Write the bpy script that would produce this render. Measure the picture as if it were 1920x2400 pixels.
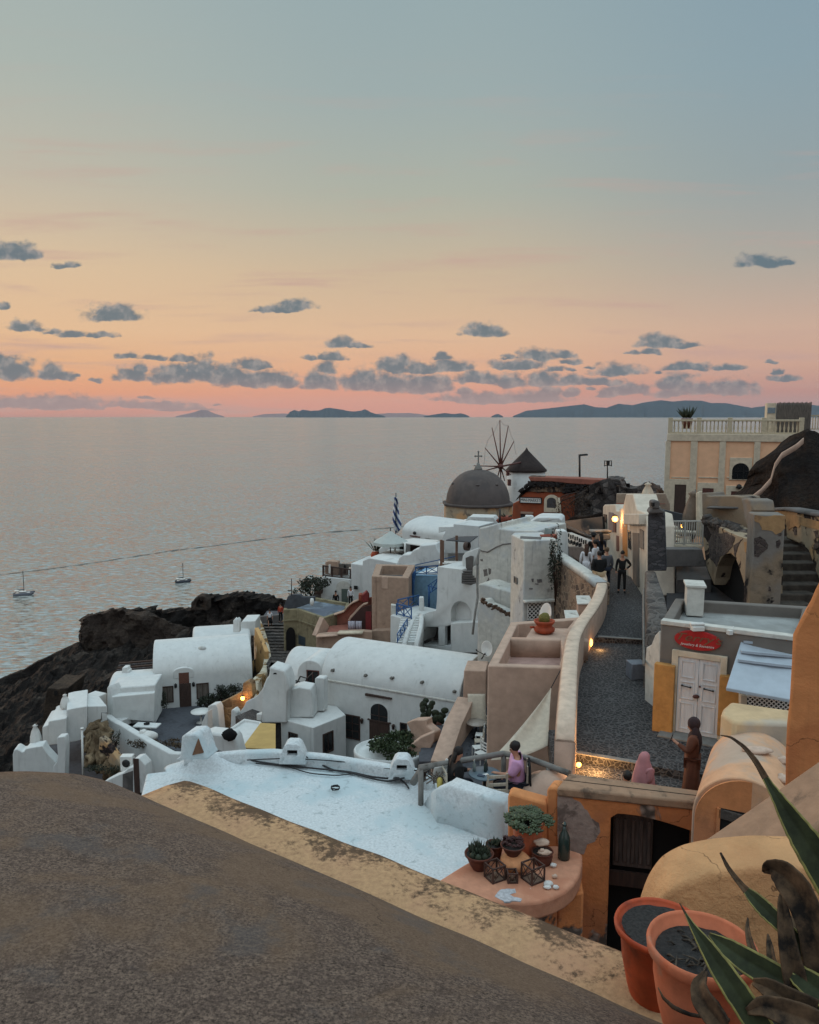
import bpy,bmesh,math,random
from mathutils import Vector,Matrix,noise
from math import sin,cos,pi,radians,sqrt
random.seed(7)
for o in list(bpy.data.objects): bpy.data.objects.remove(o)
SC = bpy.context.scene
COL = SC.collection
def lin(c):
 c = c / 255.0
 return c / 12.92 if c <= 0.04045 else ((c + 0.055) / 1.055) ** 2.4
def rgb(r,g,b): return (lin(r),lin(g),lin(b),1.0)
# camera
PITCH = radians(6.93); F = 1850.0
cd = bpy.data.cameras.new('camera'); cam = bpy.data.objects.new('camera',cd); COL.objects.link(cam)
cam.location = (0,0,0); cam.rotation_euler = (pi / 2 - PITCH,0,0)
cd.sensor_fit = 'VERTICAL'; cd.sensor_height = 24.0; cd.lens = 24.0 * F / 2400.0
cd.clip_start = 0.05; cd.clip_end = 120000
SC.camera = cam
SEA = -115.0; HAZE = 3e-6
def ray(p):
 x = (p[0] - 960) / F; y = (1200 - p[1]) / F
 return Vector((x,cos(PITCH) + y * sin(PITCH),-sin(PITCH) + y * cos(PITCH)))
def atY(p,Y): d = ray(p); return d * (Y / d.y)
def atZ(p,z): d = ray(p); return d * (z / d.z)
# sky
W = bpy.data.worlds.new('World'); SC.world = W; W.use_nodes = True
nt = W.node_tree; nt.nodes.clear()
class N:
 """tiny node helper"""
 def __init__(s,nt): s.nt = nt
 def n(s,t,**k):
  o = s.nt.nodes.new(t)
  for a,v in k.items(): setattr(o,a,v)
  return o
 def put(s,sock,v):
  if isinstance(v,bpy.types.NodeSocket): s.nt.links.new(v,sock)
  elif v is not None: sock.default_value = v
 def math(s,op,a,b=None,c=None,clamp=False):
  o = s.n('ShaderNodeMath',operation=op,use_clamp=clamp)
  for i,v in enumerate((a,b,c)): s.put(o.inputs[i],v)
  return o.outputs[0]
 def vec(s,op,a,b=None,c=None):
  o = s.n('ShaderNodeVectorMath',operation=op)
  for i,v in enumerate((a,b,c)):
   if v is not None: s.put(o.inputs[i],v)
  return o.outputs['Value' if op in ('LENGTH','DOT_PRODUCT','DISTANCE') else 'Vector']
 def ramp(s,f,stops,interp='LINEAR'):
  o = s.n('ShaderNodeValToRGB'); r = o.color_ramp; r.interpolation = interp
  while len(r.elements) > 1: r.elements.remove(r.elements[-1])
  for i,(p,c) in enumerate(stops):
   e = r.elements[0] if i == 0 else r.elements.new(p)
   e.position = p; e.color = c if isinstance(c,tuple) else (c,c,c,1)
  s.put(o.inputs[0],f); return o.outputs[0]
 def mr(s,f,a,b,c=0.0,d=1.0,smooth=False):
  o = s.n('ShaderNodeMapRange',interpolation_type='SMOOTHSTEP' if smooth else 'LINEAR')
  for i,v in enumerate((f,a,b,c,d)): s.put(o.inputs[i],v)
  return o.outputs[0]
 def mix(s,f,a,b,bt='MIX'):
  o = s.n('ShaderNodeMix',data_type='RGBA',blend_type=bt)
  s.put(o.inputs[0],f); s.put(o.inputs[6],a); s.put(o.inputs[7],b); return o.outputs[2]
 def noise(s,v,scale,detail=4,rough=0.55,dist=0.0):
  o = s.n('ShaderNodeTexNoise'); s.put(o.inputs['Vector'],v)
  o.inputs['Scale'].default_value = scale; o.inputs['Detail'].default_value = detail
  o.inputs['Roughness'].default_value = rough; o.inputs['Distortion'].default_value = dist
  return o.outputs[0]
 def voro(s,v,scale,feature='F1',rnd=1.0):
  o = s.n('ShaderNodeTexVoronoi',feature=feature); s.put(o.inputs['Vector'],v)
  o.inputs['Scale'].default_value = scale; o.inputs['Randomness'].default_value = rnd
  return o
 def comb(s,x,y,z):
  o = s.n('ShaderNodeCombineXYZ')
  for i,v in enumerate((x,y,z)): s.put(o.inputs[i],v)
  return o.outputs[0]
w = N(nt)
tc = w.n('ShaderNodeTexCoord'); sep = w.n('ShaderNodeSeparateXYZ'); nt.links.new(tc.outputs['Generated'],sep.inputs[0])
dx,dy,dz = sep.outputs
el = w.math('MAXIMUM',dz,0.0)
elr = w.math('POWER',el,0.6)
def st(e,c): return (e ** 0.6,rgb(*c))
left = w.ramp(elr,[st(0.0,(196,140,128)),st(.012,(222,148,126)),st(.028,(236,160,118)),st(.06,(232,178,134)),st(.10,(230,190,150)),
     st(.17,(220,192,158)),st(.26,(192,185,168)),st(.36,(172,181,174)),st(.48,(162,176,176)),st(.62,(184,204,210)),st(1.0,(194,214,224))])
mid = w.ramp(elr,[st(0.0,(214,148,132)),st(.012,(222,152,132)),st(.03,(226,158,134)),st(.06,(228,176,142)),st(.10,(224,186,152)),
    st(.17,(205,183,155)),st(.26,(174,178,165)),st(.36,(157,172,172)),st(.48,(148,168,173)),st(.62,(180,202,210)),st(1.0,(194,214,224))])
right = w.ramp(elr,[st(0.0,(160,128,130)),st(.012,(176,136,134)),st(.03,(192,142,132)),st(.06,(206,164,144)),st(.10,(204,172,152)),
     st(.17,(174,167,157)),st(.26,(148,161,164)),st(.36,(138,160,170)),st(.48,(130,155,170)),st(.62,(176,200,212)),st(1.0,(194,214,224))])
back = w.ramp(elr,[st(0.0,(150,142,146)),st(.08,(190,174,170)),st(.2,(200,190,188)),st(.4,(196,206,212)),st(.8,(194,214,224)),st(1.0,(194,214,224))])
sky = w.mix(w.mr(dx,-.46,0.02,smooth=True),left,mid)
sky = w.mix(w.mr(dx,0.02,.46,smooth=True),sky,right)
sky = w.mix(w.mr(dy,.35,-.3,smooth=True),sky,back)
# thin streaks of high haze
uu = w.math('DIVIDE',dx,w.math('MAXIMUM',dy,.05)); vv = w.math('DIVIDE',dz,w.math('MAXIMUM',dy,.05))
uv = w.comb(uu,vv,0.0)
streak = w.noise(w.vec('MULTIPLY',uv,(2.2,26.0,1.0)),1.6,5,.6,.3)
sky = w.mix(w.math('MULTIPLY',w.mr(streak,.5,.75,smooth=True),w.mr(el,.4,.03)),sky,rgb(196,160,150))
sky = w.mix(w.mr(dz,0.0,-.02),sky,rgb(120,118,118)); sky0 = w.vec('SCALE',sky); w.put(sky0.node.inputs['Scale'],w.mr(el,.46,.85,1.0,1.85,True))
def uvp(px,py):
 d = ray((px,py)); return d.x / d.y,d.z / d.y
CL = []
def s1(x,b,hw,h): CL.append((x / 1.797,560 + b / 1.797,hw / 1.797,h / 1.797))
def s2(x,b,hw,h): CL.append((960 + x / 1.797,560 + b / 1.797,hw / 1.797,h / 1.797))
for a in [(50,88,120,78),(130,82,60,42),(280,122,50,24),(15,300,22,36),(480,347,125,72),(110,388,85,44),(215,402,35,26),(310,416,75,30),
  (420,416,65,26),(1170,308,120,26),(1240,304,95,50),(1440,458,80,40),(1500,460,75,20),(1390,511,60,34),(1300,510,34,20),
  (50,598,115,96),(5,560,40,80),(210,596,62,66),(270,598,60,44),(320,582,25,14),(422,602,24,18),(540,506,45,24),(640,510,60,24),
  (765,520,62,32),(560,600,78,62),(600,585,32,60),(740,610,110,80),(845,600,78,106),(960,610,110,84),(1090,626,180,74),(1060,548,85,40),
  (1350,636,95,76),(1380,570,48,56),(1530,640,90,90),(1640,648,120,84),(1665,568,72,78),(1190,620,70,50),
  (200,718,300,62),(60,715,160,52),(640,716,190,34),(620,675,40,12),(720,700,90,12),(930,700,30,8),(780,722,160,14)]: s1(*a)
for a in [(320,410,95,52),(140,512,48,34),(40,568,80,52),(170,562,90,58),(55,650,120,80),(290,612,110,50),(420,625,82,58),(235,655,50,28),
  (415,510,34,28),(550,515,88,50),(650,506,40,34),(440,550,120,40),(690,530,45,26),(600,560,52,24),(680,560,30,14),(560,622,90,64),
  (680,618,70,44),(580,665,60,44),(680,665,42,40),(880,580,112,54),(1050,460,110,58),(1160,460,66,26),(1010,488,68,26),(935,482,28,14),
  (1165,555,100,36),(1330,550,62,26),(1050,566,22,16),(800,616,100,28),(900,660,110,46),(820,668,36,26),(1130,635,95,66),(1100,665,90,36),
  (1350,662,115,72),(1230,655,110,50),(1590,600,70,26),(1540,575,24,28),(1510,525,30,16),(1475,118,108,52),(1560,112,50,22),(330,690,240,44),
  (520,690,160,50),(760,640,24,16),(770,550,26,12)]: s2(*a)
wn = w.noise(w.vec('MULTIPLY',uv,(1.0,1.5,1.0)),26,4,.6)
wn2 = w.noise(w.vec('ADD',uv,(3.1,1.7,0.0)),30,3,.6)
warp = w.vec('MULTIPLY',w.comb(w.math('SUBTRACT',wn,.5),w.math('SUBTRACT',wn2,.5),0.0),(.040,.013,0.0))
uvw = w.vec('ADD',uv,warp)
field = None
for cx,by,hw,h in CL:
 u0,vb = uvp(cx,by); u1,vt = uvp(cx,by - h); ru = hw / F; rv = (vt - vb)
 ctr = (u0,vb + rv * .22,0); s = (1 / (ru * 1.12),1 / (rv * .95),0)
 dd = w.vec('MULTIPLY_ADD',uvw,s,(-ctr[0] * s[0],-ctr[1] * s[1],0))
 mn = w.vec('MINIMUM',dd,(0,0,0))
 d2 = w.vec('MULTIPLY_ADD',mn,(0,2.6,0),dd)
 L = w.vec('LENGTH',d2)
 field = L if field is None else w.math('MINIMUM',field,L)
fb = w.noise(w.vec('MULTIPLY',uv,(1.0,1.35,1.0)),70,5,.55)
dens = w.math('ADD',w.math('SUBTRACT',1.12,field),w.math('MULTIPLY',w.math('SUBTRACT',fb,.5),1.25))
mask = w.mr(dens,.0,.52,smooth=True)
mask = w.math('MULTIPLY',mask,w.mr(dy,.3,.5,smooth=True))
cn = w.noise(w.vec('ADD',uv,(0.0,.004,0.0)),60,5,.65)
ccol = w.mix(w.mr(w.math('ADD',cn,w.math('MULTIPLY',dens,.12)),.38,.66,smooth=True),rgb(150,150,150),rgb(90,112,124))
# low far clouds melt into the pink
ccol = w.mix(w.mr(vv,.055,.012,0.0,.55,smooth=True),ccol,rgb(190,146,138))
sky = w.mix(w.math('MULTIPLY',mask,.9),sky,ccol)
bg = w.n('ShaderNodeBackground'); nt.links.new(sky,bg.inputs[0]); bg.inputs[1].default_value = 1.0
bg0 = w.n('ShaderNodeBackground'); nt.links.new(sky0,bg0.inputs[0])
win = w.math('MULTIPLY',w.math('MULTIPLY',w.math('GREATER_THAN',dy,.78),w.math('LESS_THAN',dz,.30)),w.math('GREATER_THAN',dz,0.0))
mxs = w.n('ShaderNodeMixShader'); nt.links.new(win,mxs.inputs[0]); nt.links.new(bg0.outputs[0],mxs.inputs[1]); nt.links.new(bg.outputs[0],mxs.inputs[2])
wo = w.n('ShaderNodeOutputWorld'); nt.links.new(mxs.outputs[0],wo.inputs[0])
# afterglow sun, exposure
sl = bpy.data.lights.new('sun','SUN'); so = bpy.data.objects.new('sun',sl); COL.objects.link(so)
sl.energy = 0.9; sl.angle = radians(14); sl.color = (1.0,.62,.38)
SUN_DIR = Vector((-.62,.75,.10)).normalized()
so.rotation_euler = SUN_DIR.to_track_quat('Z','Y').to_euler()
SC.view_settings.view_transform = 'Standard'; SC.view_settings.look = 'None'
SC.view_settings.exposure = 0.0; SC.view_settings.gamma = 1.0
SC.cycles.max_bounces = 6; SC.cycles.diffuse_bounces = 3; SC.cycles.use_denoising = True
# materials
def mat_new(name):
 m = bpy.data.materials.new(name); m.use_nodes = True
 t = m.node_tree; t.nodes.clear(); q = N(t)
 out = q.n('ShaderNodeOutputMaterial'); b = q.n('ShaderNodeBsdfPrincipled'); t.links.new(b.outputs[0],out.inputs[0])
 c = q.n('ShaderNodeTexCoord').outputs['Object']
 return m,q,b,c
def bump(q,b,h,strength=.3,dist=.02):
 o = q.n('ShaderNodeBump'); o.inputs['Strength'].default_value = strength; o.inputs['Distance'].default_value = dist
 q.put(o.inputs['Height'],h); q.nt.links.new(o.outputs[0],b.inputs['Normal'])
def plaster(name,base,stain=(90,88,84),amt=.5,lo=.56,hi=.74,scale=1.2,rough=.9,bmp=.25,bscale=14,var=.12,streak=0.0,patch=None,peel=None,bd=.02,crack=0):
 m,q,b,c = mat_new(name)
 n1 = q.noise(c,scale,7,.65,.4)
 n2 = q.noise(c,scale * 3.3,5,.6)
 n3 = q.noise(c,.35,3,.5)
 col = q.mix(q.mr(n2,.35,.7),rgb(*base),rgb(*[max(0,v * (1 - var)) for v in base]))
 if patch:
  col = q.mix(q.mr(q.noise(c,patch[1],4,.6),.48,.62,0,patch[2],True),col,rgb(*patch[0]))
 col = q.mix(q.math('MULTIPLY',q.mr(n1,lo,hi,smooth=True),amt),col,rgb(*stain))
 if streak:
  sn = q.noise(q.vec('MULTIPLY',c,(5.0,5.0,.5)),1.0,4,.6)
  col = q.mix(q.mr(sn,.55,.8,0,streak,True),col,rgb(*stain))
 if peel:
  pn = q.noise(c,peel[1],6,.62,.6)
  pm = q.mr(pn,peel[2],peel[2] + .025)
  pc = q.mix(q.mr(q.voro(c,7).outputs[0],.1,.6),rgb(*peel[0]),rgb(*[v * .5 for v in peel[0]]))
  col = q.mix(pm,col,pc)
 if crack:
  cw = q.vec('ADD',c,q.vec('MULTIPLY',q.comb(q.noise(c,3,4),q.noise(c,3.7,4),q.noise(c,4.1,4)),(.5,.5,.5)))
  ce = q.math('MULTIPLY',q.mr(q.voro(cw,crack,'DISTANCE_TO_EDGE').outputs[0],.012,.003),q.mr(q.noise(c,crack * .6,3),.47,.56))
  col = q.mix(q.math('MULTIPLY',ce,.75),col,rgb(*[v * .45 for v in base]))
 q.put(b.inputs['Base Color'],col); b.inputs['Roughness'].default_value = rough
 b.inputs['Specular IOR Level'].default_value = .25
 h = q.math('ADD',q.noise(c,bscale,6,.65),q.math('MULTIPLY',q.noise(c,bscale * .2,3,.5),1.6))
 if peel: h = q.math('SUBTRACT',h,q.math('MULTIPLY',pm,.8))
 bump(q,b,h,bmp,bd)
 return m
def stones(name,dark,light,mortar,scale=3.0,edge=.08,bmp=.6,stretch=(1,1,1.5),moss=None,dist=.05):
 m,q,b,c = mat_new(name)
 cw = q.vec('ADD',c,q.vec('MULTIPLY',q.n('ShaderNodeTexNoise').outputs[1],(.001,.001,.001)))
 cs = q.vec('MULTIPLY',c,stretch)
 nz = q.n('ShaderNodeTexNoise'); q.put(nz.inputs['Vector'],c); nz.inputs['Scale'].default_value = scale * 1.4
 cs = q.vec('ADD',cs,q.vec('MULTIPLY',q.vec('SUBTRACT',nz.outputs[1],(.5,.5,.5)),(.35 / scale,) * 3))
 v1 = q.voro(cs,scale); v2 = q.voro(cs,scale,'DISTANCE_TO_EDGE')
 shade = q.n('ShaderNodeSeparateColor'); q.put(shade.inputs[0],v1.outputs['Color'])
 col = q.mix(shade.outputs[0],rgb(*dark),rgb(*light))
 col = q.mix(q.mr(q.noise(c,scale * 5,5,.6),.3,.75,0,.6),col,rgb(*[v * .6 for v in dark]))
 em = q.mr(q.math('ADD',v2.outputs[0],q.math('MULTIPLY',q.math('SUBTRACT',q.noise(c,scale * 4,4),.5),.1)),edge * .5,edge,smooth=True)
 col = q.mix(em,rgb(*mortar),col)
 if moss: col = q.mix(q.mr(q.noise(c,.8,6,.65),.5,.64,0,.85,True),col,rgb(*moss))
 q.put(b.inputs['Base Color'],col); b.inputs['Roughness'].default_value = .85
 bump(q,b,q.math('ADD',em,q.math('MULTIPLY',q.noise(c,scale * 6,5),.5)),bmp,dist)
 return m
def simple(name,col,rough=.6,metal=0.0,var=.15,scale=8,bmp=.1,spec=.4,emit=None,estr=0,trans=0):
 m,q,b,c = mat_new(name)
 n = q.noise(c,scale,5,.6)
 q.put(b.inputs['Base Color'],q.mix(q.mr(n,.3,.7),rgb(*col),rgb(*[v * (1 - var) for v in col])))
 b.inputs['Roughness'].default_value = rough; b.inputs['Metallic'].default_value = metal; b.inputs['Specular IOR Level'].default_value = spec
 if emit:
  b.inputs['Emission Color'].default_value = rgb(*emit); b.inputs['Emission Strength'].default_value = estr
 if trans: b.inputs['Transmission Weight'].default_value = trans
 if bmp: bump(q,b,n,bmp,.01)
 return m
def wood(name,col,dark,scale=3,along=(1,1,.15),rough=.7):
 m,q,b,c = mat_new(name)
 n = q.noise(q.vec('MULTIPLY',c,along),scale * 6,6,.65)
 q.put(b.inputs['Base Color'],q.mix(q.mr(n,.35,.7),rgb(*col),rgb(*dark)))
 b.inputs['Roughness'].default_value = rough; bump(q,b,n,.3,.01)
 return m
def rockm(name,c1,c2,c3,scale=.12,bmp=1.0,bd=.8):
 m,q,b,c = mat_new(name)
 n1 = q.noise(c,scale,8,.65,.5); n2 = q.noise(c,scale * 8,7,.7); n3 = q.noise(q.vec('MULTIPLY',c,(1,1,4)),scale * 2,6,.6)
 col = q.mix(q.mr(n1,.4,.65,smooth=True),rgb(*c1),rgb(*c2))
 col = q.mix(q.mr(n3,.5,.7,0,.8,True),col,rgb(*c3))
 col = q.mix(q.mr(n2,.4,.7,0,.7),col,rgb(*[v * .5 for v in c1]))
 q.put(b.inputs['Base Color'],col); b.inputs['Roughness'].default_value = .95; b.inputs['Specular IOR Level'].default_value = .15
 bump(q,b,q.math('ADD',n2,q.math('MULTIPLY',n1,2.0)),bmp,bd)
 return m
# mesh builder
ORG = {}
def org(p): return ORG.get(p.name,Vector((0,0,0))) if p else Vector((0,0,0))
def tag(o,label,cat=None,group=None,kind=None):
 if label: o['label'] = label
 if cat: o['category'] = cat
 if group: o['group'] = group
 if kind: o['kind'] = kind
 return o
def thing(name,label,cat,loc=(0,0,0),group=None):
 o = bpy.data.objects.new(name,None); COL.objects.link(o); o.location = loc; o.empty_display_size = .2
 ORG[o.name] = Vector(loc)
 return tag(o,label,cat,group)
class MB:
 def __init__(s): s.v = []; s.f = []; s.mi = []; s.sm = []; s.m = 0; s.smooth = False; s.T = None
 def add(s,vs,fs,smooth=None):
  b = len(s.v)
  for p in vs:
   p = Vector(p)
   s.v.append(s.T @ p if s.T is not None else p)
  for f in fs:
   s.f.append([i + b for i in f]); s.mi.append(s.m); s.sm.append(s.smooth if smooth is None else smooth)
  return s
 def box(s,c,size,rz=0.0,rx=0.0,ry=0.0):
  R = Matrix.Rotation(rz,3,'Z') @ Matrix.Rotation(ry,3,'Y') @ Matrix.Rotation(rx,3,'X'); c = Vector(c)
  vs = [c + R @ Vector((i * size[0] / 2,j * size[1] / 2,k * size[2] / 2)) for k in (-1,1) for j in (-1,1) for i in (-1,1)]
  return s.add(vs,[(0,2,3,1),(4,5,7,6),(0,1,5,4),(2,6,7,3),(0,4,6,2),(1,3,7,5)],False)
 def bar(s,a,b,w,h,up=(0,0,1)):
  a = Vector(a); b = Vector(b); d = (b - a).normalized(); up = Vector(up)
  x = d.cross(up)
  if x.length < 1e-4: x = d.cross(Vector((0,1,0)))
  x.normalize(); y = x.cross(d).normalized()
  vs = [p + x * (i * w / 2) + y * (j * h / 2) for p in (a,b) for j in (-1,1) for i in (-1,1)]
  return s.add(vs,[(0,1,3,2),(4,6,7,5),(0,4,5,1),(2,3,7,6),(0,2,6,4),(1,5,7,3)],False)
 def prism(s,top,zb):
  """top: list of Vector (ccw or cw), zb: bottom z or list"""
  n = len(top)
  A = sum(top[i].x * top[(i + 1) % n].y - top[(i + 1) % n].x * top[i].y for i in range(n))
  if A < 0: top = top[::-1]; zb = zb[::-1] if isinstance(zb,list) else zb
  vs = list(top) + [Vector((p.x,p.y,zb[i] if isinstance(zb,list) else zb)) for i,p in enumerate(top)]
  fs = [tuple(range(n)),tuple(range(2 * n - 1,n - 1,-1))] + [(i + n,(i + 1) % n + n,(i + 1) % n,i) for i in range(n)]
  return s.add(vs,fs,False)
 def loft(s,rows,closed=False,cap=False,smooth=True):
  n = len(rows[0]); vs = [p for r in rows for p in r]; fs = []
  for i in range(len(rows) - 1):
   for j in range(n if closed else n - 1):
    k = (j + 1) % n
    fs.append((i * n + j,i * n + k,(i + 1) * n + k,(i + 1) * n + j))
  s.add(vs,fs,smooth)
  if cap:
   b = len(s.v) - len(vs)
   s.f.append([b + i for i in range(n)][::-1]); s.mi.append(s.m); s.sm.append(False)
   s.f.append([b + (len(rows) - 1) * n + i for i in range(n)]); s.mi.append(s.m); s.sm.append(False)
  return s
 def lathe(s,prof,c=(0,0,0),n=20,ang=(0,2 * pi),axis=None,sx=1,sy=1):
  c = Vector(c); full = abs(ang[1] - ang[0]) > 6.2
  k = n if full else n + 1
  rows = []
  Q = axis.normalized().to_track_quat('Z','Y').to_matrix() if axis is not None else Matrix.Identity(3)
  for r,z in prof:
   rows.append([c + Q @ Vector((r * sx * cos(ang[0] + (ang[1] - ang[0]) * i / n),r * sy * sin(ang[0] + (ang[1] - ang[0]) * i / n),z)) for i in range(k)])
  return s.loft(rows,full,full)
 def tube(s,pts,r,n=8,cap=True):
  pts = [Vector(p) for p in pts]; rows = []
  for i,p in enumerate(pts):
   d = (pts[min(i + 1,len(pts) - 1)] - pts[max(i - 1,0)])
   if d.length < 1e-7: d = Vector((0,0,1))
   d.normalize(); x = d.cross(Vector((0,0,1)))
   if x.length < .05: x = d.cross(Vector((0,1,0)))
   x.normalize(); y = d.cross(x)
   rr = r[i] if isinstance(r,(list,tuple)) else r
   rows.append([p + x * rr * cos(2 * pi * k / n) + y * rr * sin(2 * pi * k / n) for k in range(n)])
  return s.loft(rows,True,cap)
 def ell(s,c,r,n=14,m=8,noise_amt=0,seed=0):
  c = Vector(c); rows = []
  for i in range(m + 1):
   t = pi * i / m; row = []
   for k in range(n):
    a = 2 * pi * k / n
    d = Vector((sin(t) * cos(a),sin(t) * sin(a),-cos(t)))
    q = 1 + (noise_amt * noise.noise(d * 1.7 + Vector((seed,seed * .7,0))) if noise_amt else 0)
    row.append(c + Vector((d.x * r[0],d.y * r[1],d.z * r[2])) * q)
   rows.append(row)
  return s.loft(rows,True,False)
 def vault(s,a,b,hw,zs,rise,zb,n=20,flare=0.0,pw=1.0):
  """barrel vaulted solid from a to b (axis ends, xy), springing zs, rise, down to zb"""
  a = Vector((a[0],a[1])); b = Vector((b[0],b[1])); d = (b - a).normalized(); x = Vector((d.y,-d.x))
  def sec(p):
   r = [Vector((*(p - x * hw),zb))]
   for i in range(n + 1):
    t = pi * i / n
    r.append(Vector((*(p - x * hw * cos(t)),zs + rise * abs(sin(t)) ** pw)))
   r.append(Vector((*(p + x * hw),zb))); return r
  ra,rb = sec(a),sec(b)
  k = len(ra); bq = len(s.v); s.add(ra + rb,[],True)
  for i in range(k - 1):
   s.f.append([bq + i,bq + i + 1,bq + k + i + 1,bq + k + i]); s.mi.append(s.m); s.sm.append(2 <= i + 1 <= k - 2)
  s.f.append([bq + k - 1,bq,bq + k,bq + 2 * k - 1]); s.mi.append(s.m); s.sm.append(False)
  s.f.append([bq + i for i in range(k)][::-1]); s.mi.append(s.m); s.sm.append(False)
  s.f.append([bq + k + i for i in range(k)]); s.mi.append(s.m); s.sm.append(False)
  return s
 def wall(s,pts,th,h,round_top=True,zb=None):
  """parapet along path pts (top centre points); th thickness, h height or zb bottom"""
  pts = [Vector(p) for p in pts]; rows = []
  ths = th if isinstance(th,list) else [th] * len(pts)
  for i,p in enumerate(pts):
   d0 = (p - pts[i - 1]) if i > 0 else (pts[1] - p); d1 = (pts[i + 1] - p) if i < len(pts) - 1 else (p - pts[i - 1])
   d0.z = 0; d1.z = 0; d0.normalize(); d1.normalize(); d = (d0 + d1).normalized(); x = Vector((d.y,-d.x,0))
   m = 1 / max(.5,x.dot(Vector((d0.y,-d0.x,0)))); t = ths[i] / 2
   bz = zb if zb is not None else p.z - h
   c = min(t * .45,.07) if round_top else .008
   row = [Vector((*(p - x * t * m).xy,bz)),Vector((*(p - x * t * m).xy,p.z - c)),Vector((*(p - x * (t - c * .35) * m).xy,p.z - c * .35)),Vector((*(p - x * (t - c) * m).xy,p.z)),
    Vector((*(p + x * (t - c) * m).xy,p.z)),Vector((*(p + x * (t - c * .35) * m).xy,p.z - c * .35)),Vector((*(p + x * t * m).xy,p.z - c)),Vector((*(p + x * t * m).xy,bz))]
   rows.append(row)
  return s.loft(rows,True,True,False)
 def build(s,name,mats,parent=None,bevel=0,seg=2,smooth=None,disp=None,sub=None,label=None,autosmooth=None):
  me = bpy.data.meshes.new(name); O = org(parent)
  vs = [p - O for p in s.v]
  if disp:
   vs = [v + noise.noise_vector((v + O) * disp[1]) * disp[0] for v in vs]
  me.from_pydata([tuple(v) for v in vs],[],s.f)
  mats = mats if isinstance(mats,(list,tuple)) else [mats]
  for m in mats: me.materials.append(m)
  for i,p in enumerate(me.polygons):
   p.material_index = s.mi[i]; p.use_smooth = s.sm[i] if smooth is None else smooth
  bm = bmesh.new(); bm.from_mesh(me); bmesh.ops.remove_doubles(bm,verts=bm.verts,dist=1e-5); bmesh.ops.recalc_face_normals(bm,faces=bm.faces); bm.to_mesh(me); bm.free()
  me.update()
  o = bpy.data.objects.new(name,me); COL.objects.link(o)
  if parent: o.parent = parent
  ORG[o.name] = O
  if bevel:
   b = o.modifiers.new('bevel','BEVEL'); b.width = bevel * (.7 if bevel > .05 else 1); b.segments = seg; b.limit_method = 'ANGLE'; b.angle_limit = radians(35); b.harden_normals = False
   b.use_clamp_overlap = True
   for p in me.polygons: p.use_smooth = True
   try: me.set_sharp_from_angle(angle=radians(50))
   except Exception: pass
  if label: o['label'] = label
  return o
def tag_mesh(o,label,cat,group=None): return tag(o,label,cat,group)
def struct(o): o['kind'] = 'structure'; return o
def cut(o,cutter):
 m = o.modifiers.new('b','BOOLEAN'); m.object = cutter; m.operation = 'DIFFERENCE'; m.solver = 'EXACT'
 bev = [x for x in o.modifiers if x.type == 'BEVEL']; st_ = [(x.width,x.segments) for x in bev]
 for x in bev: o.modifiers.remove(x)
 dg = bpy.context.evaluated_depsgraph_get(); dg.update()
 me = bpy.data.meshes.new_from_object(o.evaluated_get(dg)); o.modifiers.clear(); old = o.data; o.data = me
 for w_,s_ in st_:
  b = o.modifiers.new('bevel','BEVEL'); b.width = w_; b.segments = s_; b.limit_method = 'ANGLE'; b.angle_limit = radians(35)
 bpy.data.objects.remove(cutter)
def inset(poly,w_):
 n = len(poly); A = sum(poly[i].x * poly[(i + 1) % n].y - poly[(i + 1) % n].x * poly[i].y for i in range(n)); sg = 1 if A > 0 else -1
 out = []
 for i in range(n):
  p0,p1,p2 = poly[i - 1],poly[i],poly[(i + 1) % n]
  d0 = (p1 - p0).xy.normalized(); d1 = (p2 - p1).xy.normalized()
  n0 = Vector((-d0.y,d0.x)) * sg; n1 = Vector((-d1.y,d1.x)) * sg
  bis = (n0 + n1).normalized(); k = w_ / max(.35,bis.dot(n0))
  out.append(Vector((p1.x + bis.x * k,p1.y + bis.y * k,p1.z)))
 return out
def blockmb(mb,roof,zb,par=None,floor_mi=None):
 if not par: return mb.prism(roof,zb)
 wd,hd = par; ins = inset(roof,wd); n = len(roof)
 fl = [Vector((p.x,p.y,p.z - hd)) for p in ins]; bot = [Vector((p.x,p.y,zb)) for p in roof]
 vs = roof + ins + fl + bot
 fs = [(i,(i + 1) % n,n + (i + 1) % n,n + i) for i in range(n)] + [(n + i,n + (i + 1) % n,2 * n + (i + 1) % n,2 * n + i) for i in range(n)]
 fs += [(3 * n + i,3 * n + (i + 1) % n,(i + 1) % n,i) for i in range(n)] + [tuple(3 * n + i for i in range(n))]
 mb.add(vs,fs,False)
 b = len(mb.v) - len(vs); sm = mb.m
 mb.f.append([b + 2 * n + i for i in range(n)]); mb.mi.append(sm if floor_mi is None else floor_mi); mb.sm.append(False)
 return mb
def jag(pts,amp,seed=0,n=6):
 out = []
 for i in range(len(pts)):
  a,b = pts[i],pts[(i + 1) % len(pts)]
  for k in range(n):
   t = k / n; x = a[0] + (b[0] - a[0]) * t; y = a[1] + (b[1] - a[1]) * t; v = noise.noise_vector(Vector((x * .05 + seed,y * .05,seed * 1.7))) + noise.noise_vector(Vector((x * .2 + seed,y * .2,1))) * .6
   out.append((x + v.x * amp,y + v.y * amp))
 return out
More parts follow.
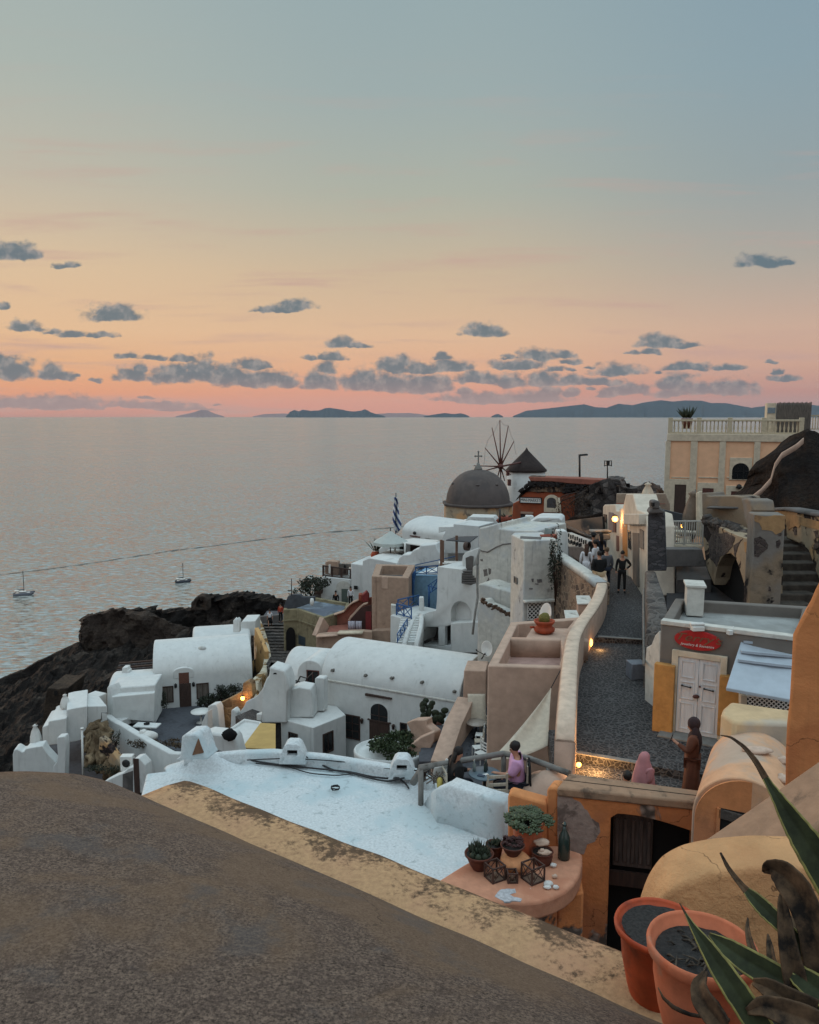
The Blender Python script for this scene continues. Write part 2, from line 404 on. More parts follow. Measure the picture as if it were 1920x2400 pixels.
class Wall:
 """vertical plane through a and b; u runs a->b, off is towards the camera"""
 def __init__(s,a,b):
  s.a = Vector((a[0],a[1],0)); d = Vector((b[0] - a[0],b[1] - a[1],0)); s.L = d.length; s.d = d.normalized()
  s.n = Vector((s.d.y,-s.d.x,0))
  if s.n.dot(-s.a) < 0: s.n = -s.n
 def pt(s,u,z,off=0.0): q_ = s.a + s.d * u + s.n * off; return Vector((q_.x,q_.y,z))
 def uz(s,p):
  r = ray(p); t = s.a.dot(s.n) / r.dot(s.n); q_ = r * t
  return (q_ - s.a).xy.dot(s.d.xy),q_.z
 def P(s,p,off=0.0): u,z = s.uz(p); return s.pt(u,z,off)
 def ext(s,mb,outline,o0,o1):
  n = len(outline); vs = [s.pt(u,z,o0) for u,z in outline] + [s.pt(u,z,o1) for u,z in outline]
  return mb.add(vs,[tuple(range(n)),tuple(range(2 * n - 1,n - 1,-1))] + [(i,i + n,(i + 1) % n + n,(i + 1) % n) for i in range(n)],False)
 def rect(s,p,q_,grow=0.0):
  (u0,z0),(u1,z1) = s.uz(p),s.uz(q_); u0,u1 = sorted((u0,u1)); z0,z1 = sorted((z0,z1))
  return [(u0 - grow,z0 - grow),(u1 + grow,z0 - grow),(u1 + grow,z1 + grow),(u0 - grow,z1 + grow)]
 @staticmethod
 def R(u0,u1,z0,z1): return [(u0,z0),(u1,z0),(u1,z1),(u0,z1)]
 @staticmethod
 def arch(u0,u1,z0,zs,zt,n=14):
  c = (u0 + u1) / 2; h = (u1 - u0) / 2
  return [(u0,z0),(u1,z0)] + [(c + h * cos(pi * i / n),zs + (zt - zs) * sin(pi * i / n)) for i in range(n + 1)]
def crop(x0,y0,s): return lambda x,y: (x0 + x / s,y0 + y / s)
A = crop(0,1350,2.464); B = crop(600,1350,2.875); Cc = crop(850,950,2.875); D = crop(1370,900,3.136); E = crop(1320,1350,2.875)
Fc = crop(1020,1750,3.45); G = crop(1320,1800,2.875); H = crop(1060,1200,5.75); I = crop(860,1200,5.75); J = crop(1330,1100,5.75); K = crop(0,1280,3.594); M = crop(0,0,.8984)
def frame_win(wl,parent,outline_r,glass,framem,name='window',fw=.07,depth=.05,bars=(1,1),sill=None):
 """window: frame proud of wall, dark pane inside, bars"""
 (u0,z0),(u1,_),(_,z1),_ = outline_r
 mb = MB()
 for r in (wl.R(u0 - fw,u0,z0 - fw,z1 + fw),wl.R(u1,u1 + fw,z0 - fw,z1 + fw),wl.R(u0,u1,z0 - fw,z0),wl.R(u0,u1,z1,z1 + fw)): wl.ext(mb,r,-.03,depth)
 for i in range(1,bars[0] + 1):
  u = u0 + (u1 - u0) * i / (bars[0] + 1); wl.ext(mb,wl.R(u - .018,u + .018,z0,z1),-.02,depth * .6)
 for i in range(1,bars[1] + 1):
  z = z0 + (z1 - z0) * i / (bars[1] + 1); wl.ext(mb,wl.R(u0,u1,z - .018,z + .018),-.02,depth * .55)
 f = mb.build(name,framem,parent)
 g = MB(); wl.ext(g,wl.R(u0,u1,z0,z1),-.04,.012); g.build('pane',glass,f)
 return f
# shared materials
WHITE = plaster('white_plaster',(206,208,206),(118,116,110),.4,.60,.74,.7,patch=((192,196,196),.3,.5),streak=.3,var=.05)
WHITE_OLD = plaster('worn_white_plaster',(202,200,192),(92,88,84),.8,.60,.70,1.3,patch=((176,180,182),.4,.8),streak=.4,bmp=.4)
WHITE_NEAR = plaster('limewashed_roof',(208,214,216),(124,136,138),.5,.54,.70,6.5,bmp=.45,bscale=9,patch=((182,196,200),.6,.9),bd=.04)
BEIGE = plaster('beige_pink_plaster',(188,160,142),(120,104,94),.4,.58,.76,.8,streak=.2)
TAN = plaster('tan_plaster',(168,142,124),(96,80,70),.6,.55,.72,1.0,streak=.35)
OLIVE = plaster('olive_plaster',(140,130,104),(66,62,52),.8,.5,.7,1.0,streak=.5)
ROSE = plaster('rose_plaster',(146,92,78),(84,54,46),.6,.52,.7,1.0,streak=.3)
GREYP = plaster('grey_plaster',(104,100,98),(62,60,58),.7,.5,.68,.9,streak=.3,bmp=.4)
CONC = plaster('grey_concrete',(128,126,122),(70,68,64),.7,.5,.7,1.4,bmp=.4)
BEIGE_L = plaster('pale_beige_coping',(208,186,166),(140,124,112),.5,.54,.7,1.5)
PEACH = plaster('peach_render',(232,184,148),(170,120,96),.35,.58,.76,.6,var=.06)
CREAM = plaster('cream_trim',(206,192,170),(140,122,100),.4,.58,.76,1.2)
ORANGE = plaster('orange_render',(208,138,88),(120,78,52),.5,.58,.74,1.0,patch=((186,116,74),.7,.8),streak=.3,bmp=.5,crack=1.3)
ORANGE_P = plaster('flaking_orange_render',(208,138,90),(110,78,58),.5,.56,.72,1.4,patch=((186,126,90),.7,.8),streak=.2,bmp=.4)
OCHRE = plaster('ochre_render',(206,156,110),(142,98,60),.5,.56,.76,1.6,patch=((190,140,98),1.2,.7),bmp=.8,bscale=22,crack=1.8,streak=.3)
PEACHY = plaster('pale_orange_render',(214,166,130),(170,150,132),.6,.52,.68,1.0,patch=((176,160,146),.9,.8),bmp=.4)
CAPST = plaster('lichen_coping',(160,128,104),(66,58,52),.75,.5,.66,2.2,bmp=.4,patch=((140,118,98),1.2,.6))
RUINP = plaster('weathered_ochre_ruin',(158,142,120),(70,62,56),.8,.5,.64,.9,peel=((66,52,50),.8,.50),patch=((188,148,104),.5,.9),bmp=.6)
RUING = plaster('grey_ruin_render',(124,118,112),(58,54,50),.8,.52,.68,.8,peel=((60,52,52),.8,.60),patch=((150,124,92),.35,.5),bmp=.6)
MASON = stones('lava_masonry',(66,52,46),(170,142,118),(146,126,106),3.2,.10,.9,(1,1,1.3))
RUBBLE = stones('dark_rubble',(40,36,35),(98,90,84),(58,52,48),2.4,.08,1.0,(1,1,1.3))
COBBLE = stones('cobblestones',(20,20,24),(54,51,52),(80,78,78),9.5,.12,.7,(1,1,1),dist=.03)
DARKSTONE = stones('grey_stonework',(54,54,58),(90,88,92),(46,46,48),4,.07,.6,(1,1,2.2))
PAVE = plaster('grey_paving',(80,82,88),(58,58,62),.7,.5,.66,1.5,bmp=.4)
ROCK = rockm('volcanic_rock',(38,34,33),(56,50,47),(104,94,86),.12,1.0,1.4)
ROCK_N = rockm('dark_rock_mound',(44,38,37),(74,58,48),(60,54,50),.6,1.0,.7)
TERRA = simple('terracotta',(176,92,62),.8,var=.25,scale=6,bmp=.2)
TERRA_R = simple('red_terracotta',(170,72,40),.75,var=.3,scale=4,bmp=.2)
TERRA_D = simple('dark_terracotta',(104,56,42),.8,var=.3,scale=8)
SOIL = simple('potting_soil',(58,54,52),.95,var=.5,scale=60,bmp=.8)
GLASS = simple('dark_glass',(34,36,38),.12,var=.1,bmp=0,spec=.6)
DARK = simple('dark_interior',(22,20,20),.9,var=.2)
BROWN = wood('dark_brown_wood',(70,50,42),(44,32,28))
REDWOOD = wood('maroon_wood',(96,52,44),(62,34,30))
GREYW = wood('weathered_grey_wood',(112,104,96),(70,64,60))
PALEW = wood('pale_wood',(186,176,160),(150,140,124))
DOORW = wood('grey_white_door_paint',(206,208,210),(182,184,188),along=(1,1,.1),rough=.6)
BLUE = simple('blue_paint',(46,92,146),.5,var=.2)
BLUEWALL = plaster('pale_blue_plaster',(128,164,190),(100,130,150),.4)
IRON = simple('black_iron',(28,28,30),.5,var=.2)
STEEL = simple('galvanised_steel',(150,152,154),.4,.6,var=.15)
WHITEP = simple('white_paint',(214,214,210),.5,var=.06)
CANVAS = simple('cream_canvas',(198,186,168),.9,var=.1)
CANVASD = simple('grey_canvas',(70,72,76),.9,var=.15)
RED = simple('red_sign_paint',(178,34,36),.5,var=.15)
REDPOT = simple('red_brown_paint',(148,72,52),.7,var=.2)
BLACK = simple('black_cloth',(20,20,22),.9,var=.3)
GREEN = simple('succulent_green',(74,92,62),.6,var=.4,scale=20)
GREEND = simple('dark_leaf',(50,60,42),.7,var=.4,scale=10)
SKIN = simple('skin',(176,128,104),.6,var=.08,bmp=0)
HAIR = simple('dark_hair',(30,24,22),.7,var=.3,scale=60)
# sea
def sea_mat():
 m,q,b,c = mat_new('sea_water')
 b.inputs['Base Color'].default_value = rgb(116,118,114)
 b.inputs['Roughness'].default_value = .22; b.inputs['IOR'].default_value = 2.8
 b.inputs['Specular IOR Level'].default_value = .5
 n1 = q.noise(q.vec('MULTIPLY',c,(.55,1.5,1)),.16,4,.6,.3)
 n2 = q.noise(q.vec('MULTIPLY',c,(.7,1.5,1)),.45,4,.65)
 n3 = q.noise(c,.0035,4,.6,1.0)
 h = q.math('ADD',q.math('MULTIPLY',n1,3.0),q.math('MULTIPLY',n2,1.1))
 w1 = q.n('ShaderNodeTexNoise'); q.put(w1.inputs['Vector'],q.vec('MULTIPLY',c,(.30,.75,1))); w1.inputs['Scale'].default_value = .55; w1.inputs['Detail'].default_value = 3; w1.inputs['Roughness'].default_value = .6
 w2 = q.n('ShaderNodeTexNoise'); q.put(w2.inputs['Vector'],q.vec('MULTIPLY',c,(.5,1,1))); w2.inputs['Scale'].default_value = .06; w2.inputs['Detail'].default_value = 3
 pv = q.vec('ADD',q.vec('MULTIPLY',q.vec('SUBTRACT',w1.outputs[1],(.5,.5,.5)),(.8,2.5,0)),q.vec('MULTIPLY',q.vec('SUBTRACT',w2.outputs[1],(.5,.5,.5)),(.15,.35,0)))
 q.put(b.inputs['Normal'],q.vec('NORMALIZE',q.vec('ADD',pv,(0,-.07,1))))
 q.put(b.inputs['Roughness'],q.mr(n3,.3,.7,.10,.22))
 return m
SEAM = sea_mat()
mb = MB(); nseg = 128; radii = [20,60,150,300,600,1200,2500,5000,10000,20000,50000,86000]
prev = None
rows = [[Vector((r * cos(2 * pi * k / nseg),200 + r * sin(2 * pi * k / nseg) if r < 30000 else r * sin(2 * pi * k / nseg),SEA)) for k in range(nseg)] for r in radii]
mb.loft(rows,True,False,False); mb.f.append(list(range(nseg))); mb.mi.append(0); mb.sm.append(False)
struct(mb.build('sea',SEAM))
# wake of a passed ferry
wk = simple('wake_water',(70,78,80),.6,bmp=.3,var=.3,scale=.05)
mb = MB(); pts = []
wp = [(-60,1357),(0,1347),(120,1333),(220,1319),(330,1302),(400,1291),(480,1282),(600,1266),(760,1248),(900,1238),(960,1233)]
l,r = [],[]
for i in range(121):
 t = i / 120 * (len(wp) - 1); k = min(int(t),len(wp) - 2); f_ = t - k
 p = (wp[k][0] * (1 - f_) + wp[k + 1][0] * f_,wp[k][1] * (1 - f_) + wp[k + 1][1] * f_)
 g = atZ(p,SEA + .06); g2 = atZ((p[0],p[1] + 1),SEA)
 ww = max(.02,.9 + 2.2 * noise.noise(Vector((i * .35,0,0)))) * g.y / 500
 l.append(g + Vector((0,ww * 1.6,0))); r.append(g - Vector((0,ww * 1.6,0)))
mb.loft([l,r],False,False,False); struct(mb.build('water_wake',wk))
# far islands
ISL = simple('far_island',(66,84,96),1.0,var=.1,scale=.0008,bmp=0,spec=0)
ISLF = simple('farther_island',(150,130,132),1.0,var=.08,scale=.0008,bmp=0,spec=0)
def island(prof,Y,m,depth):
 mb = MB(); n = len(prof); base = SEA - 20
 P_ = []
 fine = []
 for i in range(n - 1):
  for k in range(6):
   t = k / 6; x = prof[i][0] * (1 - t) + prof[i + 1][0] * t; y = prof[i][1] * (1 - t) + prof[i + 1][1] * t
   y -= .8 * noise.noise(Vector((x * .12,Y * .01,3))) * (1 if 0 < i < n - 2 else 0); fine.append((x,y))
 fine.append(prof[-1])
 rows = []
 for t,zf in ((-1,0),(-.6,.35),(-.3,.75),(0,1.0),(.4,.7),(1,0)):
  row = []
  for j,p in enumerate(fine):
   g = atY(p,Y); z = base + (max(g.z,SEA) - base) * zf
   jit = 1 + .25 * noise.noise(Vector((j * .4,t * 3,1)))
   row.append(Vector((g.x * (1 + t * depth / Y * 1.0),Y + t * depth * jit,z if zf < 1 else max(g.z,base))))
  rows.append(row)
 mb.loft(rows,False,False,True)
 return struct(mb.build('distant_island',m))
def s1p(x,y): return (x / 1.797,560 + y / 1.797)
def s2p(x,y): return (960 + x / 1.797,560 + y / 1.797)
HZ = 745
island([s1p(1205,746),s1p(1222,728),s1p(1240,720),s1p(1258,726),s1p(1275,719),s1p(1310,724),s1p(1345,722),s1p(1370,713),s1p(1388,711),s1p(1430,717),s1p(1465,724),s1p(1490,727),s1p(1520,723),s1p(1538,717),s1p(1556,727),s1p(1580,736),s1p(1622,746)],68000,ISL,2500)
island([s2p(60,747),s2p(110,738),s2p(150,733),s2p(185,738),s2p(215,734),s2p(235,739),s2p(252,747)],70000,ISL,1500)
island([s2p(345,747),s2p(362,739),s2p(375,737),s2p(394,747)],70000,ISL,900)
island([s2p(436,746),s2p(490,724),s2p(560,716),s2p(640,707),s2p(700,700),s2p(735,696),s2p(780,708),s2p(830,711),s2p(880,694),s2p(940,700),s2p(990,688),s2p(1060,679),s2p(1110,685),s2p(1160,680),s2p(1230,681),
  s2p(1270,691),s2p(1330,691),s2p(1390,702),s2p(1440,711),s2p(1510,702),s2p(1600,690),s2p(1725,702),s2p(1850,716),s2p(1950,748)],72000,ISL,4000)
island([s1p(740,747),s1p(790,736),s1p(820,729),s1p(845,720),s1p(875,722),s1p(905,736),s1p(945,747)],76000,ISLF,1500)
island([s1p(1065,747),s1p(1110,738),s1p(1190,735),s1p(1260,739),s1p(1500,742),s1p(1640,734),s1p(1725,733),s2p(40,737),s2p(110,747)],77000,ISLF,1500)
# terrain
def lerp_prof(pr,x):
 if x <= pr[0][0]: return pr[0][1]
 for i in range(len(pr) - 1):
  if x <= pr[i + 1][0]:
   t = (x - pr[i][0]) / (pr[i + 1][0] - pr[i][0]); t = t
   return pr[i][1] * (1 - t) + pr[i + 1][1] * t
 return pr[-1][1]
RW = [(48,[(-500,1860),(300,1830),(900,1790)]),(60,[(-500,1840),(0,1760),(150,1740),(300,1700),(500,1610),(760,1560)]),
 (76,[(-500,1790),(0,1700),(120,1670),(250,1610),(450,1510),(620,1490),(760,1470)]),
 (92,[(-500,1740),(0,1640),(90,1600),(200,1560),(340,1535),(450,1505),(640,1480),(760,1470)]),
 (108,[(-500,1690),(0,1588),(60,1562),(90,1543),(180,1503),(200,1515),(340,1490),(450,1470),(560,1450),(640,1445),(760,1440)])]
mb = MB(); rows = []; NX = 330
xs = [-500 + 1400 * i / NX for i in range(NX + 1)]
ROWS = []
for k in range(len(RW) - 1):
 for s_ in range(24 if k < len(RW) - 2 else 25):
  t = s_ / 24; row = []
  Y = RW[k][0] * (1 - t) + RW[k + 1][0] * t
  for x in xs:
   z0 = atY((x,lerp_prof(RW[k][1],x)),RW[k][0]); z1 = atY((x,lerp_prof(RW[k + 1][1],x)),RW[k + 1][0])
   p = z0 * (1 - t) + z1 * t
   nz = noise.fractal(p * .11,1.0,2.1,5) * 1.5 + (.5 - abs(noise.noise(p * .22))) * 2.2 + (.4 - abs(noise.noise(p * .7))) * 1.1 + noise.fractal(p * 1.6,1,2,3) * .3 - .9
   edge = 1.0
   if k == len(RW) - 2 and s_ >= 23: edge = .3
   row.append(p + Vector((nz * .4,0,(nz - .7) * edge)))
  ROWS.append(row)
last = ROWS[-1]
for dY,dzz in ((4,-3),(14,-16),(30,-45),(55,-95)):
 ROWS.append([Vector((p.x * (1 + dY / 300),p.y + dY + 3 * noise.noise(p * .2),max(SEA - 2,p.z + dzz + 3 * noise.noise(p * .15)))) for p in last])
mb.loft(ROWS,False,False,False)
struct(mb.build('rocky_headland',ROCK))
# hillside under the village
ctrl = [(-8,-6,-7.6),(8,-6,-7.0),(0,4,-9.5),(-6,8,-11),(8,8,-9.6),(12,18,-7.9),(9,14,-8.5),(3,14,-11.5),(-4,17,-14),(-10,22,-19),(3,24,-16.5),(8,26,-8.0),(16,30,-7.8),(8,42,-8.4),(18,50,-9.2),(14,60,-9.5),(30,60,-9.5),
  (0,36,-18.6),(3.4,44,-20),(4.2,40,-20),(2.4,48,-20),(4.5,36,-18),(4.6,47,-19),(-8,38,-20),(-14,42,-21.4),(-24,44,-26),(-40,50,-34),(-12,52,-21),(-6,60,-19.5),(-22,64,-24),(0,52,-17.8),(2,62,-17),(0,80,-16),(-8,80,-20),(4,95,-13.5),(14,90,-12),(12,110,-14),(-4,104,-20),(-12,120,-30),
  (30,100,-13),(40,20,-7),(50,60,-9),(8,130,-22),(20,140,-30),(40,140,-30),(-40,10,-30),(-30,25,-28)]
def terr(x,y):
 a = b = 0
 for cx,cy,cz in ctrl:
  d = ((x - cx) ** 2 + (y - cy) ** 2 + 4) ** -1.6; a += d * cz; b += d
 z = a / b; xb = -14 + (y - 60) * .26
 if y > 52: z -= max(0,xb - x) * 2.6 * min(1,(y - 52) / 12)
 return z - max(0,y - 112) * 3
mb = MB(); rows = []
for j in range(81):
 y = -8 + j * 1.95
 rows.append([Vector((x,y,terr(x,y) + noise.fractal(Vector((x * .4,y * .4,0)),1,2,4) * .25)) for x in [-42 + i * 1.3 for i in range(81)]])
mb.loft(rows,False,False,False)
struct(mb.build('hillside',ROCK))
# helpers for houses
def house(name,label,px,Y,cat='house',group=None):
 return thing(name,label,cat,atY(px,Y),group)
def fblock(parent,name,outline,Ys,depth,mat,bevel=.06,label=None,mi=None):
 """solid whose front face has the given outline on the plane between left px at Ys[0] and right px at Ys[1]"""
 xl = min(outline,key=lambda p: p[0]); xr = max(outline,key=lambda p: p[0])
 wl = Wall(atY(xl,Ys[0]),atY(xr,Ys[1])); mb = MB()
 wl.ext(mb,[wl.uz(p) for p in outline],0,-depth)
 o = mb.build(name,mat,parent,bevel)
 if label: o['label'] = label
 return o,wl
def rblock(parent,name,roof,zb,mat,par=None,bevel=.06,floor=None):
 """roof: list of (px tuple, z)"""
 mb = MB(); blockmb(mb,[atZ(p,z) for p,z in roof],zb,par,1 if floor else None)
 return mb.build(name,[mat,floor] if floor else mat,parent,bevel)
def dark_open(parent,wl,outline,name='doorway',m=None,off=.01):
 mb = MB(); wl.ext(mb,outline,off,-.05); return mb.build(name,m or DARK,parent)
def door(parent,wl,outline,m,fm=None,panels=0,name='door'):
 (u0,z0),(u1,_),(_,z1),_ = outline
 mb = MB(); wl.ext(mb,outline,.03,-.02)
 if panels:
  for k in range(panels):
   a = u0 + (u1 - u0) * k / panels; b = u0 + (u1 - u0) * (k + 1) / panels
   for (c,d_) in ((.06,.46),(.52,.94)): wl.ext(mb,wl.R(a + (b - a) * .18,b - (b - a) * .18,z0 + (z1 - z0) * c,z0 + (z1 - z0) * d_),.045,.02)
 o = mb.build(name,m,parent,.008,1)
 if fm:
  mb = MB(); w_ = .09
  for r in (wl.R(u0 - w_,u0,z0,z1 + w_),wl.R(u1,u1 + w_,z0,z1 + w_),wl.R(u0,u1,z1,z1 + w_)): wl.ext(mb,r,.06,-.03)
  mb.build('door_frame',fm,o,.01,1)
 return o
# foreground roof and ledge
def roof_mat():
 m,q,b,c = mat_new('gritty_roof_screed')
 n0 = q.noise(c,1.1,4,.6,.5); n1 = q.noise(c,75,7,.8); n2 = q.noise(c,15,8,.8); v = q.voro(c,150).outputs[0]
 col = q.mix(q.mr(n1,.38,.64),rgb(45,38,36),rgb(152,131,116))
 col = q.mix(q.mr(n2,.42,.66,0,.7,True),col,rgb(78,66,61))
 col = q.mix(q.mr(n0,.46,.62,0,.5,True),col,rgb(126,102,80))
 col = q.mix(q.mr(q.noise(c,2.3,5,.6),.55,.68,0,.5,True),col,rgb(92,90,90))
 cw = q.vec('ADD',c,q.vec('MULTIPLY',q.comb(q.noise(c,3,5),q.noise(c,3.7,5),0.0),(.6,.6,.6)))
 ce = q.math('MULTIPLY',q.mr(q.voro(cw,.9,'DISTANCE_TO_EDGE').outputs[0],.008,.002),q.mr(q.noise(c,.8,3),.48,.54))
 col = q.mix(q.math('MULTIPLY',ce,.35),col,rgb(36,32,30))
 col = q.mix(q.mr(v,.25,.05,0,.7),col,rgb(44,38,36))
 q.put(b.inputs['Base Color'],col); b.inputs['Roughness'].default_value = .95; b.inputs['Specular IOR Level'].default_value = .2
 bump(q,b,q.math('ADD',q.math('MULTIPLY',n1,1.0),q.math('MULTIPLY',q.noise(c,90,3,.7),.8)),.9,.012); return m
def ledge_mat():
 m,q,b,c = mat_new('lichened_sand_ledge')
 n1 = q.noise(c,3.2,8,.68,.5); n2 = q.noise(c,30,6,.7)
 s = q.n('ShaderNodeSeparateXYZ'); q.put(s.inputs[0],c)
 # distance across the ledge (outer side is the weathered one)
 ac = q.math('ADD',q.math('MULTIPLY',s.outputs[0],.573),q.math('MULTIPLY',s.outputs[1],.82))
 col = q.mix(q.mr(n2,.35,.7),rgb(194,156,118),rgb(160,126,96))
 col = q.mix(q.mr(q.noise(c,1.6,4,.6),.45,.65,0,.7,True),col,rgb(184,142,112))
 li = q.math('ADD',q.math('ADD',q.mr(n1,.3,.7,-.42,.42),q.math('MULTIPLY',q.math('SUBTRACT',n2,.5),1.3)),q.mr(ac,1.64,1.97,-.22,.2))
 col = q.mix(q.mr(li,-.10,.30,0,.85,True),col,rgb(66,54,44))
 q.put(b.inputs['Base Color'],col); b.inputs['Roughness'].default_value = .93; b.inputs['Specular IOR Level'].default_value = .2
 bump(q,b,q.math('ADD',n2,q.math('MULTIPLY',n1,1.5)),.8,.015); return m
LZ = -2.65
o_far = atZ((445,1825),LZ); i_far = atZ((334,1865),LZ); o_near = atZ((1466,2224),LZ); i_near = atZ((1535,2388),LZ)
ad = (i_near - i_far).normalized(); bd_ = Vector((ad.y,-ad.x,0)); bd_ = bd_ if bd_.dot(-i_far) > 0 else -bd_
near_house = thing('foreground_house','nearest house with gritty grey vaulted roof and lichened sandy ledge','house',(0,2,-3))
mb = MB()
ln = []
NA = 60; ends = (i_far,i_near + ad * 2.2); oends = (o_far,o_near + ad * 2.2)
for i in range(NA + 1):
 t = i / NA
 a_ = ends[0].lerp(ends[1],t); o_ = oends[0].lerp(oends[1],t)
 w1 = noise.noise(Vector((t * 9,1,0))) * .018; w2 = noise.noise(Vector((t * 14,5,0))) * .02
 o2 = o_ - bd_ * w2; z1 = noise.noise(Vector((t * 11,9,2))) * .012
 ln.append([Vector((a_.x,a_.y,LZ - .5)) + bd_ * .3,a_ + bd_ * .15 + Vector((0,0,.0)),a_ + Vector((0,0,.004 + z1)),a_.lerp(o2,.5) + Vector((0,0,.012 + z1)),a_.lerp(o2,.88) + Vector((0,0,z1 * 1.5)),o2 + Vector((0,0,-.02)),o2 + Vector((0,0,-.12)) ,Vector((o2.x,o2.y,-10))])
mb.loft(ln,False,False,True)
s0 = ln[0]; b0 = len(mb.v); mb.add(s0 + [Vector((s0[0].x,s0[0].y,-10))],[tuple(range(len(s0) + 1))],False)
mb.build('parapet_ledge',ledge_mat(),near_house)
hp = [(-.02,-.25),(0,0),(.25,.2),(.5,.35),(.8,.485),(1.1,.59),(1.6,.69),(2.3,.75),(3.4,.69),(4.4,.4),(5.2,-.2)]
mb = MB(); rows = []
for i in range(71):
 s_ = -.0 + 6.6 * i / 70; row = []
 for k in range(47):
  t = 5.2 * (k / 46) ** 1.15
  h = lerp_prof(hp,t) * .5 + .5 * (lerp_prof(hp,max(0,t - .06)) + lerp_prof(hp,min(5.2,t + .06))) / 2
  if k == 0: h = -.06
  p = i_far + ad * s_ + bd_ * t
  row.append(Vector((p.x,p.y,LZ + h + .012 * noise.noise(p * 2.5) * (1 if k > 0 else 0))))
 rows.append(row)
mb.loft(rows,False,False,True)
mb.add(rows[0] + [Vector((rows[0][-1].x,rows[0][-1].y,-10)),Vector((rows[0][0].x,rows[0][0].y,-10))],[tuple(range(49))],False)
mb.build('vaulted_roof',roof_mat(),near_house)
# ochre wall, grey stair coping, orange gable wall at the right
def loose(name,label,cat,mb,mats,bevel=.03,group=None,disp=None):
 o = mb.build(name,mats,None,bevel,disp=disp); return tag(o,label,cat,group)
mb = MB(); path = []
for X,Yc,z in ((1.17,3.80,-2.72),(1.20,3.82,-2.56),(1.27,3.85,-2.42),(1.36,3.87,-2.33),(1.48,3.88,-2.275),(1.65,3.89,-2.25),(1.9,3.9,-2.245),(2.2,3.9,-2.25),(2.8,3.88,-2.27)):
 path.append((X,Yc,z))
rows = []; ths = [.03,.07,.11,.14,.155,.16,.16,.16,.16]
pp = [(Vector(path[i]).lerp(Vector(path[i + 1]),k / 5),ths[i] + (ths[i + 1] - ths[i]) * k / 5) for i in range(8) for k in range(5)] + [(Vector(path[8]),.16)]
for _ in range(5): pp = [pp[0]] + [((pp[i - 1][0] + pp[i][0] * 2 + pp[i + 1][0]) / 4,pp[i][1]) for i in range(1,len(pp) - 1)] + [pp[-1]]
for i,(p_,th) in enumerate(pp):
 X,Yc,z = p_; z += .008 * noise.noise(p_ * 5); row = []
 for a_ in range(13):
  t = pi * a_ / 12; row.append(Vector((X,Yc - th * cos(t) * 1.0,z - .05 + .05 * sin(t) ** .5)))
 row = [Vector((X,Yc - th - .03,-3.4))] + [Vector((X,Yc - th - .02,z - .3))] + row + [Vector((X,Yc + th + .03,-3.4))]
 rows.append(row)
mb.loft(rows,False,True,True)
tag(mb.build('garden_wall',OCHRE,None),'thick rounded ochre wall directly behind the terracotta pots','wall')
stair_wall = thing('stair_parapet','sloping grey coped stair wall rising to the right behind the ochre wall','wall',atY((1750,1950),5.2))
pl = [(1560,2025),(1980,1762),(2060,1762),(2060,2200),(1560,2200)]
fblock(stair_wall,'wall',[(1640,2165),(1835,2030),(2060,1875),(2060,2300),(1640,2300)],(5.24,5.24),.4,OCHRE,.02)
fblock(stair_wall,'coping',[(1700,2082),(1835,1992),(2060,1836),(2060,1880),(1835,2035),(1700,2135)],(5.2,5.2),.58,CAPST,.04)
gw = thing('gable_wall','tall orange wall with slanted shoulder at the right edge of the view','wall',atY((1880,1700),7.6))
fblock(gw,'wall',[(1911,1383),(1894,1423),(1872,1460),(1858,1489),(1855,1560),(1850,1646),(1844,1698),(1841,1770),(1838,2080),(2150,2100),(2150,1250),(1960,1290)],(7.6,7.0),.7,[ORANGE][0],.035)
# pots
def pot_mb(c,r,h,base=.66,lip=.12,wall=.09,n=40,soil=.14,lipw=1.0):
 mb = MB(); z = c[2]
 lr = r * lipw
 prof = [(0.001,0),(r * base * .97,0),(r * base,.01),(r * (base + (1 - base) * .35),h * .30),(r * (base + (1 - base) * .62),h * .62),(r * .86,h * (1 - lip) - .01),(r * .93,h * (1 - lip)),(lr * .985,h * (1 - lip) + .01),(lr,h * .97),(lr * .98,h),(lr * (1 - wall * .6),h),(lr * (1 - wall),h * .98),(r * (1 - wall * 1.5),h * (1 - lip)),(r * .80,h * (1 - soil) - .0),(0.001,h * (1 - soil) - .0)]
 mb.lathe([(a,b) for a,b in prof],c,n)
 return mb
def soil_mb(c,r,h,soil=.14,seed=0):
 mb = MB(); rows = []
 for i in range(9):
  rr = r * .83 * i / 8
  rows.append([Vector((c[0] + rr * cos(2 * pi * k / 28),c[1] + rr * sin(2 * pi * k / 28),c[2] + h * (1 - soil) + .006 + r * .05 * noise.noise(Vector((rr * 30,k * .9,seed))))) for k in range(28)])
 mb.loft(rows,True,False,True); return mb
def pot(name,label,c,r,h,mat,seed=0,group=None,cat='plant pot',**k):
 t = thing(name,label,cat,c,group)
 pot_mb(c,r,h,**k).build('pot',mat,t,smooth=True)
 soil_mb(c,r,h,k.get('soil',.14),seed).build('soil',SOIL,t)
 return t
TPOT = plaster('fired_clay_pot',(200,116,84),(160,122,102),.8,.5,.68,4,bmp=.15,patch=((188,96,64),4,.8))
TPOT2 = plaster('glazed_orange_pot',(182,78,44),(100,48,36),.7,.5,.7,5,bmp=.1,rough=.55,patch=((150,60,34),4,.8))
pA = pot('flower_pot','pinkish terracotta pot with bare soil and wide lip, nearest on the ledge',(1.12,2.80,-2.385),.205,.385,TPOT,1,base=.62,lip=.14)
pB = pot('flower_pot','tall dark orange glazed pot of grey soil behind the pinkish one',(1.145,3.35,-2.74),.205,.44,TPOT2,2,base=.5,lip=.09,soil=.06)
pC = pot('flower_pot','half hidden terracotta pot holding the agave at the lower right corner',(1.36,2.30,-2.33),.235,.36,TPOT,3,base=.66,soil=.08)
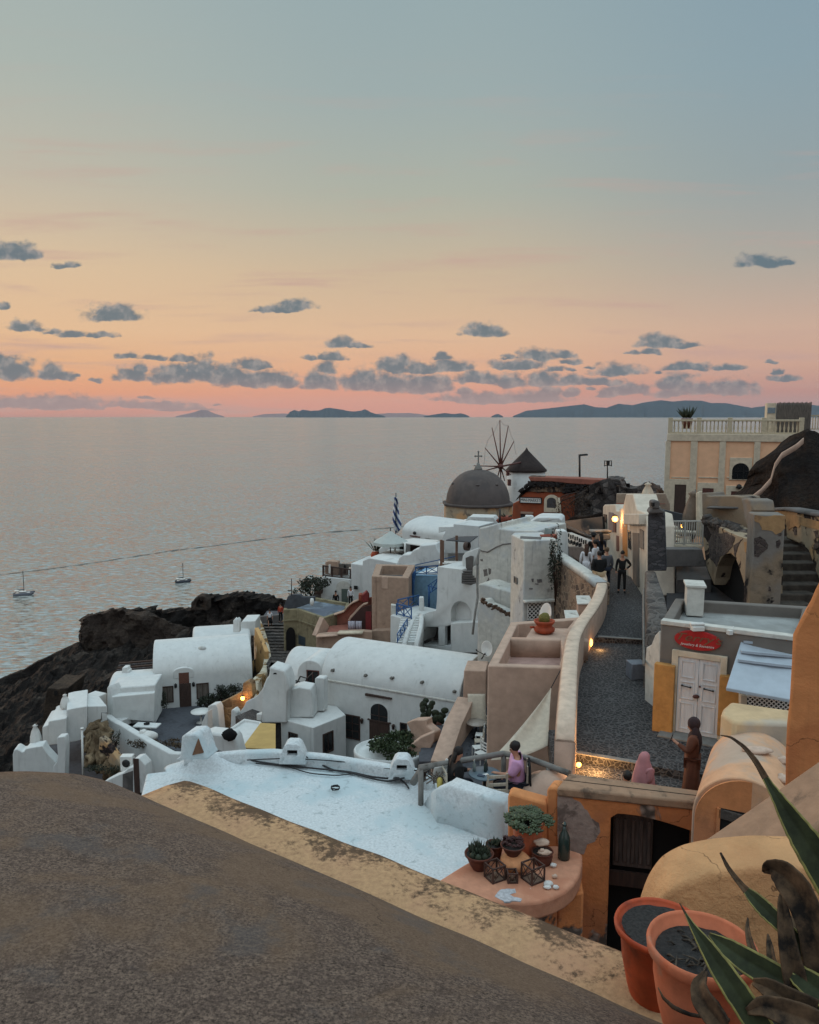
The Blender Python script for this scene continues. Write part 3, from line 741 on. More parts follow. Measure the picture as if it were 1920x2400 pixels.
# dry twigs and husks in the near pot
mb = MB(); rnd = random.Random(3)
for k in range(26):
 a = rnd.uniform(0,2 * pi); rr = .15 * sqrt(rnd.random()); c = Vector((1.12 + rr * cos(a),2.80 + rr * sin(a),-2.045)); d = Vector((rnd.uniform(-1,1),rnd.uniform(-1,1),rnd.uniform(-.05,.5))).normalized() * rnd.uniform(.03,.09)
 mb.tube([c - d * .5,c + Vector((0,0,.008)),c + d * .5],[.003,.005,.001],5)
DRY = simple('dry_leaf',(92,80,68),.9,var=.6,scale=25,bmp=.5)
mb.build('dry_twigs',DRY,pA)['kind'] = 'stuff'
# agave
def agave_mat(dead=False):
 m,q,b,c = mat_new('agave_dry' if dead else 'agave_leaf')
 n = q.noise(c,14,6,.65)
 if dead: col = q.mix(q.mr(n,.35,.65),rgb(28,24,22),rgb(96,76,58))
 else:
  col = q.mix(q.mr(n,.3,.7),rgb(32,36,24),rgb(58,64,42))
 q.put(b.inputs['Base Color'],col); b.inputs['Roughness'].default_value = .9 if dead else .7; b.inputs['Specular IOR Level'].default_value = .2; bump(q,b,n,.3,.004)
 return m
AG = agave_mat(); AGD = agave_mat(True); AGY = simple('agave_yellow_margin',(150,142,78),.6,var=.35,scale=30)
agave = thing('agave_plant','large variegated agave with yellow edged leaves and shrivelled dry tips','plant',(1.36,2.30,-2.0))
def leaf(pts,Y0,Y1,mats=None,fold=.35,name='leaf',dry_to=-1,curl=0):
 """pts: (gx, gy, half width in crop px); real ribbon with a folded section and thickness"""
 mb = MB(); P_ = []; n = len(pts)
 fine = []
 for i in range(n - 1):
  for k in range(5):
   t = k / 5; fine.append(([pts[i][j] * (1 - t) + pts[i + 1][j] * t for j in range(3)],(i + t) / (n - 1)))
 fine.append((list(pts[-1]),1.0))
 # smooth
 for _ in range(2):
  fine = [fine[0]] + [([(fine[i - 1][0][j] + 2 * fine[i][0][j] + fine[i + 1][0][j]) / 4 for j in range(3)],fine[i][1]) for i in range(1,len(fine) - 1)] + [fine[-1]]
 c3 = [atY(G(f[0][0],f[0][1]),Y0 * (1 - f[1]) + Y1 * f[1]) for f in fine]; rows_t = []; rows_b = []
 for i,c in enumerate(c3):
  d = (c3[min(i + 1,len(c3) - 1)] - c3[max(i - 1,0)]).normalized(); v = c.normalized(); x = d.cross(v).normalized(); nn = x.cross(d).normalized()
  if nn.dot(v) > 0: nn = -nn
  hw = .8 * fine[i][0][2] / 2.875 / F * c.length
  hw *= 1 + .06 * noise.noise(Vector((i * .9,pts[0][0],0)))
  rt = []
  for k in range(15):
   u = -1 + k / 7; rt.append(c + x * (u * hw) - nn * (fold * hw * (1 - abs(u)) ** 1.0 - fold * hw * .5) + nn * curl * hw * u)
  rows_t.append(rt)
 k = len(mb.v); mb.loft(rows_t,False,False,True)
 o = mb.build(name,mats or [AG,AGY,AGD],agave)
 for pi_,p in enumerate(o.data.polygons):
  cx = p.index % 14; ry = p.index // 14
  p.material_index = (2 if ry < dry_to else (1 if cx in (0,13) else 0)) if not mats else 0
 s = o.modifiers.new('thick','SOLIDIFY'); s.thickness = .006; s.offset = 0
 return o
leaf([(785,910,2),(825,980,7),(875,1070,22),(960,1195,52),(1060,1350,76),(1165,1505,84),(1320,1735,88),(1420,1880,80)],2.42,2.15,dry_to=5)
leaf([(985,1120,12),(1100,1205,62),(1220,1290,84),(1400,1395,92),(1560,1490,84),(1760,1610,60),(1860,1680,50)],2.62,2.28)
leaf([(1060,-221,2),(1130,-209,7),(1220,-144,13),(1300,-44,19),(1380,96,24),(1440,190,42),(1540,350,78),(1640,500,104),(1760,680,120),(1900,900,130)],2.6,2.3,dry_to=19)
leaf([(1060,570,6),(1110,670,14),(1165,745,18),(1225,815,22),(1290,880,48),(1370,960,58),(1450,1035,52),(1560,1150,50),(1680,1300,50)],2.75,2.45,dry_to=16)
leaf([(1350,700,10),(1400,675,50),(1480,720,92),(1560,810,104),(1630,940,96),(1680,1100,88),(1740,1400,100),(1780,1600,90)],2.66,2.36,[AGD],.7,'dry_leaf',curl=.4)
leaf([(1468,835,5),(1475,900,26),(1490,1000,40),(1505,1130,52),(1535,1300,66),(1600,1560,80)],2.6,2.38,[AGD],.8,'dry_leaf')
leaf([(1550,950,6),(1575,1080,34),(1600,1250,44),(1650,1500,60)],2.68,2.42,[AGD],.8,'dry_leaf')
leaf([(1245,1010,3),(1240,1090,14),(1262,1190,22),(1300,1290,26)],2.85,2.6,[AGD],.8,'dry_leaf')
leaf([(1380,1120,4),(1392,1200,20),(1402,1290,26),(1450,1400,30)],2.75,2.5,[AGD],.8,'dry_leaf')
leaf([(960,1370,12),(905,1460,46),(930,1560,70),(1010,1660,78),(1090,1760,60)],2.38,2.2,[AGD],.8,'dry_leaf',curl=.5)
leaf([(1500,1330,30),(1590,1400,70),(1700,1480,90),(1800,1560,80)],2.45,2.3)
leaf([(1240,1640,20),(1350,1600,60),(1480,1640,80),(1640,1700,90),(1800,1760,70)],2.2,2.12,[AGD],.6,'dry_leaf')
leaf([(1280,1440,20),(1380,1480,60),(1500,1560,80),(1700,1660,90)],2.32,2.2,[AGD],.6,'dry_leaf')
mb = MB(); mb.tube([atY(G(x,y),2.36) for x,y in ((640,1480),(675,1550),(740,1610),(800,1640),(860,1662),(940,1675),(1030,1665),(1120,1700))],[.002,.005,.007,.007,.006,.006,.006,.006],6)
mb.build('dry_stalk',AGD,agave)
mb = MB(); mb.lathe([(.001,-.35),(.07,-.34),(.09,-.2),(.07,-.05),(.03,.05),(.001,.08)],(1.36,2.30,-2.0),12); mb.build('stem',AGD,agave)
# arched orange wall with coping
CZ = -6.2
cfl,cfr,cbl,cbr = atZ((1305,1846),CZ),atZ((1640,1880),CZ),atZ((1334,1811),CZ),atZ((1650,1853),CZ)
aw = thing('arched_wall','orange street wall with lichened flat coping and an arched dark doorway','wall',(cfl + cfr) / 2 + Vector((0,0,-2)))
cfr2 = cfr + (cfr - cfl) * .25; cbr2 = cbr + (cbr - cbl) * .25
mb = MB(); mb.prism([cfl,cfr2,cbr2,cbl],CZ - .16)
cop = mb.build('coping',CAPST,aw,.035)
mb = MB(); mid1 = (cfl + cbl) / 2 + Vector((0,0,.004)); mid2 = (cfr2 + cbr2) / 2 + Vector((0,0,.004))
mb.bar(mid1,mid2,.012,.006); mb.build('joint',DARK,cop)
wl = Wall(cfl,cfr2)
mb = MB(); ins = .04
fl = wl.pt(.03,0,-ins); fr = wl.pt(wl.L,0,-ins); nb = wl.n * .42
mb.prism([Vector((fl.x,fl.y,CZ - .162)),Vector((fr.x,fr.y,CZ - .162)),Vector((fr.x - nb.x,fr.y - nb.y,CZ - .162)),Vector((fl.x - nb.x,fl.y - nb.y,CZ - .162))],-10.2)
PEELW = plaster('peeling_orange_wall',(208,132,82),(110,78,58),.4,.56,.72,1.2,patch=((178,114,78),.7,.8),streak=.3,bmp=.5,crack=1.2,peel=((170,150,138),.42,.55),bd=.03)
awo = mb.build('wall',PEELW,aw,.02)
uL,zL = wl.uz(G(322,345)); uR,zR = wl.uz(G(880,440)); _,zt = wl.uz(G(520,333))
out = [(uL,-9.9),(uR,-9.9),(uR,zR)] + [(uL + (uR - uL) * (1 - k / 12),zR + (zt - zR) * sin(pi * (k / 12) * .62) / 1.0) for k in range(1,12)] + [(uL,zL)]
cm = MB(); wl.ext(cm,out,.3,-1.2); cut(awo,cm.build('cutter',DARK))
mb = MB(); wl.ext(mb,[wl.uz(p) for p in jag([Fc(*p) for p in ((990,345),(1095,348),(1108,420),(1180,470),(1230,520),(1262,590),(1325,622),(1338,700),(1290,780),(1230,800),(1205,880),(1130,860),(990,850))],3.0,2)],-.036,-.06)
mb.build('bare_plaster',plaster('bare_grey_plaster',(158,138,128),(92,78,72),.8,.5,.62,3,bmp=.6,patch=((176,156,144),2,.8)),aw)
# recess behind the doorway
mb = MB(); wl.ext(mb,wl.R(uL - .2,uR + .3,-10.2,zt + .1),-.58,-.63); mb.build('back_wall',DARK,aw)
mb = MB(); u0,z1 = wl.uz(G(350,370)); u1,z0 = wl.uz(G(612,800))
wl.ext(mb,wl.R(u0,u1,z0,z1),-.50,-.54)
n = 5
for k in range(n):
 a = u0 + (u1 - u0) * (k + .25) / n; wl.ext(mb,wl.R(a,a + (u1 - u0) * .5 / n,z0 + .1,z1 - .16),-.46,-.5)
DOORG = wood('grey_slatted_door',(98,84,78),(60,50,48)); mb.build('slatted_gate',DOORG,aw,.01,1)
mb = MB(); wl.ext(mb,wl.R(u0 - .05,uR,z0 - .32,z0 - .06),-.42,-.48); mb.build('rail',BROWN,aw)
# low orange parapet beside it
lp = thing('low_parapet','low orange parapet with small post behind the big succulent pot','wall',atY((1245,1900),13))
fblock(lp,'parapet',[(1190,1866),(1198,1860),(1282,1884),(1284,2040),(1190,2040)],(12.95,12.75),.3,ORANGE,.04)
fblock(lp,'post',[(1281,1852),(1287,1845),(1304,1846),(1309,1855),(1309,2040),(1281,2040)],(12.8,12.7),.34,ORANGE,.04)
# slab with pots
SZ = -7.15
sl_o = [Fc(30,1075),Fc(150,1000),Fc(240,945),Fc(420,850),Fc(600,800),Fc(980,795),Fc(1190,860),Fc(1192,940),Fc(1170,1030),Fc(1120,1110),Fc(1050,1170),Fc(960,1215),Fc(850,1250),Fc(720,1262),Fc(600,1255),Fc(500,1262),Fc(300,1300),Fc(0,1300)]
slab = thing('plant_ledge','rounded pink plastered ledge carrying pots lanterns and pebbles','ledge',atZ(Fc(700,1050),SZ))
top = [atZ(p,SZ) for p in sl_o]
mb = MB(); mb.prism(top,SZ - .3)
SLABT = plaster('worn_pink_ledge',(196,140,112),(226,222,220),.95,.645,.67,1.6,patch=((176,118,92),1.2,.8),bmp=.4)
mb.build('slab',SLABT,slab,.05,3)
mb = MB(); mb.prism([Vector((p.x,p.y,SZ - .31)) for p in inset(top,.28)],-10.4); mb.build('base',PEELW,slab)
mb = MB(); mb.prism([atZ(p,SZ + .006) for p in jag([Fc(*p) for p in ((485,1215),(520,1160),(590,1145),(650,1150),(655,1180),(600,1190),(640,1215),(705,1235),(690,1252),(560,1248))],2.2,71)],SZ - .02); mb.build('paint_splash',simple('spilt_white_paint',(190,190,194),.8,var=.25,scale=20),slab)
cl = atZ(Fc(1130,1020),SZ); mb = MB(); mb.prism([Vector((cl.x - .28,cl.y - .1,SZ - .302)),Vector((cl.x + .14,cl.y - .05,SZ - .302)),Vector((cl.x + .3,cl.y + 1.2,SZ - .302)),Vector((cl.x - .28,cl.y + 1.2,SZ - .302))],-10.4)
mb.build('pier',PEELW,slab,.04)
KZ = SZ
def onslab(x,y): return atZ(Fc(x,y),KZ)
def spikes(c,R,n,ln,w0,m,parent,name='succulent',seed=1,up=.5,spread=1.0,mb=None,flat=.3):
 own = mb is None; mb = mb or MB(); r = random.Random(seed); c = Vector(c)
 for k in range(n):
  a = r.uniform(0,2 * pi); rr = R * sqrt(r.random()); p = c + Vector((rr * cos(a),rr * sin(a),r.uniform(-.01,.02)))
  d = Vector((cos(a) * spread * (.3 + rr / R * .8) + r.uniform(-.3,.3),sin(a) * spread * (.3 + rr / R * .8) + r.uniform(-.3,.3),up + r.random() * .6)).normalized()
  l = ln * r.uniform(.6,1.15); w_ = w0 * r.uniform(.7,1.2)
  mb.tube([p,p + d * l * .5 + Vector((0,0,.0)),p + d * l],[w_ * .7,w_,w_ * .1],5)
 return mb.build(name,m,parent) if own else mb
def rosette(c,R,n,m,parent,seed=1,name='rosette',mb=None):
 own = mb is None; mb = mb or MB(); r = random.Random(seed); c = Vector(c)
 for k in range(n):
  t = k / n; a = k * 2.399; el_ = .15 + 1.2 * (1 - t); l = R * (.45 + .55 * t)
  d = Vector((cos(a) * cos(el_),sin(a) * cos(el_),sin(el_)))
  mb.tube([c + d * l * .15,c + d * l * .6,c + d * l * .85,c + d * l],[R * .10,R * .17,R * .12,R * .02],6)
 return mb.build(name,m,parent) if own else mb
PL = {}
b = onslab(745,845); r_ = .275
bp = pot('succulent_pot','largest terracotta pot with mound of green succulent rosettes against the parapet',(b.x,b.y,KZ),r_,.57,TPOT,5,base=.66,lip=.12)
rn = random.Random(5); mb = MB()
for k in range(64):
 a = rn.uniform(0,2 * pi); rr = .36 * sqrt(rn.random()); rosette((b.x + rr * cos(a),b.y + rr * sin(a),KZ + .53 + .12 * (1 - rr / .36) + rn.uniform(-.03,.03)),rn.uniform(.09,.14),16,GREEN,None,k,mb=mb)
GR2 = simple('grey_green_succulent',(88,100,72),.6,var=.5,scale=14); mb.build('rosettes',GR2,bp)
b = onslab(355,985); cp = pot('cactus_pot','wide dark terracotta bowl of spiky cactus at the left of the ledge',(b.x,b.y,KZ),.235,.27,TERRA_D,6,base=.45,lip=.16)
spikes((b.x,b.y + .03,KZ + .24),.15,70,.17,.014,GREEND,cp,'cactus',3,1.4,.5)
mb = MB()
for k in range(7): a = k * .9; mb.ell((b.x + .12 * cos(a),b.y - .04 + .10 * sin(a),KZ + .26),(.055,.055,.06),10,7)
mb.build('round_cacti',GREEND,cp)
b = onslab(480,905); cp2 = pot('cactus_pot','small terracotta pot half hidden behind the wide cactus bowl',(b.x,b.y,KZ),.15,.26,TERRA_D,7,base=.6)
spikes((b.x,b.y,KZ + .24),.09,26,.09,.016,GREEND,cp2,'cactus',4,1,.7)
b = onslab(650,985); bc = (b.x,b.y,KZ)
up_ = thing('bulb_pot','round bellied peach pot in the middle of the ledge','plant pot',bc)
mb = MB(); mb.lathe([(.001,0),(.15,0),(.2,.03),(.245,.1),(.235,.16),(.19,.21),(.15,.23),(.15,.24),(.001,.24)],bc,32); mb.build('pot',plaster('peach_clay',(214,150,106),(150,100,76),.5,.55,.7,4),up_)
b2 = Vector((b.x - .05,b.y - .0,KZ + .24))
tp = pot('succulent_bowl','dark bowl of maroon succulent resting on the peach pot',(b2.x,b2.y,b2.z),.195,.17,TERRA_D,8,base=.5,lip=.2)
MAR = simple('maroon_succulent',(74,40,38),.6,var=.5,scale=14); mb = MB(); rn = random.Random(8)
for k in range(22):
 a = rn.uniform(0,2 * pi); rr = .17 * sqrt(rn.random()); rosette((b2.x + rr * cos(a),b2.y + rr * sin(a),b2.z + .17 + rn.uniform(0,.06)),rn.uniform(.05,.08),14,MAR,None,k,mb=mb)
mb.build('rosettes',MAR,tp)
b = onslab(865,935); dp = pot('pebble_pot','dark pot topped with pale pebbles beside the bottle',(b.x,b.y,KZ),.18,.2,TERRA_D,9,base=.8)
STN = simple('pale_pebble',(206,178,158),.7,var=.15,scale=12); STW = simple('white_pebble',(214,212,208),.7,var=.12,scale=12)
def stone(c,r,m,label,grp='pebbles on the plant ledge',seed=0,name='pebble'):
 mb = MB(); mb.ell(c,r,16,10,.35,seed); tag(mb.build(name,m,None),label,'pebble',grp)
zt_ = KZ + .2; y_ = b.y
stone((b.x - .01,y_ + .02,zt_ + .13),(.125,.07,.055),STN,'large pink pebble on top of the pebble pot',seed=1)
stone((b.x - .02,y_ - .09,zt_ + .06),(.035,.03,.03),STN,'smallest round pebble on top of the pebble pot',seed=2)
stone((b.x + .02,y_ - .08,zt_ + .015),(.11,.07,.045),STN,'flat pebble lying lowest on the pebble pot',seed=3)
for i,(x,y,rx,rz,m,lb) in enumerate([(915,935,.045,.05,STN,'upright tan pebble left of the bottle foot'),(956,975,.05,.035,STW,'pale oval pebble in front of the bottle'),(967,1063,.045,.03,STN,'small brown pebble at mid right of the ledge'),
         (916,1122,.075,.035,STW,'upper of two stacked white pebbles near the ledge front'),(905,1148,.06,.025,STW,'lower white pebble at the ledge front left of its twin'),(975,1150,.05,.03,STW,'white pebble rightmost at the ledge front')]):
 p = onslab(x,y); stone((p.x,p.y,KZ + rz),(rx,rx * .75,rz),m,lb,seed=4 + i)
b = onslab(1040,905); bt = thing('glass_bottle','tall dark green glass bottle leaning on the flaking wall','bottle',(b.x,b.y,KZ))
BG = simple('bottle_glass',(44,60,56),.18,var=.1,bmp=0,spec=.6)
mb = MB(); mb.lathe([(.001,0),(.085,0),(.098,.02),(.1,.3),(.09,.38),(.055,.46),(.032,.50),(.028,.57),(.001,.57)],(b.x,b.y,KZ),24); mb.build('bottle_body',BG,bt)
mb = MB(); mb.lathe([(.001,.57),(.036,.57),(.036,.60),(.022,.605),(.022,.63),(.001,.63)],(b.x,b.y,KZ),14); mb.build('bottle_neck_ring',BG,bt)
def lantern(x,y,s,rz,label):
 p = onslab(x,y); t = thing('lantern',label,'lantern',(p.x,p.y,KZ),'wooden lanterns on the plant ledge')
 mb = MB(); mb.T = Matrix.Translation((p.x,p.y,KZ)) @ Matrix.Rotation(rz,4,'Z'); h = s; w_ = .022
 for i in (-1,1):
  for j in (-1,1): mb.box((i * (s / 2 - w_ / 2),j * (s / 2 - w_ / 2),h / 2),(w_,w_,h))
 for z in (w_ / 2 + .002,h - w_ / 2 - .002):
  for i in (-1,1): mb.box((i * (s / 2 - w_ / 2),0,z),(w_ * .9,s - 2 * w_,w_)); mb.box((0,i * (s / 2 - w_ / 2),z),(s - 2 * w_,w_ * .9,w_))
 for i in (-1,1):
  for d in (-1,1): mb.bar((i * (s / 2 - .012),-s / 2 + w_,h / 2 - d * (h / 2 - w_)),(i * (s / 2 - .012),s / 2 - w_,h / 2 + d * (h / 2 - w_)),.01,.01)
  mb.bar((-s / 2 + w_,i * (s / 2 - .012),w_),(s / 2 - w_,i * (s / 2 - .012),h - w_),.01,.01)
 mb.build('frame',simple('lantern_wood',(82,58,50),.8,var=.3),t)
 mb = MB(); mb.T = Matrix.Translation((p.x,p.y,KZ)) @ Matrix.Rotation(rz,4,'Z'); mb.box((0,0,.008),(s - .05,s - .05,.012)); mb.lathe([(.001,.014),(.03,.014),(.03,.1),(.001,.1)],(0,0,0),12)
 mb.build('candle',simple('old_candle',(120,96,80),.7),t)
lantern(482,1065,.25,.5,'leftmost wooden lantern, turned edge-on beside the cactus bowl')
lantern(622,1085,.165,.05,'smallest wooden lantern, between the two larger ones')
lantern(790,1075,.27,.55,'largest wooden lantern, right of the peach pot')
# limewashed flat roof
RZ = -7.7
wr = thing('flat_roof_house','limewashed flat roofed house below the ledge with cables across it','house',(0,15,RZ))
pxs = [(343,1812),(440,1800),(560,1776),(640,1772),(760,1785),(880,1802),(985,1824),(1090,1850),(1195,1885),(1200,2010)]
top = [atZ(p,RZ) for p in pxs] + [Vector((.9,11.6,RZ)),Vector((.2,9.6,RZ)),Vector((-3.5,11.0,RZ)),Vector((-5.2,14.0,RZ))]
mb = MB(); mb.prism(top,-13); roofo = mb.build('roof',WHITE_NEAR,wr,.05)
def parapet(parent,name,pts,z,th,h,mat,zb=None):
 mb = MB(); P_ = []
 for i,p in enumerate(pts):
  zz = z[i] if isinstance(z,(list,tuple)) else z
  P_.append(atZ(p,zz))
 mb.wall(P_,th,h,True,zb); return mb.build(name,mat,parent,0,smooth=True),P_
PZ = -7.44
parapet(wr,'rear_parapet',[(430,1775),(480,1768),(560,1760),(640,1757),(760,1768),(880,1787),(985,1805),(1010,1822)],PZ,.22,.5,WHITE_NEAR,-9)
# gentle plaster fillet so the parapet flows into the roof
def vent(px,label,zb=-7.6,s=1.0,m=WHITE_NEAR):
 p = atZ(px,PZ - .03); t = thing('roof_vent',label,'vent',(p.x,p.y,PZ - .2),'small plastered roof vents')
 mb = MB(); s *= .88; w_ = .62 * s; h = .36 * s; d = .24
 out = [(-w_ / 2 * 1.1,-.15),(w_ / 2 * 1.1,-.15),(w_ / 2 * .95,h * .2),(w_ / 2 * .62,h * .85),(w_ / 2 * .38,h),(-w_ / 2 * .38,h),(-w_ / 2 * .62,h * .85),(-w_ / 2 * .95,h * .2)]
 q_ = Wall((p.x - 1,p.y - .05),(p.x + 1,p.y - .15)); u0 = 1.0
 q_.ext(mb,[(u0 + a,PZ + b) for a,b in out],.16,-.2); o = mb.build('vent_body',m,t,.04)
 cm = MB(); q_.ext(cm,q_.R(u0 - .13 * s,u0 + .13 * s,PZ + .06 * s,PZ + .2 * s),.4,.0); cut(o,cm.build('cutter',DARK))
 mb = MB(); q_.ext(mb,q_.R(u0 - .14 * s,u0 + .14 * s,PZ + .05 * s,PZ + .21 * s),.03,.01); mb.build('opening',DARK,t)
vent((690,1768),'rounded white roof vent near the middle of the rear parapet')
vent((943,1802),'rounded white roof vent at the right end of the rear parapet',s=.95)
# mound and little chimney house at the left end
mb = MB(); c = atZ((470,1795),RZ)
rows = []
for i in range(14):
 t = i / 13; r0 = .85 * (1 - t) ** .8 + .0; z = RZ - .02 + .42 * (t ** 1.6)
 rows.append([Vector((c.x + .1 + r0 * 1.05 * cos(a * 2 * pi / 30) * (1 + .12 * noise.noise(Vector((a * .5,t * 2,3)))),c.y - .05 + r0 * .5 * sin(a * 2 * pi / 30),z)) for a in range(30)])
mb.loft(rows,True,True,True); mb.build('plaster_mound',WHITE_NEAR,wr)
ch = thing('chimney_hood','white gabled chimney hood with a brown triangular opening on the mound','chimney',(c.x,c.y,RZ + .2))
o,q_ = fblock(ch,'hood',[A(1040,1045),A(1047,930),A(1068,915),A(1130,912),A(1150,930),A(1182,1035),A(1200,1062),A(1010,1065)],(15.9,15.7),.5,WHITE_NEAR,.04)
mb = MB(); q_.ext(mb,[q_.uz(p) for p in (A(1113,1033),A(1147,938),A(1176,1020))],.02,-.1); mb.build('opening',simple('brown_board',(120,88,66),.8),ch)
# cables
CAB = simple('black_cable',(40,38,40),.6)
def cable(pts,r,label,dz=.03,name='cable'):
 mb = MB(); P_ = [Vector(p) for p in pts]
 out = []
 for i in range(len(P_) - 1):
  for k in range(6):
   t = k / 6; out.append(P_[i].lerp(P_[i + 1],t))
 out.append(P_[-1])
 for _ in range(3): out = [out[0]] + [(out[i - 1] + out[i] * 2 + out[i + 1]) / 4 for i in range(1,len(out) - 1)] + [out[-1]]
 mb.tube(out,r,6); return tag(mb.build(name,CAB,None),label,'cable','cables lying across the white roof')
def rz(x,y,z=RZ + .05): return atZ(B(x,y),z)
cable([atZ(A(1240,1005),RZ + .25)] + [rz(0,1245),rz(160,1235),rz(330,1210,RZ + .25),rz(420,1260),rz(520,1310),rz(640,1325),rz(800,1370),rz(900,1385),rz(1000,1360,RZ + .2)],.019,'cable arching up over a hump near the left of the white roof')
cable([atZ(A(1240,1008),RZ + .25)] + [rz(0,1250),rz(180,1275),rz(380,1295),rz(640,1320),rz(760,1350),rz(880,1365),rz(960,1358,RZ + .2),rz(1010,1400),rz(1030,1430)],.02,'straighter dark cable crossing the white roof to the jumble')
cable([rz(0,1262),rz(220,1285),rz(360,1330),rz(540,1345),rz(660,1332)],.013,'thin short cable lowest on the white roof')
cable([atZ(B(-60,1240),PZ + .03),atZ(B(200,1228),PZ - .05),atZ(B(450,1240),PZ - .05),atZ(B(700,1262),PZ - .05),atZ(B(880,1300),PZ - .05),atZ(B(1100,1310),PZ + .02)],.012,'thin cable running just under the rear parapet top')
p = rz(535,1440); mb = MB(); rn = random.Random(4)
for k in range(16):
 a = rn.uniform(0,6.28); mb.tube([p + Vector((.09 * cos(a + j * .9),.09 * sin(a + j * .9),.02 + rn.random() * .05)) for j in range(5)],.008,5)
tag(mb.build('cable_coil',CAB,None),'small dark coil of wire lying alone on the white roof','wire coil')
# white divider wall toward the couple's terrace
dv = thing('divider_wall','smooth white wall between the flat roof and the dining terrace','wall',atY((1120,1880),14))
mb = MB(); P_ = [atZ(p,z) for p,z in ((Fc(-10,420),-7.62),(Fc(40,345),-7.3),(Fc(90,295),-6.98),(Fc(150,272),-6.9),(Fc(250,305),-6.9),(Fc(400,355),-6.9),(Fc(600,415),-6.9))]
mb.wall(P_,.42,.9,True,-8.6); dvo = mb.build('wall',WHITE_NEAR,dv,0,smooth=True)
# dining terrace
TZ = -7.8
te = thing('dining_terrace','small paved dining terrace above the village','terrace',(1.6,15,TZ))
mb = MB(); mb.prism([Vector((.2,13.9,TZ)),Vector((3.7,13.1,TZ)),Vector((3.6,14.9,TZ)),Vector((2.1,15.95,TZ)),Vector((-.1,15.2,TZ))],-13); mb.build('floor',PAVE,te)
ra = thing('pipe_railing','thick painted pipe railing around the dining terrace','railing',(2,15.5,-7))
r0,r1,r2,r3 = atZ(B(1100,1292),-6.92),atZ(Fc(555,55),-6.92),atZ(Fc(760,95),-6.92),atZ(Fc(1085,215),-6.92)
mb = MB(); mb.tube([r0,r1],.06,10); mb.build('rail',CONC,ra); mb = MB(); mb.tube([r1,r2,r3],.06,10); mb.build('rail',CONC,ra)
lo = Vector((0,0,-.5)); mb = MB(); mb.tube([r2 + lo,r3 + lo],.045,8); mb.build('lower_rail',CONC,ra)
for p in (r0 + (r1 - r0) * .02,r1,(r2 + r3) / 2): mb = MB(); mb.tube([p,Vector((p.x,p.y,TZ))],.055,8); mb.build('post',CONC,ra)
p = atZ(B(1060,1390),-7.5); q2 = atZ(B(1140,1290),-6.95)
mb = MB(); mb.tube([p,p.lerp(q2,.5) + Vector((0,0,.03)),q2],.075,10); tag(mb.build('drain_pipe',CONC,None),'short grey pipe rising at the left end of the railing','pipe')
# jumble
jb = atZ(B(1180,1385),-7.25)
jt = thing('clutter_pile','heap of broken white plaster boards and sticks on the wall end','clutter',jb)
mb = MB()
for a in ((-.12,0,.18,.06,.02,.42,.35,'d'),(.05,.05,.12,.03,.03,.3,-.2,'d')): mb.box((jb.x + a[0],jb.y + a[1],jb.z + a[2]),a[3:6],.3,a[6])
mb.build('stick',BROWN,jt)
mb = MB(); mb.box((jb.x + .18,jb.y + .08,jb.z + .16),(.3,.05,.32),.4,.3); mb.box((jb.x + .32,jb.y + .1,jb.z + .22),(.2,.05,.36),-.2,-.3,.4); mb.build('board',WHITEP,jt,.01)
mb = MB()
for k in range(9): a = k * .7; mb.bar(jb + Vector((.2 * cos(a),-.05 + .1 * sin(a),.02)),jb + Vector((.28 * cos(a + 1.9),.1 * sin(a + 1),.24)),.02,.02)
mb.build('broken_slats',GREYW,jt)
mb = MB(); mb.lathe([(.001,0),(.05,0),(.06,.08),(.06,.2),(.03,.24),(.001,.25)],(jb.x + .17,jb.y - .12,jb.z - .1),12); tag(mb.build('plastic_canister',simple('yellow_plastic',(196,178,96),.5),None),'small yellowish canister leaning in the clutter heap','canister')
mb = MB(); mb.lathe([(.001,0),(.035,0),(.04,.11),(.001,.11)],(jb.x + .14,jb.y + .22,jb.z + .12),10); tag(mb.build('tin_can',STEEL,None),'little metal tin standing on the wall end','tin')
# table with bottles
tb = atZ(Fc(400,212),TZ + .74); tx,ty = tb.x,tb.y
tt = thing('round_table','round blue grey table laid between the seated couple','table',(tx,ty,TZ))
mb = MB(); mb.lathe([(.001,.71),(.30,.71),(.32,.72),(.32,.735),(.31,.742),(.001,.742)],(tx,ty,TZ),32); mb.build('table_top',simple('slate_table',(92,108,118),.45,var=.15),tt)
mb = MB(); mb.lathe([(.001,0),(.22,0),(.2,.03),(.04,.05),(.035,.70),(.001,.71)],(tx,ty,TZ),16); mb.build('pedestal',IRON,tt)
def bottle(x,y,h,r,m,label,cat='bottle',name='bottle'):
 mb = MB(); z = TZ + .744
 mb.lathe([(.001,0),(r,0),(r,h * .55),(r * .4,h * .72),(r * .36,h),(.001,h)],(x,y,z),12); return tag(mb.build(name,m,None),label,cat)
CLR = simple('clear_glass',(130,140,136),.1,bmp=0,spec=.6)
bottle(tx - .2,ty + .08,.24,.035,CLR,'clear water bottle beside the woman in black'); bottle(tx + .02,ty + .05,.26,.034,BG,'dark green wine bottle at the middle of the table'); bottle(tx + .05,ty + .12,.22,.03,BG,'dark beer bottle behind the wine bottle')
mb = MB(); mb.box((tx,ty - .1,TZ + .752),(.13,.06,.012),.5); tag(mb.build('folded_napkin',WHITEP,None),'white folded napkin on the round table','napkin')
mb = MB(); mb.box((tx - .08,ty - .14,TZ + .752),(.14,.09,.014),-.4); tag(mb.build('menu_card',simple('menu_blue',(50,62,80),.5),None),'dark blue menu card on the round table','menu')
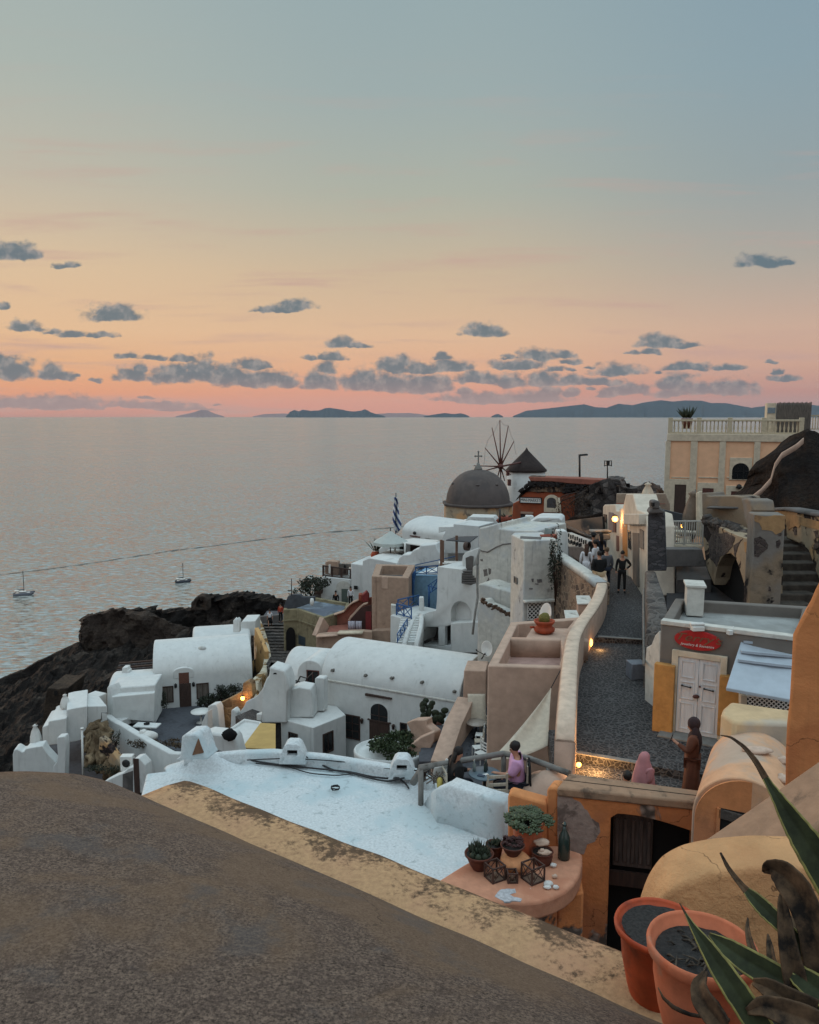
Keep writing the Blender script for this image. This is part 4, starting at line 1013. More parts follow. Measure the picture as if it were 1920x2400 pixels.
def chair(x,y,z,rz,m,label,name='chair',group=None,h=.9,blackcoat=False):
 t = thing(name,label,'chair',(x,y,z),group); T = Matrix.Translation((x,y,z)) @ Matrix.Rotation(rz,4,'Z')
 def nb(): b_ = MB(); b_.T = T; return b_
 b_ = nb(); b_.box((0,0,.44),(.42,.40,.035)); b_.build('seat',m,t,.01,1)
 for i in (-1,1):
  b_ = nb(); b_.bar((i * .19,.18,0),(i * .19,.18,.43),.035,.035); b_.build('leg',m,t)
  b_ = nb(); b_.bar((i * .19,-.18,0),(i * .19,-.20,h),.035,.035); b_.build('leg',m,t)
 b_ = nb()
 for zz in (.55,.68,.84): b_.box((0,-.2,zz),(.36,.022,.07))
 b_.build('backrest',m,t,.01,1); return t
cx,cy = atZ(Fc(492,350),TZ + .55).x,atZ(Fc(492,320),TZ + .6).y
chair(cx,cy + .1,TZ,.12,PALEW,'empty pale wooden slat back chair at the round table')
# street
def sheet(name,pts,z,m,label=None):
 mb = MB(); P_ = [Vector((x,y,z)) for x,y in pts]; mb.prism(P_,z - .5); return struct(mb.build(name,m))
S1,S2,S3 = -7.2,-7.03,-6.88
rl = atZ((1340,1764),S2); rr_ = atZ((1494,1790),S2); rdir = (rr_ - rl); re = rl + rdir * 4
sheet('lower_pavement',[(cbl.x - .1,cbl.y + .15),(cbr.x + 3,cbr.y - .3),(9,17.5),(3.2,17.5),(2.9,15)],S1,COBBLE)
e1,e2 = atZ((1395,1492),S3),atZ((1510,1501),S3)
mb = MB(); P_ = [rl,rr_,re,Vector((9.5,18,S2)),Vector((7.0,20.5,S2)),Vector((e2.x + .6,e2.y + .3,S2)),Vector((e1.x - .7,e1.y + .3,S2)),Vector((4.2,21.3,S2)),Vector((3.6,18.5,S2))]
mb.prism(P_,S2 - .6); struct(mb.build('cobbled_street',COBBLE))
mb = MB(); mb.prism([Vector((e1.x - .8,e1.y,S3)),Vector((e2.x + .8,e2.y - .05,S3)),Vector((9.6,33,S3)),Vector((8.8,38,S3)),Vector((8.0,44,S3)),Vector((6.0,44,S3)),Vector((6.3,36,S3)),Vector((7.1,30,S3)),Vector((6.0,26,S3))],S3 - .7); struct(mb.build('upper_street',COBBLE))
for nm,a,b_,z in (('kerb',atZ((1403,1493),S3),atZ((1506,1500),S3),S3),('kerb',atZ((1350,1766),S2),rr_,S2)):
 mb = MB(); mb.bar(a + Vector((0,.06,.006)),b_ + Vector((0,.06,.006)),.14,.02); struct(mb.build(nm,CONC))
# street wall with rounded white cap
sw = thing('street_wall','curving beige plastered wall with white rounded top along the cobbled street','wall',(4.5,20,-7))
base = [atZ(p,z) for p,z in (((1349,1822),S1),((1351,1780),S2),((1353,1700),S2),((1355,1628),S2),((1360,1573),S2),((1378,1530),S2),((1397,1500),S2),((1415,1460),S3),((1424,1430),S3),((1424,1400),S3),((1418,1384),S3))]
cen = []
for i,p in enumerate(base):
 d = (base[min(i + 1,len(base) - 1)] - base[max(i - 1,0)]); d.z = 0; d.normalize(); cen.append(Vector((p.x - d.y * .22,p.y + d.x * .22,-6.08 + (.0 if i else -.35) + .05 * noise.noise(p))))
fine = []
for i in range(len(cen) - 1):
 for k in range(5): fine.append(cen[i].lerp(cen[i + 1],k / 5))
fine.append(cen[-1])
for _ in range(4): fine = [fine[0]] + [(fine[i - 1] + fine[i] * 2 + fine[i + 1]) / 4 for i in range(1,len(fine) - 1)] + [fine[-1]]
mb = MB(); mb.wall(fine,.42,3,True,-12); mb.build('wall',BEIGE,sw,0,smooth=True)
mb = MB(); mb.wall([p + Vector((0,0,.02)) for p in fine],.40,.07,True); mb.build('coping',BEIGE_L,sw,0,smooth=True)
# blob at the lower end of the wall
mb = MB(); pb = Vector((base[0].x - .55,base[0].y - .1,-7.6)); mb.ell(pb,(.6,.5,.6),20,12,.2,3); tag(mb.build('plaster_buttress',BEIGE,None),'rounded plaster buttress at the foot of the street wall','buttress')
# wall light and ground light
WARM = simple('lit_lamp_glass',(255,190,110),.5,bmp=0,emit=(255,168,72),estr=9)
def point(loc,e,r=.05,col=(1,.52,.18)):
 l = bpy.data.lights.new('lamp_light','POINT'); l.energy = e; l.color = col; l.shadow_soft_size = r
 o = bpy.data.objects.new('lamp_light',l); o.location = loc; COL.objects.link(o); return o
def lamp_obj(name,label,loc,r,e,off,housing=True,shape=(1,1,1),cat='wall lamp'):
 t = thing(name,label,cat,loc); mb = MB(); mb.ell(loc,(r * shape[0],r * shape[1],r * shape[2]),14,8); mb.build('bulb',WARM,t)
 if housing:
  mb = MB(); mb.lathe([(.001,r * .9),(r * .5,r * 1.0),(r * .9,r * 1.15),(r * .4,r * 1.5),(.001,r * 1.6)],loc,12); mb.build('lamp_cap',IRON,t)
 l = point(Vector(loc) + Vector(off),e); l.parent = t; l.location = Vector(off); return t
def along(t):
 k = t * (len(base) - 1); i = min(int(k),len(base) - 2); return base[i].lerp(base[i + 1],k - i)
wp_ = None
for i in range(len(fine) - 1):
 d = (fine[i + 1] - fine[i]); n_ = Vector((d.y,-d.x,0)).normalized(); q_ = Wall(fine[i] + n_ * .215,fine[i + 1] + n_ * .215); u,z = q_.uz((1384,1506))
 if 0 <= u <= q_.L and -7 < z < -6: wp_ = q_.pt(u,z,.02)
wp_ = wp_ or Vector((5.4,23.5,-6.5))
lamp_obj('wall_lamp','small round orange light set into the street wall',wp_,.09,6,(.25,-.1,-.12),False,(.5,.8,1.3))
gl = atZ((1353,1790),S1 + .12); lamp_obj('ground_light','bright floor spotlight at the foot of the street wall',(gl.x + .02,gl.y - .05,gl.z),.05,45,(.3,-.1,.12),False,cat='floor light')
# step boxes left of the wall
for i,(x0,y0,x1,y1,yy,lb) in enumerate([(100,148,196,240,26.2,'topmost pink stepped block against the street wall'),(22,254,112,350,24.3,'middle pink stepped block against the street wall'),(-60,352,48,600,22.6,'lowest pink stepped block against the street wall')]):
 t = thing('stepped_block',lb,'step',atY(E(x0,y1),yy),'pink stepped blocks')
 c0 = atY(E(x0,(y0 + y1) / 2),yy); zt_ = c0.z
 w_ = (x1 - x0) / 2.875 / F * yy
 mb = MB(); mb.prism([Vector((c0.x,yy,zt_)),Vector((c0.x + w_ * 1.1,yy,zt_)),Vector((c0.x + w_ * 1.4,yy + 1.2,zt_)),Vector((c0.x + w_ * .45,yy + 1.2,zt_))],zt_ - 3); mb.build('block',BEIGE,t,.03)
 mb = MB(); mb.prism([Vector((c0.x - .03,yy - .03,zt_ + .05)),Vector((c0.x + w_ * 1.1,yy - .03,zt_ + .05)),Vector((c0.x + w_ * 1.4,yy + 1.2,zt_ + .05)),Vector((c0.x + w_ * .45 - .03,yy + 1.2,zt_ + .05))],zt_ + .003); mb.build('cap',WHITE_OLD,t,.01)
# pink building below the street wall
pb_ = thing('pink_house','plain beige pink house with sunken roof terraces below the street','house',(3,20,-10))
Zp = -6.35
rf = [atZ((1143,1560),Zp),atZ((1332,1566),Zp),atZ((1340,1535),Zp),Vector((4.6,22.2,Zp)),Vector((5.6,24.6,Zp)),atZ((1197,1458),Zp)]
mb = MB(); blockmb(mb,rf,-18,(.24,.55),1); mb.build('wall',[BEIGE,plaster('pink_roof_screed',(172,140,130),(120,100,94),.5)],pb_,.035)
c1,c2 = atZ((1180,1494),Zp),atZ((1345,1497),Zp); mb = MB(); mb.wall([c1 + Vector((.2,0,-.01)),c2 + Vector((.4,0,-.01))],.24,.6,True); mb.build('cross_wall',BEIGE,pb_,0,smooth=True)
m1 = atZ(H(985,1700),Zp - .012); m2 = atZ(H(1080,1560),Zp - .012); m3 = atZ(H(1540,1570),Zp - .012); m4 = atZ(H(1560,1700),Zp - .012)
mb = MB(); mb.prism([m1,m2,Vector((5.3,m3.y,m3.z)),Vector((4.7,m4.y,m4.z))],Zp - .6); mb.build('roof',BEIGE,pb_,.02)
# stacked pots with cactus on that roof
b = atZ(H(1240,1625),Zp); sp = thing('stacked_pots','stack of brown clay casseroles holding a round cactus on the pink roof','plant pot',b)
mb = MB(); mb.lathe([(.001,0),(.22,0),(.3,.06),(.31,.14),(.24,.19),(.22,.21),(.26,.27),(.3,.32),(.31,.37),(.27,.38),(.25,.33),(.001,.31)],(b.x,b.y,Zp),24); mb.tube([(b.x - .3,b.y,Zp + .16),(b.x - .42,b.y - .02,Zp + .17)],.035,8); mb.build('pot',TERRA_R,sp)
mb = MB(); mb.ell((b.x,b.y,Zp + .42),(.17,.17,.19),14,10,.1); mb.build('round_cactus',simple('yellow_green_cactus',(120,112,52),.8,var=.4,scale=40),sp)
spikes((b.x,b.y,Zp + .45),.12,40,.12,.006,simple('straw_spines',(170,150,100),.8),sp,'spines',2,.6,1.4)
dsh = thing('satellite_dish','white satellite dish standing edge on above the stacked pots','satellite dish',atY(H(1260,1400),24.8))
dc = atY(H(1265,1380),24.8); mb = MB(); mb.lathe([(.001,-.06),(.2,-.035),(.36,.02),(.37,.035),(.36,.035),(.2,-.015),(.001,-.04)],dc,24,axis=Vector((-.93,-.3,.25))); mb.build('reflector',WHITEP,dsh)
mb = MB(); mb.tube([dc,dc + Vector((.15,.1,-.1)),(dc.x + .15,dc.y + .1,Zp - .02)],.025,6); mb.build('mast',STEEL,dsh)
# sloped beam + terrace left of pink house (around y 36)
sb = thing('sloping_parapet','straight beige parapet sloping down beside the shaded cafe steps','wall',atY(B(1330,1000),35))
mb = MB(); mb.wall([atY(B(1415,818),36.5),atY(B(1330,990),34.5),atY(B(1240,1250),32.0)],.8,3,False,-22); mb.build('parapet',BEIGE,sb,.03)
cb = thing('beige_pier','square beige pier between the long vault and the pink house','wall',atY(B(1470,720),37))
fblock(cb,'pier',[B(1402,635),B(1550,640),B(1550,900),B(1395,820)],(36.8,36.6),1.6,BEIGE,.05)
cf = thing('cafe_courtyard','shaded narrow cafe courtyard beside the pink house','terrace',atY(B(1480,1100),33))
mb = MB(); zc = atY(B(1480,1000),35).z - .75
mb.prism([Vector((1.0,30.5,zc)),Vector((3.6,30.5,zc)),Vector((4.4,40,zc)),Vector((2.2,40,zc))],zc - 4); mb.build('floor',PAVE,cf)
p = atY(B(1485,985),35.2)
def ctable(p,r,m,label):
 t = thing('cafe_table',label,'table',(p.x,p.y,p.z - .74),'round cafe tables'); mb = MB(); mb.lathe([(.001,-.04),(r,-.04),(r,0),(.001,0)],p,24); mb.build('table_top',m,t)
 mb = MB(); mb.lathe([(.001,-.74),(.25,-.74),(.04,-.7),(.04,-.05),(.001,-.05)],p,10); mb.build('pedestal',IRON,t)
ctable(p,.95 * .5,simple('marble_top',(170,160,150),.4),'round marble cafe table in the shaded courtyard')
ctable(atY(B(1272,973),37.5),.62,WHITEP,'round white table beside the dark cactus')
pl_ = atY(B(1485,880),36.3); mb = MB(); rows = []
for i in range(9):
 t = i / 8; rows.append([pl_ + Vector((k * .42,-.6 * t,.5 - 1.1 * t + .15 * sin(t * 3 + 1))) for k in (-2 / 2.0,-.5,0,.5,1.0)])
mb.loft(rows); o = mb.build('cloth_awning',CANVAS,None); o.modifiers.new('s','SOLIDIFY').thickness = .02; tag(o,'pale cloth hanging over the end of the shaded courtyard','cloth')
for i,(x,y,Y) in enumerate([(1510,1010,34.6),(1505,1060,33.9),(1495,1110,33.2),(1520,940,35.8),(1515,1145,32.6)]):
 p = atY(B(x,y),Y); chair(p.x,p.y,zc,1.4 + .2 * i,PALEW if i % 2 else WHITEP,'slatted cafe chair ' + ['pulled out below the round table','second below the round table','in the middle of the chair row','behind the round table','nearest the railing'][i] + ' in the shaded courtyard',group='cafe chairs in the courtyard')
# sail
sh = thing('shade_sail','triangular cream shade sail stretched over the railing','shade sail',atY((1240,1700),17.5))
t1,t2,t3 = atY((1292,1612),18.8),atY((1150,1782),16.4),atY((1284,1748),16.9)
mb = MB(); rows = []
for i in range(11):
 t = i / 10; a,b_ = t1.lerp(t2,t),t1.lerp(t3,t); row = []
 for k in range(9):
  u = k / 8; q_ = a.lerp(b_,u); row.append(q_ - Vector((0,0,.28 * t * (1 - t) * (1 + sin(pi * u)) + .1 * sin(pi * u) * t)))
 rows.append(row)
mb.loft(rows); o = mb.build('canvas',CANVAS,sh); o.modifiers.new('s','SOLIDIFY').thickness = .008
mb = MB(); mb.tube([t1,atY((1326,1548),19.6)],.012,5); mb.tube([t3,atY((1322,1745),16.9)],.012,5); mb.build('cord',IRON,sh)
# jewellery shop
SH = thing('shop_building','grey shop with red oval sign and white double door','shop',(6.5,18,S2))
dl = atZ((1583,1716),S2); dr = atZ((1678,1734),S2); wl = Wall(dl + (dl - dr) * .6,dr + (dr - dl) * 1.9)
zr = wl.uz((1544,1455))[1]; uL = wl.uz((1544,1600))[0]
uR = wl.L
P0 = wl.pt(uL,zr); P1 = wl.pt(uR,zr); P2 = atZ((1895,1432),zr); P3 = atZ((1583,1402),zr)
P2 = P1 - wl.n * 3.2
mb = MB(); blockmb(mb,[P0,P1,P2,P3],S2 - 1.5,(.22,.28),1); mb.build('wall',[simple('warm_grey_wall',(118,112,106),.9,var=.15,scale=1.5),plaster('pale_shop_roof',(158,160,158),(96,94,92),.7,.5,.64,.8,patch=((134,134,130),.5,.8))],SH,.03)
mb = MB(); fr_ = [P0 + wl.n * .03,P1 + wl.n * .03,P1 - wl.n * .2,P0 - wl.n * .2]; mb.prism([Vector((p.x,p.y,zr + .03)) for p in fr_],zr - .07); mb.build('cornice',WHITE_OLD,SH,.015)
r = wl.rect(E(778,535),E(1040,1092)); (u0,z0),(u1,_),(_,z1),_ = r; z0 = S2 + .04
fm = MB(); w_ = .13
for q_ in (wl.R(u0 - w_,u0,z0 - .03,z1 + w_),wl.R(u1,u1 + w_,z0 - .03,z1 + w_),wl.R(u0,u1,z1,z1 + w_)): wl.ext(fm,q_,.07,-.05)
fm.build('door_frame',CREAM,SH,.01,1)
um = (u0 + u1) / 2
for a,b_ in ((u0,um - .004),(um + .004,u1)):
 mb = MB(); wl.ext(mb,wl.R(a,b_,z0,z1),.03,-.03); g = (b_ - a) * .16
 for (c0,c1) in ((.05,.40),(.45,.68),(.73,.95)):
  aa,bb = a + g,b_ - g; za,zb_ = z0 + (z1 - z0) * c0,z0 + (z1 - z0) * c1
  for q_ in (wl.R(aa,aa + .025,za,zb_),wl.R(bb - .025,bb,za,zb_),wl.R(aa + .025,bb - .025,za,za + .025),wl.R(aa + .025,bb - .025,zb_ - .025,zb_)): wl.ext(mb,q_,.045,.02)
 d_ = mb.build('door',DOORW,SH,.006,1)
 c_ = a + (b_ - a) * (.45 if a == u0 else .5); zh = z0 + (z1 - z0) * .62
 hb = MB(); hb.tube([wl.pt(c_ - .09,zh + .01,.07),wl.pt(c_ + .09,zh - .01,.07)],.012,6); hb.ell(wl.pt(c_ - .09,zh + .01,.06),(.022,) * 3,8,6); hb.ell(wl.pt(c_ + .09,zh - .01,.06),(.022,) * 3,8,6); hb.build('handle',IRON,d_)
mb = MB(); mb.ell(wl.pt(um - .03,z0 + (z1 - z0) * .51,.07),(.075,.04,.045),10,8); mb.ell(wl.pt(um + .04,z0 + (z1 - z0) * .645,.06),(.025,) * 3,8,6); mb.build('padlock',REDWOOD,SH)
for (x0,y0,x1,y1,nm) in ((625,575,742,1085,'left'),(1062,655,1190,1085,'right')):
 mb = MB(); q_ = wl.rect(E(x0,y0),E(x1,y1)); q_ = [(a,max(S2 - .02,b)) for a,b in q_]; wl.ext(mb,q_,.16,-.02)
 mb.build('yellow_pilaster',plaster('mustard_' + nm,(188,138,80),(140,100,60),.5,.5,.7,2),SH,.02)
mb = MB(); wl.ext(mb,wl.R(u0 - .3,u1 + .3,S2 - .02,S2 + .035),.45,0); mb.build('doorstep',CONC,SH,.01)
# sign
sc_ = wl.uz(E(908,432)); sg = thing('shop_sign','red oval shop sign with cursive lettering above the white doors','sign',wl.pt(sc_[0],sc_[1],.05))
ru = (wl.uz(E(1066,440))[0] - wl.uz(E(750,425))[0]) / 2; rzz = .0
rzz = (wl.uz(E(908,366))[1] - wl.uz(E(908,498))[1]) / 2
mb = MB(); el_ = lambda s: [(sc_[0] + ru * s * cos(2 * pi * k / 40),sc_[1] + rzz * s * sin(2 * pi * k / 40)) for k in range(40)]
wl.ext(mb,el_(1),.06,.0); mb.build('sign_board',RED,sg,.008,1)
def text(parent,s,wl,u,z,size,m,off=.065,name='lettering',shear=0.0,sx=1.0,ext=.004,bold=.0):
 cu = bpy.data.curves.new(name,'FONT'); cu.body = s; cu.size = size; cu.extrude = ext; cu.align_x = 'CENTER'; cu.align_y = 'CENTER'; cu.shear = shear; cu.offset = bold
 o = bpy.data.objects.new(name,cu); COL.objects.link(o)
 R = Matrix((wl.d,Vector((0,0,1)),wl.n)).transposed().to_4x4()
 if wl.d.cross(Vector((0,0,1))).dot(wl.n) < 0: R = Matrix((-wl.d,Vector((0,0,1)),wl.n)).transposed().to_4x4()
 mw = Matrix.Translation(wl.pt(u,z,off)) @ R @ Matrix.Diagonal((sx,1,1,1))
 dg = bpy.context.evaluated_depsgraph_get(); dg.update(); me = bpy.data.meshes.new_from_object(o.evaluated_get(dg)); bpy.data.objects.remove(o)
 me.transform(mw); me.transform(Matrix.Translation(-org(parent))); me.materials.clear(); me.materials.append(m)
 o = bpy.data.objects.new(name,me); COL.objects.link(o)
 if parent: o.parent = parent
 return o
GOLD = simple('dull_gold_paint',(122,90,66),.5,bmp=0)
text(sg,"Terry's",wl,sc_[0],sc_[1] + rzz * .22,rzz * 1.05,GOLD,.068,shear=.35,sx=1.5)
text(sg,'Jewellery & Souvenirs',wl,sc_[0],sc_[1] - rzz * .48,rzz * .36,WHITEP,.068,'small_lettering',shear=.3)
mb = MB(); p = wl.pt(*wl.uz(E(910,345)),.1); mb.box(p,(.26,.16,.1),.1); mb.box(p + Vector((0,.02,.09)),(.3,.1,.05)); tag(mb.build('sign_lamp',WHITEP,None,.01),'small white floodlight over the red sign','lamp')
mb = MB(); p = wl.pt(*wl.uz(E(1125,375)),.06); mb.box(p,(.1,.1,.1),.3); mb.tube([p,p + Vector((.12,.1,.1))],.015,6); tag(mb.build('security_light',WHITEP,None,.01),'tiny white spotlight right of the red sign','lamp')
# roof chimney box
cb_ = atZ(E(890,275),zr - .25); cz = cb_.z; t = thing('roof_chimney','square white chimney box on the shop roof','chimney',cb_)
w0 = Wall(atY(E(828,270),cb_.y + .1),atY(E(945,285),cb_.y)); hh = w0.uz(E(828,110))[1]
hh = max(hh,cz + .7)
mb = MB(); w0.ext(mb,w0.R(0,w0.L,cz,hh),0,-.62); mb.build('chimney_stack',WHITE_OLD,t,.015)
mb = MB(); w0.ext(mb,w0.R(-.04,w0.L + .04,hh + .002,hh + .06),.04,-.66); mb.build('cap',WHITE_OLD,t,.01)
# slanted awning roof + lattice to the right
aw_ = thing('corrugated_canopy','slanting pale blue metal canopy right of the shop door','canopy',atY(E(1350,600),15.4))
ya,yb = 16.6,15.0
q1,q2,q3,q4 = atY(E(1215,388),ya),atY(E(1560,400),ya - .25),atY(E(1545,835),yb - .25),atY(E(1098,752),yb)
PB = simple('pale_blue_metal',(172,182,192),.6,var=.1,scale=2)
mb = MB(); mb.add([q1,q2,q3,q4] + [p - Vector((0,0,.07)) for p in (q1,q2,q3,q4)],[(0,1,2,3),(7,6,5,4),(0,4,5,1),(1,5,6,2),(2,6,7,3),(3,7,4,0)]); mb.build('roof_panel',PB,aw_,.01,1)
mb = MB()
for t in (.19,.37,.53): a,b_ = q1.lerp(q4,t),q2.lerp(q3,t); mb.bar(a.lerp(b_,.06) + Vector((0,0,.03)),b_ + Vector((0,0,.03)),.09 if t > .2 else .03,.05)
mb.build('roof_batten',PB,aw_)
lt = thing('lattice_screen','white diamond lattice under the slanting metal canopy','lattice',atY(E(1400,860),15.6))
def lattice(parent,wl,u0,u1,z0,z1,s,w_,m,off=0.0,frame=True):
 mb = MB(); H_ = z1 - z0; L_ = u1 - u0
 k = -int(H_ / s) - 1
 while k * s < L_:
  for sg_ in (1,-1):
   a = k * s; b_ = a + H_
   ua,ub = max(a,0),min(b_,L_)
   if ub > ua:
    za,zb_ = (z0 + (ua - a),z0 + (ub - a)) if sg_ == 1 else (z1 - (ua - a),z1 - (ub - a))
    mb.bar(wl.pt(u0 + ua,za,off + .006 * sg_),wl.pt(u0 + ub,zb_,off + .006 * sg_),w_,.008,up=tuple(wl.n))
  k += 1
 if frame:
  for q_ in (wl.R(u0 - .03,u0,z0,z1),wl.R(u1,u1 + .03,z0,z1),wl.R(u0 - .03,u1 + .03,z1,z1 + .03),wl.R(u0 - .03,u1 + .03,z0 - .03,z0)): wl.ext(mb,q_,off + .02,off - .02)
 return mb.build('lattice',m,parent)
wlt = Wall(atY(E(1210,830),15.75),atY(E(1560,900),15.45)); ua,za = wlt.uz(E(1240,810)); ub,zb_ = wlt.uz(E(1560,915))
lattice(lt,wlt,ua,ub,min(za,zb_) - .25,za,.09,.02,WHITEP)
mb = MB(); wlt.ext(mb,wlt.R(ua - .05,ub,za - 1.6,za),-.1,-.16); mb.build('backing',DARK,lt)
fblock(lt,'post',[E(1198,800),E(1240,808),E(1240,1000),E(1198,1000)],(15.7,15.7),.12,CREAM,.01)
# cream block and orange barrel vault (stair hood)
cbk = thing('cream_block','cream plastered block beside the shop with flat greyish top','wall',atY(E(1300,1000),13))
zt_ = atY(E(1130,880),13.4).z
rblock(cbk,'block',[(E(1062,930),zt_),(E(1076,893),zt_),(E(1130,845),zt_),(E(1560,905),zt_),(E(1600,1000),zt_),(E(1150,985),zt_)],-9,plaster('cream_block_plaster',(204,176,138),(160,150,140),.5,.52,.7,.9,patch=((178,170,160),.6,.7)),None,.08)
bv = thing('barrel_vault','orange barrel vaulted stair hood with flaking top and stone lintelled window','vault',atY(G(1180,300),11))
fL,fR = atY(G(868,300),11.15),atY((1865,1904),10.75); fm_ = (fL + fR) / 2; hw = (fR - fL).xy.length / 2
zc_ = atY(G(1180,62),11.0).z; zs_ = zc_ - hw * .98
axd = Vector((.46,.89,0)).normalized(); bk = fm_ + axd * 2.0
mb = MB(); mb.vault(fm_.xy,bk.xy,hw,zs_,zc_ - zs_,-9.5,28)
vo = mb.build('vault_body',PEACHY,bv,.02)
wv = Wall(fL,fR); u0,_ = wv.uz(G(868,400)); u1 = wv.L; cu_ = (u0 + u1) / 2
mb = MB(); ol = Wall.arch(u0 + .03,u1 - .03,-9.5,zs_,zc_ - .035,24); wv.ext(mb,ol,.02,-.01); vf = mb.build('gable',ORANGE_P,bv)
r = wv.rect(G(1050,262),G(1330,560)); cm = MB(); wv.ext(cm,r,.2,-.009)
mb = MB(); (a0,b0),(a1,_),(_,b1),_ = r; wv.ext(mb,[(a0,b0),(a1,b0),(a1,b1 - .05),(a0,b1)],.028,.018); win = mb.build('window',DARK,bv)
lu0,lz = wv.uz(G(1045,262)); lu1,_ = wv.uz(G(1260,300)); mb = MB(); wv.ext(mb,[(lu0,lz - .15),(lu1 + .4,lz - .3),(lu1 + .4,lz - .14),(lu0,lz)],.05,.0); mb.build('lintel',RUBBLE,win,.01)
mb = MB(); wv.ext(mb,[(lu0 - .02,lz - 1.5),(lu0 + .03,lz - 1.5),(lu0 + .03,lz),(lu0 - .02,lz)],.05,0); mb.build('jamb',ORANGE_P,win)
for i,(x,y,s) in enumerate([(1310,1165,(.22,.12,.05)),(1485,1195,(.1,.08,.06)),(1480,1355,(.09,.1,.06))]):
 p = atY(E(x,y),11.9 if i < 2 else 11.3)
 # rest on the vault crown
 ax = (p.xy - fm_.xy) - axd.xy * ((p.xy - fm_.xy).dot(axd.xy)); dd = min(ax.length,hw * .95)
 z = zs_ + (zc_ - zs_) * sqrt(1 - (dd / hw) ** 2)
 stone((p.x,p.y,z + s[2] * .5),s,STN,['flat plaster lump on the crown of the orange vault','small pale stone beside the orange wall on the vault','small pale stone lower on the vault flank'][i],'stones on the orange vault',20 + i,'stone')
# white/grey rounded pier at the left of the shop
wp2 = thing('rounded_pier','rough whitewashed rounded pier at the left corner of the shop','wall',atY(E(600,700),18.2))
fblock(wp2,'pier',[E(645,370),E(618,400),E(595,460),E(560,480),E(550,600),E(548,900),E(560,940),E(625,945),E(650,945),E(650,370)],(19.0,18.2),.8,WHITE_OLD,.08)
mb = MB(); p = atZ(E(505,700),S2); mb.box((p.x,p.y + .2,S2 + .22),(.42,.42,.44),.1); o = mb.build('electrical_box',simple('grey_box_metal',(116,122,132),.5),None,.02); tag(o,'square grey box standing on the street by the pier','box')
L = crop(640,1280,6.635); Nn = crop(560,1400,6.74); O = crop(0,1560,4.107); Pc = crop(1000,960,3.594); Q = crop(1600,1150,5.39)
def poly(c,*xy): return [c(xy[i],xy[i + 1]) for i in range(0,len(xy),2)]
def tube_obj(name,mat,parent,pts,r,n=7): mb = MB(); mb.tube(pts,r,n); return mb.build(name,mat,parent)
def railing(parent,pts,h,m,sp=.9,style='x',r=.025,post='post',zoff=0.0):
 """handrail with bottom rail and crossed infill between posts; pts at floor level"""
 pts = [Vector(p) for p in pts]; up = Vector((0,0,h))
 mb = MB()
 for a,b_ in zip(pts,pts[1:]):
  mb.bar(a + up,b_ + up,r * 2.2,r * 2); mb.bar(a + up * .12,b_ + up * .12,r * 1.6,r * 1.6)
  n = max(1,round((b_ - a).length / sp))
  for k in range(n):
   p,q_ = a.lerp(b_,k / n),a.lerp(b_,(k + 1) / n)
   if style == 'x': mb.bar(p + up * .12,q_ + up * .95,r * 1.2,r * 1.2); mb.bar(p + up * .95,q_ + up * .12,r * 1.2,r * 1.2)
   elif style == 'v':
    for j in range(1,8): c_ = p.lerp(q_,j / 8); mb.bar(c_ + up * .12,c_ + up * .98,r,r)
 mb.build('rail_panel',m,parent)
 for a,b_ in zip(pts,pts[1:]):
  n = max(1,round((b_ - a).length / sp))
  for k in range(n + 1):
   if k == n and b_ is not pts[-1]: continue
   p = a.lerp(b_,k / n); mb = MB(); mb.bar(p - Vector((0,0,.02)),p + up * 1.04,r * 2.4,r * 2.4); mb.build(post,m,parent)
# long vaulted house
vh = thing('vaulted_house','long white barrel vaulted house with arched fanlight over its brown door','house',(-1,40,-17))
ZE = -14.3; eL,eR = atZ(B(440,694),ZE),atZ(B(1372,852),ZE); wl = Wall(eL,eR); hw = 2.25; bk = -wl.n
mA = eL + bk * hw; mB_ = eR + bk * hw
rise = atY(B(600,435),(mA + (mB_ - mA) * .13).y).z - ZE
mb = MB(); mb.vault(mA,mB_,hw,ZE,rise,-22,30); vb = mb.build('vault_body',WHITE,vh,.06)
mb = MB(); wl.ext(mb,[(-.02,ZE - .06),(wl.L + .02,ZE - .06),(wl.L + .02,ZE + .05),(-.02,ZE + .05)],.05,-.2); mb.build('eave_band',WHITE_OLD,vh,.03)
(u0,z0),(u1,_),(_,z1),_ = wl.rect(B(775,850),B(890,985)); zs = z1 - (u1 - u0) / 2 * .85
mb = MB(); wl.ext(mb,wl.arch(u0 - .07,u1 + .07,z0 - .05,zs,z1 + .07),.035,-.05); fl_ = mb.build('fanlight',WHITE,vh)
mb = MB(); wl.ext(mb,wl.arch(u0,u1,z0,zs,z1),.045,-.02); mb.build('pane',GLASS,fl_)
mb = MB(); um = (u0 + u1) / 2; wl.ext(mb,wl.R(um - .02,um + .02,z0,z1),.06,.04); wl.ext(mb,wl.R(u0,u1,z0 + .25,z0 + .29),.058,.042); mb.build('glazing_bar',BROWN,fl_)
dz_ = z0
(u0,z0),(u1,_),(_,z1),_ = wl.rect(B(765,985),B(902,1225)); z1 = dz_ - .05; door(vh,wl,wl.R(u0,u1,z1 - 2.15,z1),BROWN,None,2)
mb = MB(); wl.ext(mb,wl.R(u0 - .08,u1 + .08,z1,z1 + .06),.09,-.02); mb.build('lintel',BROWN,vh)
frame_win(wl,vh,wl.rect(B(605,935),B(697,1100)),GLASS,BROWN,fw=.06,bars=(1,2))
frame_win(wl,vh,wl.rect(B(978,992),B(1013,1112)),GLASS,BROWN,fw=.05,bars=(0,2))
